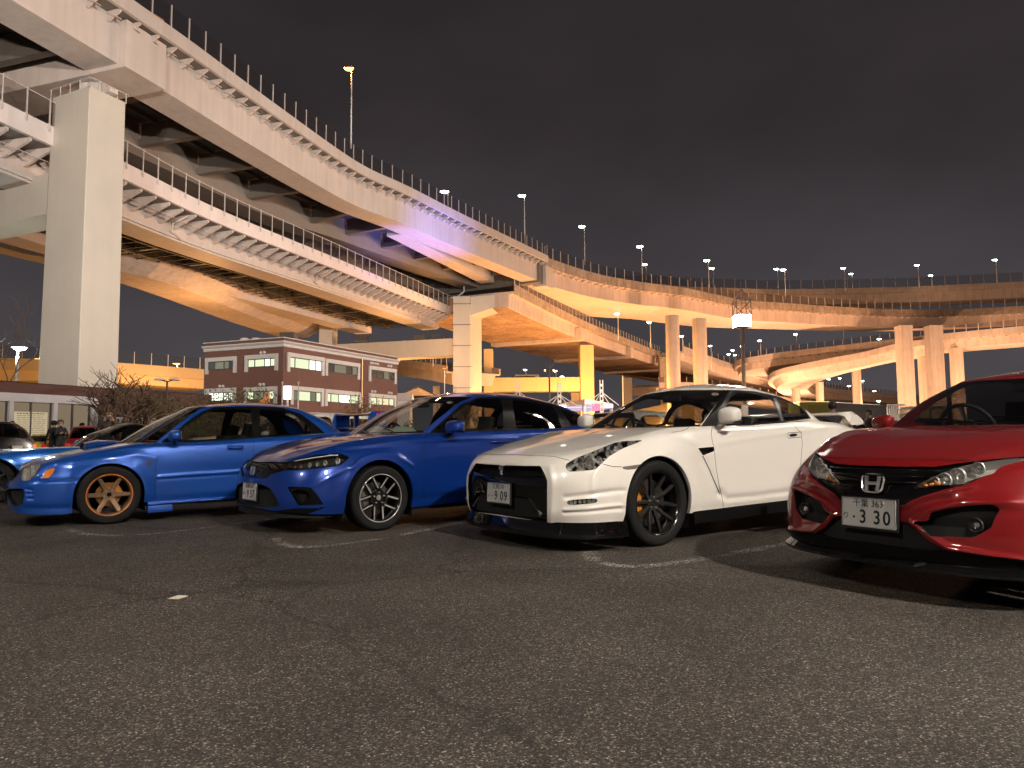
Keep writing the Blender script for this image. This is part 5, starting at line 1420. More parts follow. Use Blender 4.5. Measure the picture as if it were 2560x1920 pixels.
put_wheels(gtr, W_, [(0, .802, 0), (0, -.802, 0), (-2.78, .802, 0), (-2.78, -.802, 0)], .356)
cabin_tub(gtr, G_spec); seats(gtr, (-1.55,), .37, .42, h=.68, w=.48); seats(gtr, (-2.2,), .33, .5, h=.45, w=.4); steering(gtr, -1.08, -.37, .93)
inspection_sticker(gtr, 1600 + 648 / 3.456, 920 + 222 / 3.456); cabin_mirror(gtr, -1.22, 1.30); wipers(gtr, -.50, 1.005)
# ================================================================= deep blue hatchback
civ = CarRig('blue_hatchback', (-1.893, 7.78), 49.0, 'deep blue hatchback with V-spoke wheels left of the white coupe', paint=P_civ)
C_spec = dict(
    rows=[
        dict(nose=(.955, .55, 2.9), tail=(-3.60, .40, 3.0), W=[(.42, .85), (0, .865), (-.5, .86), (-2.2, .865), (-3.2, .85)], z=[(.96, .225), (.75, .212), (.42, .195), (-.42, .203), (-1.1, .218), (-3.0, .25), (-3.6, .30)]),
        dict(nose=(.965, .55, 2.9), tail=(-3.62, .42, 3.0), W=[(.42, .88), (0, .892), (-.5, .882), (-2.2, .885), (-3.2, .875)], z=[(.97, .33), (-3.6, .38)]),
        dict(nose=(.950, .55, 2.9), tail=(-3.62, .42, 3.0), W=[(.42, .890), (0, .900), (-.5, .892), (-1.4, .880), (-2.7, .90), (-3.2, .875)], z=[(.95, .48), (-3.6, .55)]),
        dict(nose=(.925, .55, 2.8), tail=(-3.60, .42, 3.0), W=[(.38, .875), (0, .895), (-.5, .892), (-1.4, .885), (-2.7, .895), (-3.2, .86)], z=[(.93, .60), (.38, .62), (0, .66), (-1.0, .70), (-3.6, .74)]),
        dict(nose=(.885, .56, 2.6), tail=(-3.58, .42, 2.8), W=[(.33, .80), (0, .835), (-.5, .85), (-1.4, .862), (-2.7, .86), (-3.2, .81)], z=[(.89, .675), (.6, .715), (.42, .765), (.12, .815), (-.21, .862), (-.55, .905), (-1.4, .93), (-2.6, .975), (-3.2, 1.02), (-3.58, .98)]),
        dict(nose=(.865, .60, 2.5), tail=(-3.54, .40, 2.6), W=[(.27, .70), (0, .735), (-.5, .79), (-1.0, .812), (-2.4, .81), (-2.9, .78), (-3.2, .74)], z=[(.87, .690), (.72, .745), (.58, .795), (.25, .878), (-.15, .932), (-.5, .962), (-.8, .970), (-1.15, .980), (-1.65, .995), (-2.6, 1.025), (-3.05, 1.075), (-3.54, 1.09)]),
    ],
    hood_c=[(.865, .69), (.72, .765), (.55, .825), (.2, .908), (-.1, .945), (-.35, .972), (-.8, .98), (-3.0, 1.05), (-3.54, 1.095)], hood_pw=1.9,
    arches=[(.005, .3225, .378, .014, .07), (-2.735, .3225, .378, .014, .08)],
    cabin=[
        dict(nose=(-.30, .34, 2.2), tail=(-3.52, .42, 2.5), W=[(-.64, .745), (-1.2, .785), (-2.4, .785), (-2.9, .75), (-3.1, .70)], z=[(-.30, .965), (-.64, .970), (-1.15, .982), (-1.65, .998), (-2.6, 1.03), (-3.05, 1.08), (-3.52, 1.095)]),
        dict(nose=(-.70, .30, 2.3), tail=(-3.38, .40, 2.6), W=[(-1.0, .675), (-1.5, .71), (-2.2, .705), (-2.98, .62)], z=[(-.70, 1.20), (-1.2, 1.21), (-1.8, 1.22), (-2.8, 1.225), (-3.38, 1.22)]),
        dict(nose=(-1.13, .26, 2.5), tail=(-3.14, .30, 2.7), W=[(-1.39, .54), (-1.8, .565), (-2.3, .555), (-2.84, .50)], z=[(-1.13, 1.392), (-1.4, 1.388), (-1.8, 1.405), (-2.3, 1.395), (-2.7, 1.355), (-3.14, 1.30)]),
    ],
    roof_c=[(-1.13, 1.40), (-1.5, 1.465), (-2.0, 1.492), (-2.5, 1.468), (-2.8, 1.42), (-3.14, 1.335)],
    strokes=[(z2([(960, 625), (1200, 603), (1500, 562), (1720, 560), (2212, 540)]) + z3([(600, 580)]), 4.5, .008), (z2([(1000, 640), (1300, 622), (1700, 590), (2212, 565)]), 6, -.006),
             (z2([(1100, 800), (1180, 720), (1340, 670), (1500, 690), (1620, 770)]), 5.5, .010), (z2([(640, 1130), (760, 960), (900, 880), (1080, 790)]), 7, .007),
             (z2([(1660, 1060), (2212, 1020)]), 9, -.010), (z2([(230, 740), (500, 590), (900, 545)]), 7, .004), (z2([(380, 745), (650, 640), (1000, 580), (1400, 520)]), 6, .006)],
)
sk, gk, GG = build_shell(civ, C_spec); civ.make_bvh([sk, gk])
sk.clip_px(z2([(232, 745), (400, 741), (548, 744), (640, 712), (800, 682), (1000, 668), (1088, 703), (1005, 768), (880, 792), (640, 812), (520, 818), (400, 850), (372, 885), (218, 882), (232, 820)]), 'body', 'face')
sk.clip_px(round_poly(z2([(530, 790), (560, 748), (640, 722), (800, 690), (1000, 676), (1080, 702), (1000, 760), (880, 784), (640, 800)]), .12), 'face', 'headlight')
sk.clip_px(round_poly(z2([(150, 925), (330, 940), (400, 970), (450, 1050), (482, 1128), (250, 1135), (150, 1095)]), .1), 'body', 'grille')
sk.clip_px(round_poly(z2([(546, 955), (750, 962), (800, 1020), (864, 1112), (640, 1118)]), .06), 'body', 'intake')
sk.clip_px(round_poly(z2([(590, 985), (715, 990), (745, 1040), (700, 1098), (648, 1103)]), .1), 'intake', 'intake_hole')
sk.clip_px(z2([(120, 1095), (230, 1132), (440, 1168), (880, 1106), (905, 1128), (700, 1200), (400, 1230), (120, 1200)]), 'body', 'chin', cond=lambda v: v[:, 2] < .27)
gk.clip_px(z2([(1712, 488), (1712, 540), (700, 540), (900, 100), (2212, 60), (2180, 172), (2035, 226), (1850, 368)]), 'side', 'windshield', cond=lambda v: v[:, 0] > -1.7)
gk.clip_px(z2([(1758, 520), (1790, 476), (1900, 375), (2050, 243), (2212, 184)]) + z3([(450, 213), (700, 235), (900, 276), (1100, 357), (1215, 408), (1200, 440), (1080, 480), (980, 502), (550, 518), (0, 545)]), ['side', 'body'], 'trim')
gk.clip_px(round_poly(z2([(1805, 482), (1940, 362), (2100, 252)]) + z3([(250, 232), (455, 234), (474, 300), (480, 490), (150, 508)]), .04), 'trim', 'door_glass')
gk.clip_px(round_poly(z3([(555, 238), (700, 256), (902, 293), (950, 375), (982, 482), (592, 494)]), .04), 'trim', 'rear_door_glass')
gk.clip_px(round_poly(z3([(962, 312), (1100, 372), (1195, 413), (1175, 432), (1076, 468)]), .06), 'trim', 'quarter_glass')
rear_glass(gk, C_spec['cabin'], (.12, .90)); gk.relabel('side', 'body')
near = finish_shell(civ, C_spec, GG)
civ.emit_label(sk, 'body', 'body_shell', P_civ); civ.emit_label(gk, 'body', 'roof', P_civ); civ.flange(sk, 'body', 'arch_lip', np.array([0, -.035, 0]), P_civ, near)
civ.emit_label(gk, 'windshield', 'windshield', G_glass); civ.emit_label(gk, 'trim', 'window_frame', M_trim, joined=False); civ.emit_label(gk, 'door_glass', 'door_window', G_glass, joined=False)
civ.emit_label(gk, 'rear_door_glass', 'rear_door_window', G_dark, joined=False); civ.emit_label(gk, 'quarter_glass', 'quarter_window', G_dark, joined=False); civ.emit_label(gk, 'rear_glass', 'rear_window', G_dark)
civ.emit_label(sk, 'face', 'grille_surround', M_black_gloss, inset=.012); civ.recess(sk, 'headlight', 'headlight_housing', .06, M_bowl, joined=False); civ.emit_label(sk, 'headlight', 'headlight', G_lens, joined=False)
civ.recess(sk, 'grille', 'lower_grille', .05, M_mesh); civ.emit_label(sk, 'intake', 'bumper_intake', M_trim, joined=False, inset=.012); civ.recess(sk, 'intake_hole', 'intake_recess', .05, M_mesh, joined=False); civ.emit_label(sk, 'chin', 'chin_spoiler', M_trim, inset=.004)
q = lambda x, y: (560 + x / 3.456, 940 + y / 3.456)
lamp_bowls(civ, [(*q(960, 735), .034), (*q(850, 752), .028), (*q(780, 762), .024), (*q(715, 770), .024)], back=.035)
lamp_bowls(civ, [(*q(640, 785), .018), (*q(590, 785), .014)], 'indicator_bowl', m=M_amber, back=.03)
b = MB()
for sg in (1, -1):
    L = civ.surf_line(z2([(600, 732), (760, 704), (930, 682), (1000, 682)]), lift=-.006); b.tube([(p.x, p.y * sg, p.z) for p, n in L[::3]], .006, 6)
b.build('daylight_strip', mat('light_guide', (.7, .7, .7), .3), civ.root, smooth=True)['kind'] = 'stuff'
for k in range(6):       # bars of the lower grille
    zz = .30 + k * .030; b = MB(); ys = np.linspace(-.42, .42, 15)
    b.tube([(.935 - .10 * (y / .42) ** 2 * .8, y, zz) for y in ys], .004, 5); b.build('grille_bar', M_trim, civ.root, smooth=True)
civ.gap([z2([(1778, 486), (1738, 538), (1728, 620), (1724, 800), (1725, 1000), (1740, 1080)]), z2([(1550, 505), (1520, 545), (1450, 566), (1200, 606), (1085, 640)]), z2([(1085, 705), (1148, 742), (1130, 760)])])
civ.gap([z3([(546, 502), (556, 545), (556, 640), (540, 800)])]); civ.gap([z2([(300, 655), (600, 600), (1000, 560)])], w=.002)
civ.gap([z2([(1490, 700), (1515, 720), (1530, 735)])], w=.001)
h, n_ = civ.hit(*z3([(440, 603)])[0])
for sg in (1, -1):
    b = MB(); b.tube([(h.x + .13, (h.y - .01) * sg, h.z - .004), (h.x + .10, (h.y + .022) * sg, h.z), (h.x - .10, (h.y + .024) * sg, h.z + .006), (h.x - .13, (h.y - .005) * sg, h.z + .006)], [.010, .017, .017, .010], 10); b.build('door_handle', P_civ, civ.root, smooth=True)
number_plate(civ, (.975, 0, .395), 0, .05, '江東 303', 'ね', '.9 57')
def h_badge(rig, c, s_, tilt, m=None):
    """chrome letter in a rounded square"""
    b = MB(); M_ = Matrix.Translation(c) @ Matrix.Rotation(R(90), 4, 'Z') @ Matrix.Rotation(R(90) - tilt, 4, 'X')
    n = 28; ring = []
    for i in range(n):
        a = 2 * math.pi * i / n; x = math.copysign(abs(math.cos(a)) ** .5, math.cos(a)); y = math.copysign(abs(math.sin(a)) ** .5, math.sin(a))
        ring.append(M_ @ Vector((x * s_ * .52 * (1 + .10 * y), y * s_ * .42, 0)))
    b.tube(ring + [ring[0]], s_ * .045, 8, caps=False)
    for sg in (-1, 1):
        b.quadbox([M_ @ Vector((x * sg * s_, y * s_, -.004)) for x, y in ((.40, .36), (.24, .36), (.19, -.36), (.33, -.36))], [M_ @ Vector((x * sg * s_, y * s_, .006)) for x, y in ((.40, .36), (.24, .36), (.19, -.36), (.33, -.36))])
    b.quadbox([M_ @ Vector((x * s_, y * s_, -.004)) for x, y in ((-.22, .07), (.22, .07), (.22, -.08), (-.22, -.08))], [M_ @ Vector((x * s_, y * s_, .006)) for x, y in ((-.22, .07), (.22, .07), (.22, -.08), (-.22, -.08))])
    return b.build('badge', m or M_chrome, rig.root, smooth=True, angle=40)
h, n_ = civ.hit(*z2([(268, 800)])[0]); h_badge(civ, (.945, 0, .60), .10, .15)
mirror_housing(civ, (-.86, .975, 1.035), (.18, .225, .135), P_civ, rz=.10)
W_, A = wheel_common(civ, None, .3225, .232, .235, M_rim_black, stripe=M_rim_cut)
bk = MB(); ct = MB()
for i in range(5):
    a = 2 * math.pi * i / 5 + math.pi / 2 + .04
    for sg in (1, -1):
        # each V: apex near the hub, arms opening to the rim
        p0 = np.array([math.cos(a) * .075, math.sin(a) * .075]); p1 = np.array([math.cos(a + sg * .40) * .226, math.sin(a + sg * .40) * .226])
        p00 = np.array([math.cos(a) * .040, math.sin(a) * .040])
        d = (p1 - p0); L = np.hypot(*d); d /= L; nrm = np.array([-d[1], d[0]])
        def bar(b_, s0, s1, w0, w1, y0, y1, th):
            P_, Q_ = p0 + d * s0, p0 + d * s1
            b_.quadbox([(P_[0] - nrm[0] * w0, y0 - th, P_[1] - nrm[1] * w0), (P_[0] + nrm[0] * w0, y0 - th, P_[1] + nrm[1] * w0), (Q_[0] + nrm[0] * w1, y1 - th, Q_[1] + nrm[1] * w1), (Q_[0] - nrm[0] * w1, y1 - th, Q_[1] - nrm[1] * w1)],
                       [(P_[0] - nrm[0] * w0, y0, P_[1] - nrm[1] * w0), (P_[0] + nrm[0] * w0, y0, P_[1] + nrm[1] * w0), (Q_[0] + nrm[0] * w1, y1, Q_[1] + nrm[1] * w1), (Q_[0] - nrm[0] * w1, y1, Q_[1] - nrm[1] * w1)])
        bar(bk, -.02, L, .016, .014, .070, .086, .03); bar(ct, .0, L, .0065, .0075, .0715, .0875, .003)
bk.lathe([(0, .066), (.05, .068), (.085, .060), (.088, .03), (.088, -.03)], 24, A)
W_.append(('spokes', bk.mesh('spokes', M_rim_black, smooth=True, angle=25))); W_.append(('spoke_face', ct.mesh('spoke_face', M_rim_cut)))
b = MB()
for i in range(5):
    a = 2 * math.pi * i / 5 + .3; b.lathe([(0, .082), (.009, .082), (.011, .06)], 6, Matrix.Translation((math.cos(a) * .057, 0, math.sin(a) * .057)) @ A)
b.lathe([(.0, .073), (.022, .073), (.028, .068)], 16, A); W_.append(('lug_nut', b.mesh('lug_nut', M_chrome)))
W_ += brake_parts(A, .155, -.02, M_grey_metal, .1, cw=.04)
put_wheels(civ, W_, [(0, .782, 0), (0, -.782, 0), (-2.735, .782, 0), (-2.735, -.782, 0)], .3225)
cabin_tub(civ, C_spec); seats(civ, (-1.5,), .37, .46, h=.70, w=.5); seats(civ, (-2.4,), .36, .5, h=.55, w=.5); steering(civ, -.98, -.37, .93)
# pale cover lying on the dashboard
b = MB(); b.add([(-.52, -.45, .99), (-.62, -.30, 1.06), (-.70, -.05, 1.02), (-.66, .10, 1.05), (-.80, .22, 1.04), (-.84, .25, .99), (-.60, .05, .985), (-.50, -.2, .985)], [(0, 1, 7), (1, 2, 6, 7), (2, 3, 6), (3, 4, 5, 6)])
tag(fix_normals(b.build('dash_cloth', mat('pale_green_cloth', (.42, .50, .42), .9), None)), 'pale green cloth lying on the dashboard of the deep blue hatchback', 'cloth').matrix_world = civ.root.matrix_basis.copy()

# ================================================================= light blue saloon
imp = CarRig('blue_saloon', (-4.925, 8.52), 53.0, 'light blue saloon with bronze six-spoke wheels and a tall rear wing', paint=P_imp)
I_spec = dict(
    rows=[
        dict(nose=(.885, .48, 3.4), tail=(-3.50, .35, 3.2), W=[(.40, .82), (0, .835), (-.5, .835), (-2.2, .84), (-3.1, .82)], z=[(.89, .165), (.75, .150), (.40, .135), (.3, .16), (-.38, .215), (-1.44, .232), (-2.8, .25), (-3.5, .28)]),
        dict(nose=(.905, .48, 3.4), tail=(-3.52, .35, 3.2), W=[(.40, .845), (0, .855), (-.5, .850), (-2.2, .855), (-3.1, .84)], z=[(.91, .29), (-3.5, .34)]),
        dict(nose=(.895, .48, 3.3), tail=(-3.52, .35, 3.2), W=[(.40, .850), (0, .865), (-.5, .855), (-1.4, .845), (-2.52, .865), (-3.1, .84)], z=[(.90, .44), (-3.5, .50)]),
        dict(nose=(.845, .46, 3.2), tail=(-3.50, .35, 3.0), W=[(.36, .825), (0, .855), (-.5, .852), (-1.4, .845), (-2.52, .855), (-3.1, .82)], z=[(.85, .515), (.5, .55), (0, .62), (-1.5, .65), (-3.5, .70)]),
        dict(nose=(.800, .46, 3.0), tail=(-3.46, .35, 2.8), W=[(.34, .755), (0, .795), (-.5, .815), (-1.4, .82), (-2.5, .815), (-3.1, .76)], z=[(.80, .595), (.64, .655), (.5, .695), (.27, .745), (-.06, .805), (-.5, .845), (-1.0, .85), (-1.5, .87), (-2.5, .92), (-3.2, .95), (-3.46, .93)]),
        dict(nose=(.780, .50, 2.8), tail=(-3.42, .33, 2.6), W=[(.28, .665), (0, .70), (-.5, .755), (-.9, .772), (-1.6, .775), (-2.5, .745), (-3.1, .68)], z=[(.78, .62), (.63, .69), (.40, .752), (.03, .83), (-.35, .878), (-.55, .884), (-.8, .884), (-1.2, .903), (-1.6, .93), (-2.5, .982), (-2.9, 1.01), (-3.42, 1.0)]),
    ],
    hood_c=[(.78, .625), (.63, .705), (.40, .772), (.05, .848), (-.3, .895), (-.6, .91), (-2.6, 1.0), (-3.0, 1.02), (-3.42, 1.01)], hood_pw=1.9,
    arches=[(0, .317, .345, .014, .06), (-2.525, .317, .350, .014, .07)],
    cabin=[
        dict(nose=(-.20, .33, 2.2), tail=(-2.93, .45, 2.4), W=[(-.53, .70), (-1.1, .742), (-2.0, .735), (-2.48, .68)], z=[(-.20, .885), (-.53, .886), (-.8, .886), (-1.2, .905), (-1.6, .932), (-2.5, .985), (-2.93, 1.01)]),
        dict(nose=(-.55, .28, 2.3), tail=(-2.68, .38, 2.6), W=[(-.83, .625), (-1.4, .655), (-1.9, .65), (-2.3, .59)], z=[(-.55, 1.12), (-1.0, 1.125), (-1.6, 1.15), (-2.68, 1.18)]),
        dict(nose=(-.90, .22, 2.5), tail=(-2.38, .26, 2.7), W=[(-1.12, .505), (-1.5, .525), (-1.8, .52), (-2.12, .475)], z=[(-.90, 1.318), (-1.12, 1.322), (-1.5, 1.345), (-1.9, 1.34), (-2.38, 1.30)]),
    ],
    roof_c=[(-.90, 1.32), (-1.25, 1.375), (-1.7, 1.402), (-2.1, 1.385), (-2.38, 1.325)],
    strokes=[(z1([(1370, 805), (1600, 787), (1900, 768), (2160, 752)]), 4, .012), (z1([(1370, 820), (1900, 782), (2160, 766)]), 4, -.006), (z1([(500, 690), (800, 650), (1200, 610), (1340, 640)]), 7, .008), (z1([(600, 720), (900, 685), (1150, 690)]), 6, -.005),
             (z1([(340, 800), (400, 828), (670, 826)]), 5, -.010), (z1([(215, 1075), (400, 1078), (570, 1070)]), 8, -.012), (z1([(230, 910), (270, 915)]), 4, -.01), (z1([(235, 950), (275, 950)]), 4, -.01), (z1([(240, 990), (280, 990)]), 4, -.01)],
)
sk, gk, GG = build_shell(imp, I_spec); imp.make_bvh([sk, gk])
sk.clip_px(round_poly(z1([(180, 832), (186, 770), (222, 715), (345, 683), (354, 700), (310, 782), (252, 838)]), .2, 2), 'body', 'headlight')
sk.clip_px(round_poly(z1([(358, 814), (400, 745), (477, 722), (458, 768), (420, 812)]), .12), 'body', 'marker')
sk.clip_px(round_poly(z1([(1258, 672), (1305, 668), (1312, 700), (1268, 705)]), .3), 'body', 'repeater')
sk.clip_px(round_poly(z1([(55, 905), (196, 902), (214, 940), (192, 1052), (120, 1055), (70, 985)]), .15), 'body', 'intake')
sk.clip_xz([(-.1, .47), (.36, .48), (.42, .58), (-.1, .60)], 'body', 'grille', cond=lambda v: v[:, 0] > .6, ax=(1, 2))
sk.clip_xz([(-.1, .20), (.34, .20), (.34, .36), (-.1, .38)], 'body', 'lower', cond=lambda v: v[:, 0] > .6, ax=(1, 2))
gk.clip_px(z1([(1348, 500), (1348, 560), (600, 560), (900, 60), (1900, 60), (1800, 190), (1722, 218), (1560, 332)]), 'side', 'windshield', cond=lambda v: v[:, 0] > -1.4)
gk.clip_px(z1([(1385, 530), (1400, 488), (1500, 425), (1600, 337), (1745, 238), (1850, 200), (2180, 193)]) + z2([(300, 262), (510, 278), (660, 325), (780, 412), (890, 508), (600, 535), (0, 560)]), ['side', 'body'], 'trim')
gk.clip_px(round_poly(z1([(1440, 488), (1600, 372), (1755, 262), (1850, 223), (2165, 215), (2188, 470), (1600, 495)]), .05), 'trim', 'door_glass')
gk.clip_px(round_poly(z2([(308, 300), (322, 288), (500, 302), (605, 338), (700, 405), (765, 498), (312, 520)]), .06), 'trim', 'rear_door_glass')
rear_glass(gk, I_spec['cabin'], (.08, .93)); gk.relabel('side', 'body')
near = finish_shell(imp, I_spec, GG)
imp.emit_label(sk, 'body', 'body_shell', P_imp); imp.emit_label(gk, 'body', 'roof', P_imp); imp.flange(sk, 'body', 'arch_lip', np.array([0, -.03, 0]), P_imp, near)
imp.emit_label(gk, 'windshield', 'windshield', G_glass); imp.emit_label(gk, 'trim', 'window_frame', M_trim, joined=False); imp.emit_label(gk, 'door_glass', 'door_window', G_glass, joined=False)
imp.emit_label(gk, 'rear_door_glass', 'rear_door_window', G_glass, joined=False); imp.emit_label(gk, 'rear_glass', 'rear_window', G_glass)
imp.recess(sk, 'headlight', 'headlight_housing', .05, mat('bright_housing', (.60, .57, .52), .3, .3), joined=False); imp.emit_label(sk, 'headlight', 'headlight', G_lens, joined=False)
imp.emit_label(sk, 'marker', 'side_marker', M_amber, joined=False); imp.emit_label(sk, 'repeater', 'repeater_lamp', mat('smoked_amber', (.12, .06, .02), .2, coat=.5), joined=False)
imp.recess(sk, 'intake', 'bumper_intake', .05, M_mesh, joined=False); imp.recess(sk, 'grille', 'upper_grille', .03, M_mesh); imp.recess(sk, 'lower', 'lower_grille', .05, M_mesh)
q = lambda x, y: (x / 3.456, 960 + y / 3.456)
lamp_bowls(imp, [(*q(255, 765), .075), (*q(310, 725), .035)], back=.035)
imp.gap([z1([(1383, 505), (1368, 560), (1350, 640), (1342, 800), (1345, 1000)]), z1([(2192, 478), (2190, 600), (2170, 740), (2172, 950)]), z1([(350, 690), (320, 790), (355, 822), (420, 828), (665, 828)]), z1([(370, 660), (600, 608), (1000, 560), (1370, 512)])])
i0, i1 = 0, 0
r0 = outline(I_spec['rows'][0], 80, 250, 30); i0, i1 = int(np.argmax(r0[:, 0] < -.37)), int(np.argmax(r0[:, 0] < -2.15))
imp.lip(r0, i0, i1, [(-.05, zr(.262)), (.030, zr(.250)), (.034, zr(.225)), (.0, zr(.205)), (-.05, zr(.20))], 'side_sill', P_imp)
i0, i1 = int(np.argmax(r0[:, 0] < -.37)), int(np.argmax(r0[:, 0] < -.64))
imp.lip(r0, i0, i1, [(-.05, zr(.20)), (.02, zr(.205)), (.03, zr(.15)), (.025, zr(.13)), (-.05, zr(.13))], 'mud_flap', P_imp)
h, n_ = imp.hit(*q(2035, 555))
for sg in (1, -1):
    b = MB(); b.box((h.x, (h.y + .001) * sg, h.z), (.20, .006, .075)); o = b.build('handle_recess', P_imp, imp.root); bevel(o, .02, 3)
    b = MB(); b.tube([(h.x + .075, (h.y + .01) * sg, h.z), (h.x + .05, (h.y + .032) * sg, h.z + .004), (h.x - .05, (h.y + .032) * sg, h.z + .004), (h.x - .075, (h.y + .01) * sg, h.z)], [.010, .012, .012, .010], 8); b.build('door_handle', P_imp, imp.root, smooth=True)
h, n_ = imp.hit(*q(2212 + 20, 560))
# hood scoop
b = MB(); vs = []
for (x, w, z, hh) in ((.19, .27, .822, .005), (.185, .27, .822, .065), (.05, .26, .85, .068), (-.12, .22, .88, .035), (-.22, .18, .895, .0)):
    for k in range(9):
        y = (k / 4 - 1) * w; e_ = 1 - abs(k / 4 - 1) ** 4; vs.append((x, y, z + hh * e_))
b.add(vs, [(i * 9 + j, i * 9 + j + 1, i * 9 + 10 + j, i * 9 + 9 + j) for i in range(1, 4) for j in range(8)]); b.build('hood_scoop', P_imp, imp.root, smooth=True)
b = MB(); b.box((.165, 0, .85), (.004, .44, .05)); b.build('scoop_opening', M_mesh, imp.root)
b = MB(); 
mirror_housing(imp, (-.64, .93, .965), (.15, .20, .125), P_imp, m2=P_imp, rz=.1)
# tall rear wing with side plates
e = bpy.data.objects.new('rear_wing', None); col.objects.link(e); e.parent = imp.root
for sg in (1, -1):
    b = MB(); pl = [(-3.13, 1.00), (-3.20, 1.285), (-3.225, 1.30), (-3.43, 1.292), (-3.455, 1.27), (-3.46, 1.12), (-3.42, 1.0)]
    vs = [(x, .60 * sg, z) for x, z in pl] + [(x, .645 * sg, z) for x, z in pl]; n = len(pl)
    b.add(vs, [tuple(range(n)), tuple(range(2 * n - 1, n - 1, -1))] + [(i, (i + 1) % n, n + (i + 1) % n, n + i) for i in range(n)]); o = fix_normals(b.build('side_plate', P_imp, e)); bevel(o, .01, 3)
    for (tx, sz, z, mm, sh) in (('STI', .085, 1.245, mat('pink_print', (.55, .04, .30), .5), .25),):
        me = text_mesh(tx, sz, .001, shear=sh, bold=.002, squeeze=1.1); me.materials.append(mm); new_obj('lettering', me, e, (-3.335, .647 * sg, z), (R(90), 0, math.pi if sg > 0 else 0))
    for (rx_, rz_, mm, off_) in ((.088, .040, mat('yellow_print', (.80, .66, .05), .5), .646), (.060, .026, P_imp, .6475)):
        b = MB(); b.add([(-3.34 + rx_ * math.cos(a), off_ * sg, 1.165 + rz_ * math.sin(a)) for a in np.linspace(0, 2 * math.pi, 28, endpoint=False)], [tuple(range(28))]); b.build('oval_print', mm, e)
    me = text_mesh('M', .05, .0006, bold=.001); me.materials.append(mat('yellow_print')); new_obj('lettering', me, e, (-3.34, .649 * sg, 1.165), (R(90), 0, math.pi if sg > 0 else 0))
b = MB(); vs = []
for y in (-.60, .60):
    for px_, pz in ((0, 0), (.06, .02), (.17, .022), (.24, .008), (.20, -.008), (.06, -.012)): vs.append((-3.21 - px_, y, 1.262 + pz))
b.add(vs, [tuple(range(6)), tuple(range(6, 12))] + [(i, (i + 1) % 6, 6 + (i + 1) % 6, 6 + i) for i in range(6)]); fix_normals(b.build('wing_blade', P_imp, e))
b = MB(); b.box((-3.30, 0, 1.075), (.16, 1.2, .02)); fix_normals(b.build('lower_blade', P_imp, e))
b = MB(); b.box((-3.28, 0, 1.17), (.06, .05, .2)); b.build('wing_strut', P_imp, e)
W_, A = wheel_common(imp, None, .317, .222, .235, M_rim_bronze, stripe=M_orange)
b = MB()
for i in range(6):
    a = math.pi * 2 * i / 6 + 0.0
    spoke_bar(b, .05, .214, .050, .040, a, .062, .088, .030, m=None)
b.lathe([(.0, .052), (.022, .056), (.026, .066), (.070, .066), (.076, .05), (.076, -.02)], 28, A); W_.append(('spokes', b.mesh('spokes', M_rim_bronze, smooth=True, angle=28)))
b = MB()
for i in range(5):
    a = 2 * math.pi * i / 5 - .3; b.lathe([(0, .080), (.009, .080), (.011, .06)], 6, Matrix.Translation((math.cos(a) * .052, 0, math.sin(a) * .052)) @ A)
W_.append(('lug_nut', b.mesh('lug_nut', mat('bronze_nut', (.45, .25, .12), .3, .9))))
b = MB(); b.lathe([(0, .060), (.024, .060), (.024, .05)], 18, A); W_.append(('centre_cap', b.mesh('centre_cap', M_trim)))
W_ += brake_parts(A, .128, .0, M_gold, 2.4, disc_mat=mat('gold_disc', (.30, .13, .03), .4, .5), cw=.045)
put_wheels(imp, W_, [(0, .752, 0), (0, -.752, 0), (-2.525, .752, 0), (-2.525, -.752, 0)], .317)
cabin_tub(imp, I_spec); seats(imp, (-1.35,), .35, .42, h=.68, w=.46); seats(imp, (-2.05,), .33, .45, h=.5, w=.46); steering(imp, -.85, -.35, .86)
b = MB(); b.box((-.50, .38, .905), (.10, .20, .006), rz=.3); b.build('dashboard_card', mat('orange_card', (.65, .30, .03), .6), imp.root)

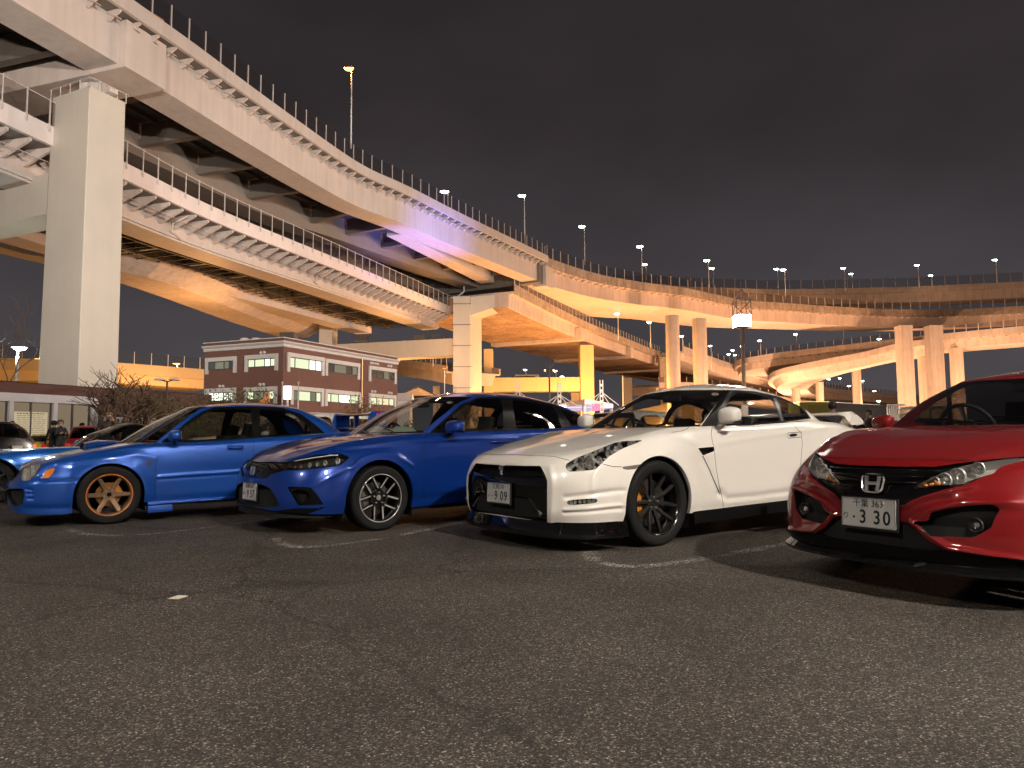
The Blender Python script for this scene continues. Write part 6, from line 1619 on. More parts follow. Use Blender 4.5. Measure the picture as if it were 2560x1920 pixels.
# ================================================================= red hatchback
red = CarRig('red_hatchback', (2.89, 4.595), 60.5, 'red hatchback at the right edge, nose to the viewer with a wide black grille', paint=P_red)
R_spec = dict(
    rows=[
        dict(nose=(.955, .60, 2.5), tail=(-3.55, .40, 3.0), W=[(.35, .86), (0, .87), (-.5, .87), (-2.2, .87), (-3.1, .85)], z=[(.96, .225), (.35, .215), (-.5, .22), (-3.5, .30)]),
        dict(nose=(.965, .60, 2.5), tail=(-3.58, .40, 3.0), W=[(.35, .885), (0, .895), (-.5, .885), (-2.2, .885), (-3.1, .87)], z=[(.97, .32), (-3.5, .38)]),
        dict(nose=(.960, .60, 2.5), tail=(-3.58, .40, 3.0), W=[(.35, .880), (0, .900), (-.5, .890), (-1.4, .88), (-2.7, .90), (-3.1, .87)], z=[(.96, .46), (-3.5, .55)]),
        dict(nose=(.930, .60, 2.4), tail=(-3.56, .40, 3.0), W=[(.33, .865), (0, .895), (-.5, .892), (-1.4, .885), (-2.7, .90), (-3.1, .86)], z=[(.93, .60), (.33, .63), (0, .67), (-1, .70), (-3.5, .75)]),
        dict(nose=(.875, .60, 2.3), tail=(-3.52, .40, 2.8), W=[(.28, .80), (0, .84), (-.5, .855), (-1.4, .865), (-2.7, .86), (-3.1, .82)], z=[(.88, .715), (.55, .745), (.35, .80), (.1, .85), (-.3, .88), (-.7, .91), (-1.5, .94), (-2.6, .99), (-3.52, 1.0)]),
        dict(nose=(.825, .58, 2.3), tail=(-3.48, .40, 2.6), W=[(.25, .725), (0, .765), (-.5, .80), (-1.4, .81), (-2.6, .80), (-3.1, .75)], z=[(.83, .765), (.60, .785), (.45, .835), (.26, .905), (.03, .948), (-.3, .962), (-.8, .972), (-1.6, 1.0), (-2.6, 1.05), (-3.48, 1.10)]),
    ],
    hood_c=[(.825, .768), (.6, .845), (.3, .915), (0, .955), (-.3, .975), (-.8, .985), (-3.48, 1.12)], hood_pw=2.4,
    arches=[(0, .322, .375, .014, .07), (-2.70, .322, .375, .014, .08)],
    cabin=[
        dict(nose=(-.12, .32, 2.1), tail=(-3.40, .42, 2.5), W=[(-.44, .735), (-1.1, .785), (-2.4, .775), (-2.98, .69)], z=[(-.12, .965), (-.44, .966), (-.9, .975), (-1.6, 1.003), (-2.6, 1.052), (-3.4, 1.10)]),
        dict(nose=(-.50, .28, 2.2), tail=(-3.25, .40, 2.6), W=[(-.78, .655), (-1.4, .70), (-2.2, .69), (-2.85, .60)], z=[(-.50, 1.16), (-.9, 1.175), (-1.8, 1.21), (-3.25, 1.22)]),
        dict(nose=(-.90, .24, 2.4), tail=(-3.05, .30, 2.7), W=[(-1.14, .545), (-1.6, .56), (-2.2, .55), (-2.75, .50)], z=[(-.90, 1.325), (-1.14, 1.33), (-1.6, 1.37), (-2.2, 1.38), (-3.05, 1.30)]),
    ],
    roof_c=[(-.90, 1.33), (-1.3, 1.395), (-1.9, 1.43), (-2.4, 1.42), (-3.05, 1.33)],
    strokes=[],
)
def mir_strokes(rig, strokes):
    """strokes traced on the car's right side, applied to the left half"""
    def f(P, Nn):
        V_ = P * MIR; px_ = project(rig.world(V_)); w = rig.world(V_); n = rig.world_dir(Nn * MIR); fc = ((np.array([0, 0, EYE]) - w) * n).sum(1) > 0
        o = np.zeros(len(P))
        for poly, wd, amp in strokes: o += np.where(fc, amp * np.exp(-(seg_dist(px_, poly) / wd) ** 2), 0)
        return o
    return f
R_spec['disp'] = [mir_strokes(red, [(z5([(190, 925), (300, 950), (400, 1010), (470, 1100)]), 8, .018), (z5([(300, 850), (440, 935), (520, 1000), (620, 1020)]), 6, .014), (z5([(140, 1215), (330, 1225), (480, 1110)]), 7, .016), (z5([(200, 900), (330, 905)]), 10, .01),
                                    (z5([(420, 700), (480, 610), (640, 530), (860, 500)]), 10, .006)])]
sk, gk, GG = build_shell(red, R_spec); red.make_bvh([sk, gk])
mk = dict(mir=True)
sk.clip_px(z5([(345, 662), (400, 708), (480, 742), (700, 757), (1100, 758), (1100, 1045), (990, 1037), (620, 1012), (512, 1002), (480, 962), (440, 932), (370, 882), (312, 838), (283, 765), (318, 690)]), 'body', 'face', **mk)
sk.clip_px(round_poly(z5([(282, 765), (318, 692), (342, 672), (382, 722), (440, 800), (500, 872), (508, 888), (440, 858), (330, 838)]), .1), 'face', 'headlight', **mk)
sk.clip_px(round_poly(z5([(188, 928), (300, 972), (380, 1022), (405, 1080), (450, 1098), (388, 1172), (245, 1135), (200, 1062)]), .08), 'body', 'fog', **mk)
sk.clip_px(z5([(478, 1118), (600, 1108), (760, 1118), (1100, 1150), (1100, 1360), (800, 1320), (470, 1280), (330, 1240), (400, 1205)]), 'body', 'mouth', **mk)
sk.clip_px(z5([(100, 1260), (140, 1212), (200, 1222), (330, 1238), (480, 1275), (800, 1315), (1100, 1350), (1100, 1500), (100, 1400)]), 'body', 'chin', **mk)
gk.clip_px(z5([(882, 480), (1000, 368), (1130, 258), (1228, 196), (1350, 166), (1500, 148), (1700, 136), (1900, 128), (2300, 122), (2300, 620), (882, 620)]), ['side', 'body'], 'windshield', cond=lambda v: v[:, 0] > -1.5, **mk)
gk.clip_xz(round_poly([(-.62, 1.0), (-1.22, 1.305), (-1.7, 1.345), (-2.3, 1.335), (-2.75, 1.25), (-3.0, 1.13), (-2.6, 1.075), (-1.6, 1.02)], .15), 'side', 'door_glass', cond=lambda v: v[:, 1] > .42)
rear_glass(gk, R_spec['cabin'], (.15, .9)); gk.relabel('side', 'body')
near = finish_shell(red, R_spec, GG)
red.emit_label(sk, 'body', 'body_shell', P_red); red.emit_label(gk, 'body', 'roof', P_red); red.flange(sk, 'body', 'arch_lip', np.array([0, -.035, 0]), P_red, near)
red.emit_label(gk, 'windshield', 'windshield', G_glass); red.emit_label(gk, 'door_glass', 'side_window', G_dark, joined=False); red.emit_label(gk, 'rear_glass', 'rear_window', G_dark)
red.emit_label(sk, 'face', 'grille_surround', M_black_gloss, inset=.016); red.recess(sk, 'headlight', 'headlight_housing', .06, mat('smoky_housing', (.48, .47, .45), .3, .3), joined=False); red.emit_label(sk, 'headlight', 'headlight', G_lens, joined=False)
red.recess(sk, 'fog', 'fog_housing', .045, M_mesh, joined=False); red.recess(sk, 'mouth', 'lower_grille', .05, M_mesh); red.emit_label(sk, 'chin', 'chin_panel', M_trim, inset=.004)
q = lambda x, y: (1920 + x / 2.861, 900 + y / 2.861)
def mir_hit(px, py):
    h, n = red.hit(px, py); return h
for name, lst, mm, bk_ in (('headlight_bowl', [(345, 740, .03), (372, 790, .038), (405, 820, .034), (440, 838, .026)], M_refl, .035), ('fog_lamp', [(245, 1065, .034)], M_bowl, .03)):
    for (x, y, r) in lst:
        h = mir_hit(*q(x, y))
        if h is None: continue
        for sg in (1, -1):
            b = MB(); A = Matrix.Translation((h.x - bk_, abs(h.y) * sg, h.z)) @ Matrix.Rotation(R(90), 4, 'Y') ; b.lathe([(r * .25, -r * .35), (r * .6, -.3 * r), (r * .9, 0), (r, r * .4), (r * 1.1, r * .4), (r * 1.12, 0)], 20, A)
            o = b.build(name, mm, red.root, smooth=True); b = MB(); b.lathe([(0, r * .1), (r * .3, r * .05), (r * .42, -r * .15)], 14, A); b.build('bulb_lens', M_refl, o, smooth=True)
for i in range(3):
    h = mir_hit(*q(420 + i * 22, 845 + i * 12))
    if h is not None:
        for sg in (1, -1):
            b = MB(); b.lathe([(0, .01), (.012, .006), (.014, -.01)], 10, Matrix.Translation((h.x - .02, abs(h.y) * sg, h.z)) @ Matrix.Rotation(R(90), 4, 'Y')); b.build('indicator_bulb', mat('amber_bulb', (.8, .3, .08), .3, .3), red.root, smooth=True)
red.gap([z5([(385, 700), (500, 697), (700, 700), (900, 702), (1200, 712), (1500, 724)]), z5([(385, 700), (350, 660)])], mirror=False)
# three-dimensional slats of the upper grille and a lower splitter
for k in range(3):
    zz = .64 + k * .035; b = MB(); ys = np.linspace(-.34, .34, 15); b.tube([(.925 - .30 * (abs(y) / .6) ** 2.2, y, zz) for y in ys], .005, 6); b.build('grille_bar', M_black_gloss, red.root, smooth=True)
r0 = outline(R_spec['rows'][0], 80, 250, 30); i_l = int(np.argmax(r0[:, 0] < .40))
red.lip(r0, 0, i_l, [(-.08, .232), (.004, .226), (.040, .195), (.04, .178), (-.08, .185)], 'front_lip', M_black_gloss, full=True)
i0, i1 = int(np.argmax(r0[:, 0] < -.40)), int(np.argmax(r0[:, 0] < -2.30))
red.lip(r0, i0, i1, [(-.06, zr(.262)), (.012, zr(.258)), (.022, zr(.20)), (.02, zr(.175)), (-.06, zr(.170))], 'side_skirt', M_trim)
h, n_ = red.hit(*q(787, 1078)); number_plate(red, (h.x + .028, h.y * 0, .462), 0, .07, '千葉 363', 'り', '.3 30')
h, n_ = red.hit(*q(797, 880)); h_badge(red, (h.x + .012, 0, .628), .125, .25)
mirror_housing(red, (-.60, .90, 1.015), (.14, .17, .105), P_red, rz=.1)
W_, A = wheel_common(red, None, .322, .232, .235, M_rim_black, stripe=M_rim_cut)
put_wheels(red, W_ + [('spokes', bk.mesh('spokes', M_rim_black))] + brake_parts(A, .155, -.02, M_grey_metal, .1, cw=.04), [(0, .782, 0), (0, -.782, 0), (-2.70, .782, 0), (-2.70, -.782, 0)], .322)
cabin_tub(red, R_spec); seats(red, (-1.35,), .37, .46, h=.70, w=.5); seats(red, (-2.25,), .36, .5, h=.55, w=.5); steering(red, -.80, -.37, .96)
inspection_sticker(civ, 560 + 1950 / 3.456, 940 + 226 / 3.456); cabin_mirror(civ, -1.10, 1.31); wipers(civ, -.40, .985); cabin_mirror(imp, -.92, 1.24); wipers(imp, -.30, .90); inspection_sticker(red, 1920 + 1205 / 2.861, 900 + 218 / 2.861); cabin_mirror(red, -.92, 1.24); wipers(red, -.25, .985)
# ================================================================= brick office
def uvwall(A, B, z0, z1, name, m, parent, thick=.0):
    b = MB(); b.uv = []; L = (Vector((B[0], B[1], 0)) - Vector((A[0], A[1], 0))).length
    vs = [(A[0], A[1], z0), (B[0], B[1], z0), (B[0], B[1], z1), (A[0], A[1], z1)]; b.add(vs, [(0, 1, 2, 3)]); b.uv = [(0, z0), (L, z0), (L, z1), (0, z1)]
    return b.build(name, m, parent, world=True)
M_brick = mat('brick_office', (.135, .056, .040), .8, noise=.18, nscale=1.2, grid=(.22, .075, (.09, .05, .04), .012))
M_brick2 = mat('brick_shop', (.070, .028, .021), .85, noise=.2, nscale=1.0, grid=(.22, .075, (.055, .026, .021), .012))
M_whitet = mat('white_trim', (.44, .41, .39), .6, noise=.08, nscale=2)
ZR = at_y(708, 845, 50).z
cA, cB = at_y(511, 900, 52.9), at_y(708, 900, 50); cC, cD = at_y(903, 900, 58.3), at_y(994, 900, 63)
office = empty('brick_office', (cB.x, 50, 0), label='two-storey red brick office with white window surrounds below the decks', cat='building')
def xy(p): return (p.x, p.y)
PA, PB, PC, PD = xy(cA), xy(cB), xy(cC), xy(cD)
for a, b_ in ((PA, PB), (PB, PC), (PC, PD)): uvwall(a, b_, 0, ZR, 'wall', M_brick, office)
back = [(PA[0] - 1, PA[1] + 16), (PD[0] - 2.4, PD[1] + 9)]
uvwall(PD, back[1], 0, ZR, 'wall', M_brick, office); uvwall(back[0], PA, 0, ZR, 'wall', M_brick, office); uvwall(back[1], back[0], 0, ZR, 'wall', M_brick, office)
b = MB(); b.add([(*PA, ZR - .2), (*PB, ZR - .2), (*PC, ZR - .2), (*PD, ZR - .2), (*back[1], ZR - .2), (*back[0], ZR - .2)], [(0, 1, 2, 3, 4, 5)]); b.build('roof', M_conc, office, world=True)
def out_n(a, b_):
    t = Vector((b_[0] - a[0], b_[1] - a[1], 0)).normalized(); return t, Vector((t.y, -t.x, 0))
b = MB(); pth = [Vector((*p, 0)) for p in (PA, PB, PC, PD)]
fr = [(pth[0], out_n(PA, PB)[1]), (pth[1], (out_n(PA, PB)[1] + out_n(PB, PC)[1]).normalized() * 1.12), (pth[2], (out_n(PB, PC)[1] + out_n(PC, PD)[1]).normalized()), (pth[3], out_n(PC, PD)[1])]
prof = [(.0, ZR - .62), (.10, ZR - .60), (.14, ZR - .42), (.30, ZR - .30), (.32, ZR - .22), (.02, ZR - .215)]
vs = [(p.x + n_.x * o, p.y + n_.y * o, z) for p, n_ in fr for o, z in prof]; k = len(prof)
b.add(vs, [(i * k + j, i * k + (j + 1) % k, (i + 1) * k + (j + 1) % k, (i + 1) * k + j) for i in range(3) for j in range(k)]); b.build('cornice', M_whitet, office, world=True)
b = MB(); prof = [(.20, ZR + .0), (.20, ZR + .06), (-.1, ZR + .06), (-.1, ZR)]
vs = [(p.x + n_.x * o, p.y + n_.y * o, z) for p, n_ in fr for o, z in prof]; k = 4
b.add(vs, [(i * k + j, i * k + (j + 1) % k, (i + 1) * k + (j + 1) % k, (i + 1) * k + j) for i in range(3) for j in range(k)]); b.build('coping', M_whitet, office, world=True)
G_blind = {k: glow('blind_' + k, c, s) for k, c, s in (('dim', (.50, .50, .36), .42), ('lit', (.90, .94, .62), 1.1), ('bright', (.98, 1.0, .84), 2.4), ('dark', (.25, .24, .20), .25), ('warm', (1.0, .82, .50), 1.1))}
def z5e(x, y): return (440 + x / 3.456, 780 + y / 3.456)
def on_wall(px, py, a, b_):
    d = ray(px, py); t, n_ = out_n(a, b_); o = Vector((0, 0, EYE)); k = (Vector((a[0], a[1], 0)) - o).dot(n_) / d.dot(n_); return o + d * k
def office_window(a, b_, x0, x1, y0, y1, state, cuts=(.25, .62, .82), parts=None):
    t, n_ = out_n(a, b_); p0, p1 = on_wall(*z5e(x0, y0), a, b_), on_wall(*z5e(x1, y0), a, b_); s0 = (p0 - Vector((a[0], a[1], 0))).dot(t); s1 = (p1 - Vector((a[0], a[1], 0))).dot(t)
    zt = (p0.z + p1.z) / 2; zb = on_wall(*z5e(x0, y1), a, b_).z; zb = zt - 2.15 if False else zb
    P = lambda s, o, z: (a[0] + t.x * s + n_.x * o, a[1] + t.y * s + n_.y * o, z)
    def bx(m_b, sa, sb, za, zb_, oa, ob): m_b.quadbox([P(sa, oa, za), P(sb, oa, za), P(sb, ob, za), P(sa, ob, za)], [P(sa, oa, zb_), P(sb, oa, zb_), P(sb, ob, zb_), P(sa, ob, zb_)])
    fw = .26; m_b = MB(); bx(m_b, s0, s1, zt - .30, zt, .003, .14); bx(m_b, s0, s0 + fw, zb, zt - .302, .003, .12); bx(m_b, s1 - fw, s1, zb, zt - .302, .003, .12)
    w_ = m_b.build('window', M_whitet, office, world=True)
    g0, g1, gz0, gz1 = s0 + fw + .003, s1 - fw - .003, zb + .30, zt - .305
    m_b = MB(); bx(m_b, g0, g1, gz0, gz0 + .06, .004, .06); bx(m_b, g0, g1, gz1 - .05, gz1, .004, .06)
    xs = [0] + list(cuts) + [1]
    for c in xs: sx_ = g0 + (g1 - g0) * c; bx(m_b, max(g0, sx_ - .03), min(g1, sx_ + .03), gz0 + .061, gz1 - .051, .004, .055)
    o = m_b.build('window_frame', M_dark, office, world=True); o.parent = w_; o.location = (0, 0, 0)
    st = state if isinstance(state, (list, tuple)) else [state] * (len(xs) - 1)
    for i in range(len(xs) - 1):
        m_b = MB(); sa = g0 + (g1 - g0) * xs[i] + .03; sb = g0 + (g1 - g0) * xs[i + 1] - .03
        m_b.add([P(sa, .010, gz0 + .06), P(sb, .010, gz0 + .06), P(sb, .010, gz1 - .05), P(sa, .010, gz1 - .05)], [(0, 1, 2, 3)]); o = m_b.build('window_blind', G_blind[st[i]], office, world=True); o.parent = w_
        m_b = MB(); m_b.add([P(sa, .03, gz0 + .06), P(sb, .03, gz0 + .06), P(sb, .03, gz1 - .05), P(sa, .03, gz1 - .05)], [(0, 1, 2, 3)]); o = m_b.build('pane', glass('office_pane', (.85, .88, .86), .02), office, world=True); o.parent = w_
OW = office_window
OW(PA, PB, 263, 528, 392, 540, ['dark', 'dim', 'dim', 'dark']); OW(PA, PB, 603, 886, 368, 520, ['lit', 'lit', 'bright', 'lit']); OW(PA, PB, 256, 522, 660, 810, ['bright', 'bright', 'bright', 'lit']); OW(PA, PB, 596, 878, 648, 800, ['lit', 'dim', 'dim', 'lit'])
OW(PB, PC, 957, 1275, 372, 515, ['lit', 'lit', 'bright', 'bright'], (.16, .60, .80)); OW(PB, PC, 1286, 1582, 425, 550, ['dark', 'dim', 'dark', 'dim'], (.22, .62, .82)); OW(PB, PC, 985, 1270, 650, 800, ['dim', 'lit', 'dim', 'lit'], (.2, .62, .82)); OW(PB, PC, 1282, 1592, 680, 812, ['lit', 'lit', 'bright', 'lit'], (.12, .36, .72))
OW(PC, PD, 1662, 1898, 480, 598, ['dark', 'dark', 'dim', 'dark'], (.25, .55, .78)); OW(PC, PD, 1662, 1895, 712, 830, ['lit', 'warm', 'warm', 'lit'], (.25, .5, .78))
for (x, y, a, b_) in ((735, 352, PA, PB), (765, 350, PA, PB), (380, 642, PA, PB), (408, 642, PA, PB), (728, 626, PA, PB), (758, 626, PA, PB), (1682, 440, PC, PD), (1700, 443, PC, PD), (1722, 447, PC, PD), (1742, 450, PC, PD), (1832, 466, PC, PD), (1856, 468, PC, PD), (1692, 686, PC, PD), (1718, 688, PC, PD), (1836, 698, PC, PD), (1858, 701, PC, PD)):
    p = on_wall(*z5e(x, y), a, b_); t, n_ = out_n(a, b_); b = MB(); b.lathe([(0, .12), (.10, .10), (.12, 0)], 10, Matrix.Translation(p) @ n_.to_track_quat('Z', 'Y').to_matrix().to_4x4()); b.build('vent_cap', M_whitet, office, world=True, smooth=True)
b = MB(); p = Vector((*PC, 0)); n_ = fr[2][1]; b.tube([p + n_ * .12, p + n_ * .12 + Vector((0, 0, ZR - .6))], .05, 8); b.build('downpipe', mat('brass_pipe', (.5, .3, .15), .4, .4), office, world=True)
def rooftop(name, label, px, py, D, w, h, m, cat, slats=True):
    p = at_y(px, py, D); e = empty(name, (p.x, D, ZR - .2), label=label, cat=cat); b = MB(); b.box((0, 0, h / 2 + .1), (w, .9, h)); bevel(b.build('casing', m, e), .03, 2)
    if slats:
        b = MB(); [b.box((-w / 2 + .1 + k * (w - .2) / 6, -.47, h / 2 + .1), (.05, .03, h * .85)) for k in range(7)]; b.build('grille', M_dark, e)['kind'] = 'stuff'
    return e
rooftop('air_conditioner', 'dark louvred air conditioner on the office roof at its corner', 722, 835, 52, 1.05, .75, M_dark, 'air conditioner'); rooftop('air_conditioner', 'white air conditioner at the right end of the office roof', 855, 868, 59, .95, .55, M_whitet, 'air conditioner')
for px in (612, 640):
    p = at_y(px, 842, 54); e = empty('roof_fan', (p.x, 54, ZR - .2), label='round fan unit on the office roof, %s of the two' % ('left' if px == 612 else 'right'), cat='fan', group='fans on the office roof'); b = MB(); b.lathe([(.0, .75), (.30, .78), (.42, .6), (.42, .1), (.3, 0)], 16); b.build('drum', M_galv, e, smooth=True, angle=40)
e = empty('lit_sign', (0, 0, 0)); p = at_y(718, 998, 47); e.location = (p.x, 47, 0); tag(e, 'glowing white sign panel standing between two poles before the office', 'sign')
zt_, zb_ = at_y(718, 965, 47).z, at_y(718, 998, 47).z; b = MB(); b.box((0, 0, (zt_ + zb_) / 2), (.46, .12, zt_ - zb_)); b.build('panel', glow('sign_glow', (.85, .97, 1), 3.5), e); b = MB(); b.box((0, .08, zb_ / 2 + .2), (.1, .1, zb_ + .4)); b.build('post', M_pole, e)
b = MB(); [b.box((0, -.062, zb_ + (zt_ - zb_) * f), (.3, .004, .03)) for f in (.3, .45, .6, .8)]; b.build('lettering', M_whitet, e)['kind'] = 'stuff'
for px in (706, 746):
    p = at_y(px, 957, 46.5); e = empty('flag_pole', (p.x, 46.5, 0), label='bare silver flag pole %s of the glowing sign' % ('left' if px < 720 else 'right'), cat='flag pole', group='flag poles before the office'); b = MB(); b.tube([(0, 0, 0), (0, 0, p.z)], [.05, .035], 8); b.build('pole', M_pole, e, smooth=True); b = MB(); b.lathe([(0, .08), (.06, .03), (.06, -.03), (0, -.06)], 8, Matrix.Translation((0, 0, p.z))); b.build('finial', M_pole, e, smooth=True)
p = at_y(660, 1005, 45); e = empty('triangular_sign', (p.x, 45, 0), label='orange triangular sign face before the lower office window', cat='sign'); pt = [at_y(648, 1006, 45), at_y(674, 979, 45), at_y(674, 1008, 45)]
b = MB(); b.prism([(q.x - p.x, q.z) for q in pt], 0, .1, Matrix.Rotation(R(90), 4, 'X')); b.build('face', mat('orange_sign', (.62, .22, .08), .5), e); b = MB(); b.box((.25, .1, .9), (.08, .08, 1.8)); b.build('post', M_pole, e)

# ================================================================= low brick shop
sA, sB = at_y(-60, 950, 30.6), at_y(530, 988, 42.2); SA, SB = (sA.x, 30.6), (sB.x, 42.2); ZS = 3.62
shop = empty('brick_shop', (sA.x, 30.6, 0), label='low dark brick shop with lit blinds and a grey portal frame at far left', cat='building')
t, n_ = out_n(SA, SB); Ls = (Vector((*SB, 0)) - Vector((*SA, 0))).length
def zb2(x, y): return (x / 4.254, 860 + y / 4.254)
shop_pt = lambda s, o, z: (SA[0] + t.x * s + n_.x * o, SA[1] + t.y * s + n_.y * o, z)
def sbx(sa, sb, za, zb_, oa, ob, name, m, parent=None):
    m_b = MB(); m_b.quadbox([shop_pt(sa, oa, za), shop_pt(sb, oa, za), shop_pt(sb, ob, za), shop_pt(sa, ob, za)], [shop_pt(sa, oa, zb_), shop_pt(sb, oa, zb_), shop_pt(sb, ob, zb_), shop_pt(sa, ob, zb_)]); return fix_normals(m_b.build(name, m, parent or shop, world=True))
def s_at(px, py=1000): return (on_wall(px, py, SA, SB) - Vector((*SA, 0))).dot(t)
def z_at(px, py): return on_wall(px, py, SA, SB).z
uvwall(SA, SB, 0, ZS, 'wall', M_brick2, shop); uvwall(SB, (SB[0] - 5, SB[1] + 7), 0, ZS, 'wall', M_brick2, shop)
b = MB(); b.add([shop_pt(0, .1, ZS), shop_pt(Ls, .1, ZS), shop_pt(Ls, -1.2, ZS - .05), shop_pt(0, -1.2, ZS - .05)], [(0, 1, 2, 3)]); b.build('roof', M_dark, shop, world=True)
zf1, zf0 = z_at(100, 971), z_at(60, 985); s_r = s_at(237); sbx(0, s_r, 2.72, 3.10, .003, .30, 'portal_frame', mat('grey_frame', (.36, .35, .37), .45, noise=.1, nscale=2)); 
for a_, b_ in ((15, 26), (126, 136), (222, 237)): sbx(s_at(a_), s_at(b_), 0, 2.717, .003, .28, 'portal_frame', mat('grey_frame'))
G_sh = glow('shop_blind', (.60, .46, .30), .42)
for a_, b_ in ((-60, 15), (26, 76), (77, 126), (136, 180), (181, 222)):
    sa, sb = s_at(a_) + .02, s_at(b_) - .02; w_ = sbx(sa, sb, .10, 2.70, .004, .03, 'shop_blind', G_sh); m_b = MB(); m_b.add([shop_pt(sa, .10, .1), shop_pt(sb, .10, .1), shop_pt(sb, .10, 2.7), shop_pt(sa, .10, 2.7)], [(0, 1, 2, 3)]); m_b.build('shop_window', glass('shop_pane', (.8, .8, .8), .06), shop, world=True)
    sbx(sb - .03, sb + .03, .1, 2.70, .03, .14, 'window_post', M_dark)
s0, s1 = s_at(26), s_at(117); post = empty('notice_poster', shop_pt(s0 + .1, .11, 0), label='large pale printed notice taped inside the shop window', cat='poster')
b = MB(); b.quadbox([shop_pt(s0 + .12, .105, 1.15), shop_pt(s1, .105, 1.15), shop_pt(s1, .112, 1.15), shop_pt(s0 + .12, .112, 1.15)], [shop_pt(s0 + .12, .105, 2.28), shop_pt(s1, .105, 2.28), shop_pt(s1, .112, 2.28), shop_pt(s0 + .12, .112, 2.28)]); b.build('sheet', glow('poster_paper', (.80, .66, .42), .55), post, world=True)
b = MB(); rr = random.Random(3)
for i in range(12):
    z = 2.18 - i * .085; h = .05 if i == 0 else .018; s = s0 + .25
    while s < s1 - .2:
        w = rr.uniform(.05, .22 if i else .12); b.quadbox([shop_pt(s, .113, z), shop_pt(s + w, .113, z), shop_pt(s + w, .115, z), shop_pt(s, .115, z)], [shop_pt(s, .113, z + h), shop_pt(s + w, .113, z + h), shop_pt(s + w, .115, z + h), shop_pt(s, .115, z + h)]); s += w + .05
o = b.build('printed_lines', mat('poster_ink', (.10, .07, .04), .7), post, world=True); o['kind'] = 'stuff'
sbx(s_at(239), s_at(256), 0, 2.2, .004, .03, 'door', M_dark)
sbx(s_at(280), s_at(417), .3, 2.15, .004, .06, 'tiled_panel', mat('white_tile', (.42, .41, .41), .4, noise=.05)); 
for k in range(1, 12): sbx(s_at(280), s_at(417), .3 + k * .15, .3 + k * .15 + .015, .061, .066, 'tile_joint', M_conc)

# ================================================================= trees and shrubs
M_bark = mat('bark', (.09, .055, .035), .9, noise=.3, nscale=8); M_leaf = mat('olive_leaves', (.065, .062, .022), .7, noise=.35, nscale=3); M_leaf2 = mat('dry_leaves', (.10, .075, .03), .75, noise=.35, nscale=3)
def tree(label, x, y, h, seed, spread=1.0, trunks=1, leaves=0, leaf_from=.4, lm=None, depth=5, name='bare_tree', r0=.11, lean=0.0, group=None, leaf=.07):
    rr = random.Random(seed); e = empty(name, (x, y, 0), label=label, cat='tree', group=group); b = MB(); tips = []
    def grow(p, d, L, r, k):
        n = 3; pts = [p]; q = p
        for i in range(n):
            d = (d + Vector((rr.uniform(-1, 1), rr.uniform(-1, 1), rr.uniform(-.4, .8))) * .16).normalized(); q = q + d * (L / n); pts.append(q)
        b.tube(pts, [r * (1 - .3 * i / n) for i in range(n + 1)], 6 if k < 3 else 4, caps=False)
        tips.append((q, k))
        if k >= depth or r < .004: return
        for c in range(rr.choice((2, 3, 3)) if k else rr.choice((3, 4))):
            a = rr.uniform(0, 6.283); s_ = rr.uniform(.45, .95) * spread
            dd = (d + Vector((math.cos(a) * s_, math.sin(a) * s_, rr.uniform(-.25, .3)))).normalized(); grow(q if rr.random() < .7 else pts[2], dd, L * rr.uniform(.62, .86), r * rr.uniform(.55, .70), k + 1)
    for i in range(trunks):
        a = rr.uniform(0, 6.28); grow(Vector((0, 0, 0)) + Vector((math.cos(a), math.sin(a), 0)) * (.12 * (trunks > 1)), Vector((math.cos(a) * .28 * (trunks > 1) + lean, math.sin(a) * .2 * (trunks > 1), 1)).normalized(), h * .34, r0, 0)
    o = b.build('trunk', M_bark, e, smooth=True)
    if leaves:
        lb = MB(); T = [q for q, k in tips if k >= 2]
        for i in range(leaves):
            q = rr.choice(T) + Vector((rr.gauss(0, .16), rr.gauss(0, .16), rr.gauss(0, .13))); s_ = leaf * rr.uniform(.6, 1.5); u = Vector((rr.gauss(0, 1), rr.gauss(0, 1), rr.gauss(0, 1))).normalized(); v = u.cross(Vector((rr.gauss(0, 1), rr.gauss(0, 1), rr.gauss(0, 1)))).normalized()
            lb.add([q - u * s_, q + v * s_ * .5, q + u * s_, q - v * s_ * .5], [(0, 1, 2, 3)])
        lb.build('crown', lm or M_leaf, e)
    return e
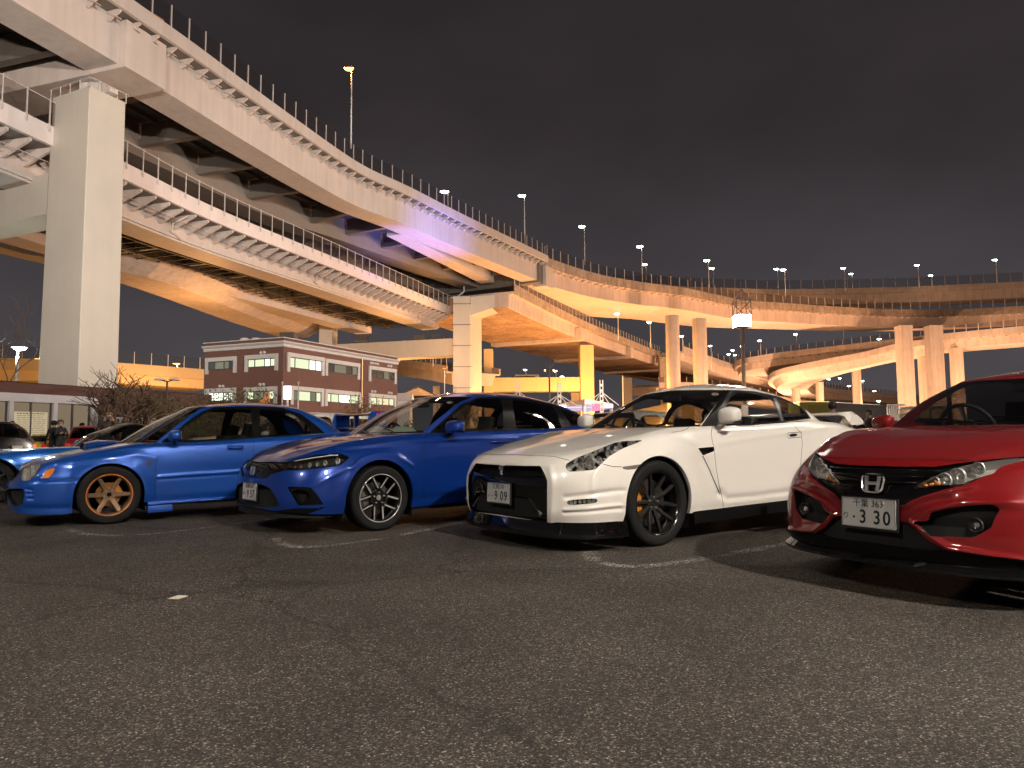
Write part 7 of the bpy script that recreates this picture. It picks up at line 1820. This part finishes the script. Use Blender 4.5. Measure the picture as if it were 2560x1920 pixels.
def shrub(label, x, y, w, h, d, n, seed, lm=None, cat='hedge', name='hedge', leaf=.07):
    rr = random.Random(seed); e = empty(name, (x, y, 0), label=label, cat=cat); b = MB(); lump = [(rr.uniform(-.5, .5) * w, rr.uniform(-.5, .5) * d, rr.uniform(.45, .78) * h, rr.uniform(.20, .42) * h) for _ in range(int(6 + w * 3))]
    for i in range(n):
        cx, cy, cz, cr = rr.choice(lump); a = rr.uniform(0, 6.283); ph = math.acos(rr.uniform(-1, 1)); r = cr * rr.uniform(.55, 1.12)
        q = Vector((cx + math.cos(a) * math.sin(ph) * r, cy + math.sin(a) * math.sin(ph) * r, max(.05, cz + math.cos(ph) * r))); s_ = leaf * rr.uniform(.6, 1.6); u = Vector((rr.gauss(0, 1), rr.gauss(0, 1), rr.gauss(0, 1))).normalized(); v = u.cross(Vector((rr.gauss(0, 1), rr.gauss(0, 1), rr.gauss(0, 1)))).normalized()
        b.add([q - u * s_, q + v * s_ * .5, q + u * s_, q - v * s_ * .5], [(0, 1, 2, 3)])
    b.build('foliage', lm or M_leaf, e)
    b = MB()
    for i in range(int(8 + w * 4)):
        cx, cy, cz, cr = rr.choice(lump); b.tube([(cx * .8, cy * .8, 0), (cx * .9 + rr.uniform(-.1, .1), cy, cz * .6), (cx + rr.uniform(-.3, .3), cy, cz + cr * rr.uniform(.6, 1.3))], [.02, .014, .006], 4)
    b.build('stem', M_bark, e)['kind'] = 'stuff'
    return e
at = lambda px, D: (px - 1280) / F_PX * D
tree('spreading bare tree with many stems before the brick shop', at(305, 29.5), 29.5, 4.1, 5, 1.15, 2, 0, depth=5, r0=.13)
tree('bare tree with sparse dark leaves right of the spreading one', at(352, 31), 31, 3.3, 11, 1.0, 2, 700, depth=5, r0=.09, name='leafy_tree', leaf=.055)
tree('slender pale bare sapling in front of the shop door', at(252, 26), 26, 2.3, 21, .8, 1, 0, depth=3, r0=.035)
shrub('long olive hedge before the brick office, left part', at(395, 34), 34, 3.0, 2.7, 1.2, 1700, 1, leaf=.06); shrub('olive hedge before the office below the left windows', at(550, 40), 40, 4.6, 3.7, 1.4, 4200, 2, leaf=.065)
shrub('low dark hedge behind the light blue saloon roof', at(460, 37), 37, 3.0, 3.2, 1.2, 2000, 8, leaf=.06); shrub('leafy shrub at the right corner of the office', at(905, 50), 50, 1.4, 3.9, 1.2, 1500, 3, M_leaf2, 'shrub', 'shrub'); shrub('low hedge along the foot of the office right wing', at(950, 46), 46, 4.8, 1.9, 1.0, 3800, 4, M_leaf, leaf=.055)
shrub('small green bush beside the red hatch in the back row', at(172, 30), 30, .9, 1.3, .8, 900, 6, mat('green_bush', (.07, .085, .02), .7), 'shrub', 'shrub')
tree('small bare tree at the foot of the centre pier, left one', at(1120, 80), 80, 5.6, 31, .9, 2, 0, depth=5, r0=.08); tree('small bare tree at the foot of the centre pier, nearer the orange face', at(1150, 82), 82, 6.4, 33, .85, 1, 0, depth=5, r0=.09); tree('stubby bare tree against the orange column', at(1192, 78), 78, 4.6, 35, .9, 1, 0, depth=4, r0=.08)
tree('faint bare tree at the left edge behind the shop', at(-8, 40), 40, 8.2, 41, .9, 1, 0, depth=5, r0=.10)

# double-armed lamp, unlit, before the hedge
p = at_y(418, 952, 36); e = empty('park_lamp', (p.x, 36, 0), label='dark twin-armed park lamp with flat unlit heads before the hedge', cat='street lamp'); b = MB(); b.tube([(0, 0, 0), (0, 0, p.z)], [.07, .05], 8); b.tube([(-.32, 0, p.z + .04), (0, 0, p.z - .05), (.32, 0, p.z + .04)], .03, 6); b.build('pole', M_dark, e, smooth=True)
for sg in (-1, 1): b = MB(); b.lathe([(0, .10), (.22, .06), (.30, 0), (.22, -.03), (0, -.03)], 16, Matrix.Translation((.38 * sg, 0, p.z + .05))); b.build('lamp_head', M_galv, e, smooth=True)

# ================================================================= filling station, tents, poles
can = at_y(1462, 997, 72); e = empty('station_canopy', (can.x, 72, 0), label='white filling station canopy with a glowing pink and white soffit', cat='canopy')
pts = [at_y(1396, 1003, 80), at_y(1462, 997, 70), at_y(1532, 1006, 80), at_y(1470, 1000, 92)]; zc1 = at_y(1462, 997, 70).z; zc0 = at_y(1462, 1010, 70).z
P4 = [(q.x, q.y) for q in pts]
b = MB(); b.quadbox([(x, y, zc0) for x, y in P4], [(x, y, zc1) for x, y in P4]); fix_normals(b.build('fascia', mat('canopy_white', (.55, .52, .52), .5), e, world=True))
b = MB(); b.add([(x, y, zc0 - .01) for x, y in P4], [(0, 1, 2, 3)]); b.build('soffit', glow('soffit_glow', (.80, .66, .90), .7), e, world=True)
for (x, y) in (P4[0], P4[2], P4[1]): b = MB(); b.tube([(x * .985 + can.x * .015, y + 1, 0), (x * .985 + can.x * .015, y + 1, zc0)], .2, 8); b.build('column', M_whitet, e, world=True)
q = at_y(1494, 1017, 72); b = MB(); b.box((q.x, 72.5, q.z), (1.0, .2, .7)); b.build('red_sign', glow('red_glow', (1, .05, .08), 6), e, world=True)
b = MB(); q0, q1 = at_y(1400, 1011, 77), at_y(1528, 1011, 77)
for k in range(16): b.box((q0.x + (q1.x - q0.x) * k / 15, 77, q0.z - .2), (.35, .1, .25))
b.build('ceiling_lamps', glow('white_glow', (1, .92, 1), 4), e, world=True)['kind'] = 'stuff'
for (px, pt, lb) in ((1295, 948, 'pierced white mast left of the pole lamp'), (1398, 957, 'pierced white mast with stays, middle one'), (1503, 950, 'pierced white mast right of the yellow portal')):
    D = 66; a = at_y(px, pt, D); c = at_y(px, 1003, D); e = empty('stay_mast', (a.x, D, 0), label=lb, cat='mast', group='white stayed masts'); b = MB(); w = .13
    for sg in (-1, 1): b.box((sg * w, 0, a.z / 2), (.07, .22, a.z))
    for k in range(int(a.z / .5)): b.box((0, 0, .3 + k * .5), (2 * w - .075, .2, .22))
    b.build('mast', M_conc, e); 
    for dx in (-1.6, -.8, .8, 1.6): b = MB(); b.tube([(0, 0, a.z - 1.1), (dx, 0, c.z - .4)], .035, 6); b.build('stay', M_conc, e)
p = at_y(1373, 905, 74); e = empty('ornate_lamp', (p.x, 74, 0), label='dark ornate lamp post with small hanging lanterns before the yellow bar', cat='street lamp'); b = MB(); b.tube([(0, 0, 0), (0, 0, p.z)], [.12, .09], 8)
for z in (p.z - .2, p.z - 1.0): b.tube([(-.45, 0, z + .1), (-.3, 0, z - .2), (0, 0, z - .6)], .03, 6); b.tube([(.45, 0, z + .1), (.3, 0, z - .2), (0, 0, z - .6)], .03, 6)
b.build('pole', M_dark, e, smooth=True); b = MB(); [b.box((sx_, 0, p.z - 1.0 + .12), (.16, .16, .16)) for sx_ in (-.45, .45)]; b.build('lantern', G_orange, e)
p = at_y(1048, 968, 84); e = empty('pyramid_tent', (p.x, 84, 0), label='tan pyramid tent roof behind the blue hatchback', cat='tent'); b = MB(); s = 2.2; z0 = at_y(1048, 992, 84).z
b.add([(-s, -s, z0), (s, -s, z0), (s, s, z0), (-s, s, z0), (0, 0, p.z)], [(0, 1, 4), (1, 2, 4), (2, 3, 4), (3, 0, 4)]); b.build('roof', mat('tent_tan', (.30, .24, .16), .7, noise=.2, nscale=2), e); b = MB(); [b.tube([(x, y, 0), (x, y, z0)], .06, 6) for x in (-s, s) for y in (-s, s)]; b.build('frame', M_galv, e)
b = MB(); [b.tube([(x * 1.01, y * 1.01, z0 + .02), (0, 0, p.z + .1)], .05, 5) for x in (-s, s) for y in (-s, s)]; b.build('ridge_pole', M_dark, e)
q = at_y(1008, 985, 80); e = empty('white_tent', (q.x, 80, 0), label='white gabled tent between the office and the tan pyramid tent', cat='tent'); b = MB(); h = q.z
b.quadbox([(-1.1, -1, 0), (.9, -1, 0), (.9, 1, 0), (-1.1, 1, 0)], [(-1.1, -1, h - .8), (.9, -1, h - .8), (.9, 1, h - .8), (-1.1, 1, h - .8)], None); b.add([(-1.3, -1.2, h - .8), (1.1, -1.2, h - .8), (1.1, 1.2, h - .8), (-1.3, 1.2, h - .8), (-1.3, 0, h + .1), (1.1, 0, h + .1)], [(0, 1, 5, 4), (2, 3, 4, 5), (0, 4, 3), (1, 2, 5)]); fix_normals(b.build('canvas', M_whitet, e))
a, c = at_y(1556, 946, 120), at_y(1579, 990, 120); e = empty('netted_tower', ((a.x + c.x) / 2, 120, 0), label='dark netted scaffold tower below the branching deck', cat='scaffold'); b = MB(); w = (c.x - a.x) / 2; b.box((0, 0, a.z / 2), (w * 2, 1.6, a.z)); b.build('net', M_dark, e); b = MB(); b.tube([(-w - .1, -.9, 0), (-w - .1, -.9, a.z + .4)], .09, 6); b.build('pole', M_galv, e)
p = at_y(1317, 946, 150); e = empty('bus', (p.x, 150, p.z - 1.5), label='white bus crossing behind the bar of the yellow portal', cat='bus'); b = MB(); b.box((0, 0, 1.2), (5.2, 2.4, 2.2)); bevel(b.build('body', M_whitet, e), .25, 3); b = MB(); b.box((-.3, -1.21, 1.55), (4.2, .03, .7)); b.build('window', G_dark, e)
a = at_y(1079, 862, 98); 
e = empty('road_sign', (a.x, 98, at_y(1075, 895, 98).z), label='small blue road sign panel seen under the centre cross beam', cat='sign'); b = MB(); b.box((.2, 0, .3), (1.9, .1, .75)); b.build('panel', mat('sign_blue', (.02, .10, .42), .5), e); b = MB(); b.box((.2, .1, -.6), (.12, .12, 1.2)); b.build('post', M_galv, e)

# ================================================================= vehicles behind the front row
def simple_spec(L=4.3, W=1.70, H=1.45, WB=2.5, fo=.8, hood=.88, belt=.90, nose_z=.62, wb_x=-.35, wt_x=-1.05, rt_x=-2.9, rb_x=-3.35, wr=.31, rear_z=.98, roof_w=.54):
    h = W / 2; T = -(L - fo); Z = lambda a, b_: [(fo, a), (T, b_)]
    return dict(res=.5, rows=[dict(nose=(fo - .02, .5, 2.8), tail=(T + .04, .4, 3), W=[(.3, h - .05), (-WB, h - .04)], z=Z(.22, .25)), dict(nose=(fo, .5, 2.8), tail=(T, .4, 3), W=[(.3, h - .01), (-WB, h - .01)], z=Z(.36, .40)),
        dict(nose=(fo - .03, .5, 2.7), tail=(T + .01, .4, 3), W=[(.3, h), (-WB, h)], z=Z(.52, .60)), dict(nose=(fo - .08, .5, 2.6), tail=(T + .04, .4, 2.8), W=[(.3, h - .05), (-.5, h - .03), (-WB, h - .03)], z=[(fo, nose_z), (.3, hood - .12), (-.5, belt - .08), (T, rear_z - .14)]),
        dict(nose=(fo - .12, .55, 2.4), tail=(T + .07, .38, 2.6), W=[(.25, h - .13), (-.5, h - .09), (-WB, h - .08), (T + .4, h - .12)], z=[(fo, nose_z + .08), (.3, hood - .03), (-.4, hood + .03), (-.6, belt), (-WB, belt + .04), (T, rear_z)])],
        hood_c=[(fo - .1, nose_z + .1), (.3, hood + .02), (-.4, hood + .06), (T, rear_z + .01)], hood_pw=2.0, arches=[(0, wr, wr + .05, .012, .07), (-WB, wr, wr + .05, .012, .07)],
        cabin=[dict(nose=(wb_x, .3, 2.2), tail=(rb_x, .35, 2.6), W=[(wb_x - .3, h - .12), (-1.5, h - .10), (rb_x + .4, h - .13)], z=[(wb_x, hood + .04), (-.7, belt), (-WB, belt + .04), (rb_x, rear_z)]),
               dict(nose=((wb_x + wt_x) / 2 + .04, .27, 2.3), tail=((rb_x + rt_x) / 2 - .03, .32, 2.7), W=[(-1.0, h - .19), (-2.3, h - .19)], z=[(0, (hood + H) / 2 - .01), (T, (rear_z + H) / 2 - .01)]),
               dict(nose=(wt_x, .22, 2.5), tail=(rt_x, .25, 2.8), W=[(wt_x - .3, roof_w), (rt_x + .3, roof_w - .02)], z=[(wt_x, H - .07), ((wt_x + rt_x) / 2, H - .035), (rt_x, H - .07)])],
        roof_c=[(wt_x, H - .05), ((wt_x + rt_x) / 2, H), (rt_x, H - .04)], info=(T, H, h, belt, WB, wr, fo, wb_x, wt_x, rt_x, rb_x, rear_z))
def bg_car(name, X, D, a, label, paint, soft_top=None, tail=None, head=True, glassm=None, group='cars parked behind the front row', **kw):
    sp = simple_spec(**kw); T, H, h, belt, WB, wr, fo, wb_x, wt_x, rt_x, rb_x, rear_z = sp['info']
    r_ = CarRig(name, (X, D), a, label, group, paint=paint); sk, gk, G_ = build_shell(r_, sp); gm = glassm or G_glass
    V = gk.V; gk.clip_xz([(wb_x + .6, belt - .3), (wb_x - .38, belt - .3), (wt_x - .30, H + .2), (wt_x + 1.6, H + .2)], 'side', 'windshield')
    gk.clip_xz(round_poly([(wb_x - .50, belt + .06), (wt_x - .32, H - .13), ((wt_x + rt_x) / 2 - .02, H - .11), ((wt_x + rt_x) / 2 - .02, belt + .07)], .1), 'side', 'door_window', cond=lambda v: v[:, 1] > .4)
    gk.clip_xz(round_poly([((wt_x + rt_x) / 2 - .10, belt + .07), ((wt_x + rt_x) / 2 - .10, H - .12), (rt_x + .12, H - .15), (rb_x + .35, belt + .10)], .1), 'side', 'rear_side_window', cond=lambda v: v[:, 1] > .4)
    rear_glass(gk, sp['cabin'], (.10, .9)); gk.relabel('side', 'body')
    if tail: sk.clip_xz([(h - .34, .66), (h - .10, .60), (h + .2, .60), (h + .2, .86), (h - .30, .84)], 'body', 'tail', cond=lambda v: v[:, 0] < T + .38, ax=(1, 2))
    if head: sk.clip_xz([(h - .42, .55), (h - .12, .57), (h + .2, .62), (h + .2, .74), (h - .36, .68)], 'body', 'head', cond=lambda v: v[:, 0] > fo - .45, ax=(1, 2))
    sk.clip_xz([(-.1, .28), (h - .4, .28), (h - .45, .44), (-.1, .46)], 'body', 'grille', cond=lambda v: v[:, 0] > fo - .3, ax=(1, 2))
    near = finish_shell(r_, sp, G_); r_.emit_label(sk, 'body', 'body_shell', paint); r_.emit_label(gk, 'body', 'roof', soft_top or paint)
    r_.emit_label(gk, 'windshield', 'windshield', gm); r_.emit_label(gk, 'door_window', 'door_window', gm, joined=False); r_.emit_label(gk, 'rear_side_window', 'rear_side_window', gm, joined=False); r_.emit_label(gk, 'rear_glass', 'rear_window', gm)
    if tail: r_.emit_label(sk, 'tail', 'tail_lamp', tail, joined=False)
    if head: r_.emit_label(sk, 'head', 'headlight', G_lens, joined=False); r_.emit_label(sk, 'head', 'headlight_housing', M_bowl, joined=False, inset=.03)
    r_.emit_label(sk, 'grille', 'grille', M_mesh, inset=.01)
    A_ = Matrix.Rotation(R(-90), 4, 'X'); b = MB(); b.lathe([(.2, -.09), (wr, -.09), (wr, .08), (wr - .02, .1), (wr * .66, .1), (wr * .64, .07)], 28, A_); tm = b.mesh('tyre', M_tyre, smooth=True, angle=40)
    b = MB(); b.lathe([(wr * .66, .095), (wr * .62, .06), (.05, .05), (0, .06)], 28, A_); rm = b.mesh('rim', M_rim_black, smooth=True)
    b = MB(); [spoke_bar(b, .03, wr * .64, .05, .035, i * 1.2566, .075, .09, .03) for i in range(5)]; spm = b.mesh('spokes', M_rim_dark)
    put_wheels(r_, [('tyre', tm), ('rim', rm), ('spokes', spm)], [(0, h - .10, 0), (0, -h + .10, 0), (-WB, h - .10, 0), (-WB, -h + .10, 0)], wr)
    cabin_tub(r_, sp); seats(r_, (-1.25,), h * .42, .42, h=.62, w=.44); mirror_housing(r_, (wb_x - .28, h + .07, belt + .07), (.15, .19, .12), paint)
    b = MB(); b.box((T - .012, 0, .72), (.01, .33, .165)); b.build('rear_plate', M_white_plate, r_.root)
    return r_, sp
P_white2 = mat('white_paint_plain', (.68, .65, .60), .35, coat=.8); P_blk = mat('black_paint', (.012, .012, .014), .25, coat=1.0); P_yel = mat('yellow_paint', (.70, .50, .08), .35, coat=.8); P_red2 = mat('dark_red_paint', (.32, .02, .03), .3, .2, coat=1.0)
P_blu2 = mat('bright_blue_paint', (.01, .14, .58), .3, .3, coat=1.0); M_tail = mat('tail_red', (.45, .01, .01), .2, coat=.8, emit=(1, .08, .03), estr=.25)
bg_car('blue_roadster', -8.15, 11.1, 51, 'bright blue roadster with a black soft top cut by the left edge', P_blu2, soft_top=M_trim, L=4.1, W=1.70, H=1.22, hood=.74, belt=.80, nose_z=.52, wb_x=-1.05, wt_x=-1.66, rt_x=-2.2, rb_x=-2.8, rear_z=.90)
bg_car('dark_suv', -17.1, 20.4, 102, 'dark high-tailed car with a glowing orange red tail lamp at the left edge', mat('grey_paint', (.012, .012, .013), .3, coat=.8), tail=mat('tail_glow', (.5, .05, .02), .2, emit=(1, .16, .03), estr=.5), head=False, L=4.3, W=1.80, H=1.52, hood=.95, belt=.95, wb_x=-.4, wt_x=-1.1, rt_x=-3.0, rb_x=-3.4, rear_z=1.0, glassm=G_dark)
bg_car('yellow_kei_car', -20.7, 33.5, 182, 'small yellow hatch seen from behind with a dark rear window', P_yel, tail=M_tail, head=False, L=3.4, W=1.48, H=1.28, WB=2.2, hood=.85, belt=.85, wt_x=-.95, rt_x=-2.2, rb_x=-2.55, rear_z=.88, fo=.65, roof_w=.46, glassm=G_dark)
bg_car('red_hatch', -17.9, 31.0, 160, 'dark red hatch seen from behind in the back row at left', P_red2, tail=M_tail, head=False, L=3.8, W=1.66, H=1.56, WB=2.4, hood=.95, belt=.96, wt_x=-1.0, rt_x=-2.75, rb_x=-3.0, rear_z=.98, fo=.7, roof_w=.56, glassm=G_dark)
bg_car('white_wagon', -5.9, 14.2, 50, 'white wagon with a roof antenna behind the light blue saloon', P_white2, L=4.5, W=1.75, H=1.50, hood=.95, belt=.95, rt_x=-3.2, rb_x=-3.5, rear_z=1.05)
bg_car('white_hatch', 1.1, 13.4, 50, 'white hatch behind the deep blue hatchback and the white coupe', P_white2, L=4.1, W=1.72, H=1.46, hood=.93, belt=.93, rt_x=-2.7, rb_x=-3.1, rear_z=1.0)
bg_car('black_wagon', 4.2, 13.4, 50, 'black wagon seen through the side window of the white coupe', P_blk, L=3.9, W=1.72, H=1.38, WB=2.4, hood=.90, belt=.90, rt_x=-2.6, rb_x=-2.9, rear_z=.98)
bg_car('navy_car', 15.7, 26.2, 230, 'dark navy car with roof bars behind the red hatchback mirror', mat('navy_paint', (.01, .02, .09), .3, coat=1.0), tail=M_tail, L=4.3, W=1.75, H=1.50, hood=.95, belt=.95, rt_x=-2.9, rb_x=-3.3, rear_z=1.0)
bg_car('white_van', 19.1, 31.0, 235, 'white van glimpsed over the pillar of the red hatchback', P_white2, tail=M_tail, L=4.4, W=1.70, H=2.15, hood=1.15, belt=1.15, wb_x=.1, wt_x=-.4, rt_x=-3.2, rb_x=-3.4, rear_z=1.15, roof_w=.70)
# trucks at the right
p0, p1 = at_y(2030, 1010, 50), at_y(2069, 1004, 50); e = empty('yellow_truck', ((p0.x + p1.x) / 2, 50, 0), label='yellow box truck between the white coupe roof and the grey trailer', cat='truck'); w = (p1.x - p0.x) / 2 + .5
b = MB(); b.box((-.4, 1, p1.z / 2 + .35), (w * 2, 2.2, p1.z - .7)); bevel(b.build('cargo_box', mat('truck_yellow', (.75, .62, .14), .6), e), .06, 2); b = MB(); b.box((-.2, -.12, p1.z / 2 + .5), (w * 1.3, .04, (p1.z - .7) * .7)); b.build('side_panel', mat('truck_olive', (.55, .48, .14), .6), e)
b = MB(); [b.lathe([(0, -.12), (.42, -.12), (.42, .12), (0, .12)], 16, Matrix.Translation((x, .1, .42)) @ Matrix.Rotation(R(90), 4, 'X')) for x in (-1.0, .7)]; b.build('wheel', M_tyre, e, smooth=True, angle=40)
p0, p1 = at_y(2069, 1004, 52), at_y(2216, 1004, 52); e = empty('grey_trailer', ((p0.x + p1.x) / 2, 52, 0), label='long grey tarpaulin trailer parked behind the people at right', cat='trailer'); w = (p1.x - p0.x)
b = MB(); b.quadbox([(-w / 2, 0, .9), (w / 2, 0, .9), (w / 2, 2.4, .9), (-w / 2, 2.4, .9)], [(-w / 2, 0, p0.z), (w / 2, 0, p1.z - .25), (w / 2, 2.4, p1.z - .25), (-w / 2, 2.4, p0.z)]); bevel(b.build('tarpaulin', mat('grey_tarp', (.44, .39, .37), .45, noise=.15, nscale=.7, bump=.2, bscale=1.5), e), .08, 2)
b = MB(); b.box((0, -.02, p0.z - .35), (w, .05, .18)); b.build('top_rail', M_conc, e); b = MB(); b.box((0, 1.2, .75), (w, 1.0, .25)); b.build('chassis', M_dark, e)
b = MB(); [b.lathe([(0, -.15), (.5, -.15), (.5, .15), (0, .15)], 16, Matrix.Translation((x, .2, .5)) @ Matrix.Rotation(R(90), 4, 'X')) for x in (-w * .3, w * .25, w * .4)]; b.build('wheel', M_tyre, e, smooth=True, angle=40)
a, c = at_y(2218, 1012, 60), at_y(2262, 1012, 60); e = empty('guard_rail', ((a.x + c.x) / 2, 60, 0), label='pale barred railing at the right end of the grey trailer', cat='railing'); zz = at_y(2230, 1012, 60).z; z_ = at_y(2230, 1035, 60).z
b = MB(); b.box((0, 0, zz), (c.x - a.x, .1, .1)); b.box((0, 0, (zz + z_) / 2), (c.x - a.x, .1, .08)); b.box((0, 0, z_ / 2), (c.x - a.x, .25, z_)); b.build('rail', M_whitet, e)
for k in range(9): b = MB(); b.box((-(c.x - a.x) / 2 + (c.x - a.x) * k / 8, 0, (zz + z_) / 2), (.07, .08, zz - z_)); b.build('baluster', M_whitet, e)

# ================================================================= people
def person(label, X, D, h=1.72, face=0.0, arms='down', top=(.015, .015, .017), legs=(.02, .022, .03), skin=(.42, .26, .19), hair=(.012, .010, .009), hood=False, hold=None, lean=0.0, group='people standing in the lot', sit=False):
    e = empty('person', (X, D, 0), face, label, 'person', group); s = h / 1.72
    J = {}; V = []; E_ = []; Rr = []
    def add(n, x, y, z, r, par=None):
        V.append((x * s, y * s, z * s)); Rr.append(r * s); J[n] = len(V) - 1
        if par is not None: E_.append((J[par], J[n]))
    zo = -.35 if sit else 0
    add('pelvis', 0, 0, .95 + zo, .135); add('waist', 0, lean * .1, 1.08 + zo, .125, 'pelvis'); add('chest', 0, lean * .3, 1.28 + zo, .155, 'waist'); add('neckb', 0, lean * .5, 1.45 + zo, .075, 'chest'); add('neck', 0, lean * .6 - .01, 1.52 + zo, .055, 'neckb')
    add('head0', 0, lean * .7 - .015, 1.58 + zo, .075, 'neck'); add('head1', 0, lean * .75 - .01, 1.65 + zo, .088, 'head0'); add('top', 0, lean * .8, 1.71 + zo, .055, 'head1')
    for sg, k in ((1, 'l'), (-1, 'r')):
        add('sh' + k, .17 * sg, lean * .35, 1.40 + zo, .072, 'chest')
        if arms == 'down': el, ha = (.23 * sg, .02, 1.12 + zo), (.24 * sg, -.06, .90 + zo)
        elif arms == 'phone': el, ha = (.22 * sg, -.14, 1.14 + zo), (.06 * sg, -.34, 1.24 + zo)
        else: el, ha = (.24 * sg, -.22, 1.30 + zo), (.09 * sg, -.26, 1.56 + zo)
        add('el' + k, *el, .048, 'sh' + k); add('wr' + k, *[a + (b_ - a) * .85 for a, b_ in zip(el, ha)], .034, 'el' + k); add('ha' + k, *ha, .042, 'wr' + k)
        kn = (.11 * sg, -.35, .58) if sit else (.10 * sg, -.02, .52); add('hip' + k, .10 * sg, 0, .86 + zo, .098, 'pelvis'); add('kn' + k, *kn, .068, 'hip' + k); fy = -.35 if sit else .02
        add('an' + k, .11 * sg, fy, .10, .046, 'kn' + k); add('toe' + k, .12 * sg, fy - .15, .045, .042, 'an' + k)
    me = bpy.data.meshes.new('body'); me.from_pydata(V, E_, []); o = new_obj('body', me, e); md = o.modifiers.new('skin', 'SKIN'); md.use_smooth_shade = True; sv = me.skin_vertices[0].data
    for i, r in enumerate(Rr): sv[i].radius = (r, r * .85); sv[i].use_root = (i == 0)
    o.modifiers.new('subsurf', 'SUBSURF').levels = 1; o.modifiers['subsurf'].render_levels = 1
    dg = bpy.context.evaluated_depsgraph_get(); m2 = bpy.data.meshes.new_from_object(o.evaluated_get(dg)); o.modifiers.clear(); o.data = m2
    for c, n in ((top, 'coat'), (legs, 'trousers'), (skin, 'skin')): m2.materials.append(mat('%s_%.3f_%.3f' % (n, c[0], c[2]), c, .75))
    for f in m2.polygons:
        c = f.center / s; z = c.z - zo; wrist = min((Vector(V[J['ha' + k]]) - f.center).length for k in 'lr') < .075
        f.material_index = 2 if (z > 1.50 or wrist) else (1 if z < .93 or c.z < .55 else 0); f.use_smooth = True
    hz = V[J['head1']]; b = MB()
    prof = [(0, .105), (.06, .095), (.092, .06), (.104, .0), (.098, -.05), (.085, -.08)]
    b.lathe([(r * s * (1.12 if hood else 1), z * s) for r, z in prof], 16, Matrix.Translation((hz[0], hz[1] + .012 * s, hz[2] + .01 * s)), a0=-.35 if not hood else 0, a1=math.pi + .35 if not hood else 2 * math.pi)
    b.lathe([(0, .108 * s), (.06 * s, .098 * s), (.094 * s, .062 * s), (.100 * s, .035 * s)], 16, Matrix.Translation((hz[0], hz[1] + .006 * s, hz[2] + .01 * s)))
    b.build('hood' if hood else 'hair', mat('hair_%.3f' % hair[0], hair, .8), e, smooth=True)
    b = MB(); b.add([(0, hz[1] - .088 * s, hz[2] + .01), (.014, hz[1] - .082 * s, hz[2] - .035 * s), (-.014, hz[1] - .082 * s, hz[2] - .035 * s), (0, hz[1] - .112 * s, hz[2] - .03 * s)], [(0, 1, 3), (0, 3, 2), (1, 2, 3)]); b.build('nose', mat('skin_%.3f_%.3f' % (skin[0], skin[2]), skin, .75), e)
    for sg, k in ((1, 'l'), (-1, 'r')):
        hx_ = Vector(V[J['ha' + k]]); dirv = (hx_ - Vector(V[J['el' + k]])).normalized(); b = MB(); side_ = dirv.cross(Vector((0, 1, 0))).normalized() if abs(dirv.y) < .9 else Vector((1, 0, 0))
        for f, L in zip((-1.5, -.5, .5, 1.5), (.07, .082, .078, .062)):
            q = hx_ + side_ * f * .018 * s; b.tube([q, q + dirv * L * .55 * s, q + (dirv * L + Vector((0, -.01, -.012))) * s], [.010 * s, .009 * s, .007 * s], 5)
        b.tube([hx_ - dirv * .01, hx_ + (side_ * -sg * .045 + dirv * .035) * s], [.012 * s, .009 * s], 5); b.build('fingers', mat('skin_%.3f_%.3f' % (skin[0], skin[2]), skin, .75), e)
    if hold:
        hp = (Vector(V[J['hal']]) + Vector(V[J['har']])) / 2
        h_ = empty(hold[0], tuple(Vector((X, D, 0)) + Matrix.Rotation(face, 3, 'Z') @ (hp + Vector((0, -.07, .03)))), face, hold[1], hold[2]); b = MB(); b.box((0, 0, 0), hold[3]); bevel(b.build('casing', M_black, h_), .008, 2); b = MB(); b.box((0, hold[3][1] / 2 + .002, 0), (hold[3][0] * .85, .002, hold[3][2] * .85)); b.build('screen', glow('phone_glow', (.8, .9, 1), .6), h_)
    return e
gp = 'people standing in the lot'
person('person in a dark cap and black coat seen from behind by the yellow hatch', at(136, 28), 28, 1.70, math.pi + .3, hair=(.01, .01, .012), hood=True)
person('person in a black jacket looking down at a phone beside the yellow hatch', at(152, 27.6), 27.6, 1.72, .9, 'phone', hair=(.10, .07, .045), hold=('phone', 'dark phone held by the person in a black jacket', 'phone', (.08, .012, .15)))
person('person in a black hood half hidden behind the dark red hatch', at(206, 32.5), 32.5, 1.72, 2.6, hood=True)
person('fair haired person holding up a phone beside the bare tree', at(272, 22.5), 22.5, 1.78, .5, 'camera', top=(.05, .035, .025), hair=(.22, .14, .08), hold=('phone', 'bright phone held up beside the bare tree', 'phone', (.16, .012, .08)))
person('person at the left edge behind the dark car', at(31, 29), 29, 1.72, .2, hair=(.03, .02, .015), top=(.06, .05, .04))
person('dark haired person behind the wing of the white coupe', at(2081, 18.5), 18.5, 1.76, 2.8, hair=(.02, .012, .01))
person('person in a black hoodie standing sideways before the grey trailer', at(2172, 24), 24, 1.75, -1.5, 'down', hair=(.04, .025, .02))
person('shorter person facing left hands raised before the grey trailer', at(2152, 24.6), 24.6, 1.50, -.9, 'camera', hair=(.015, .012, .012))
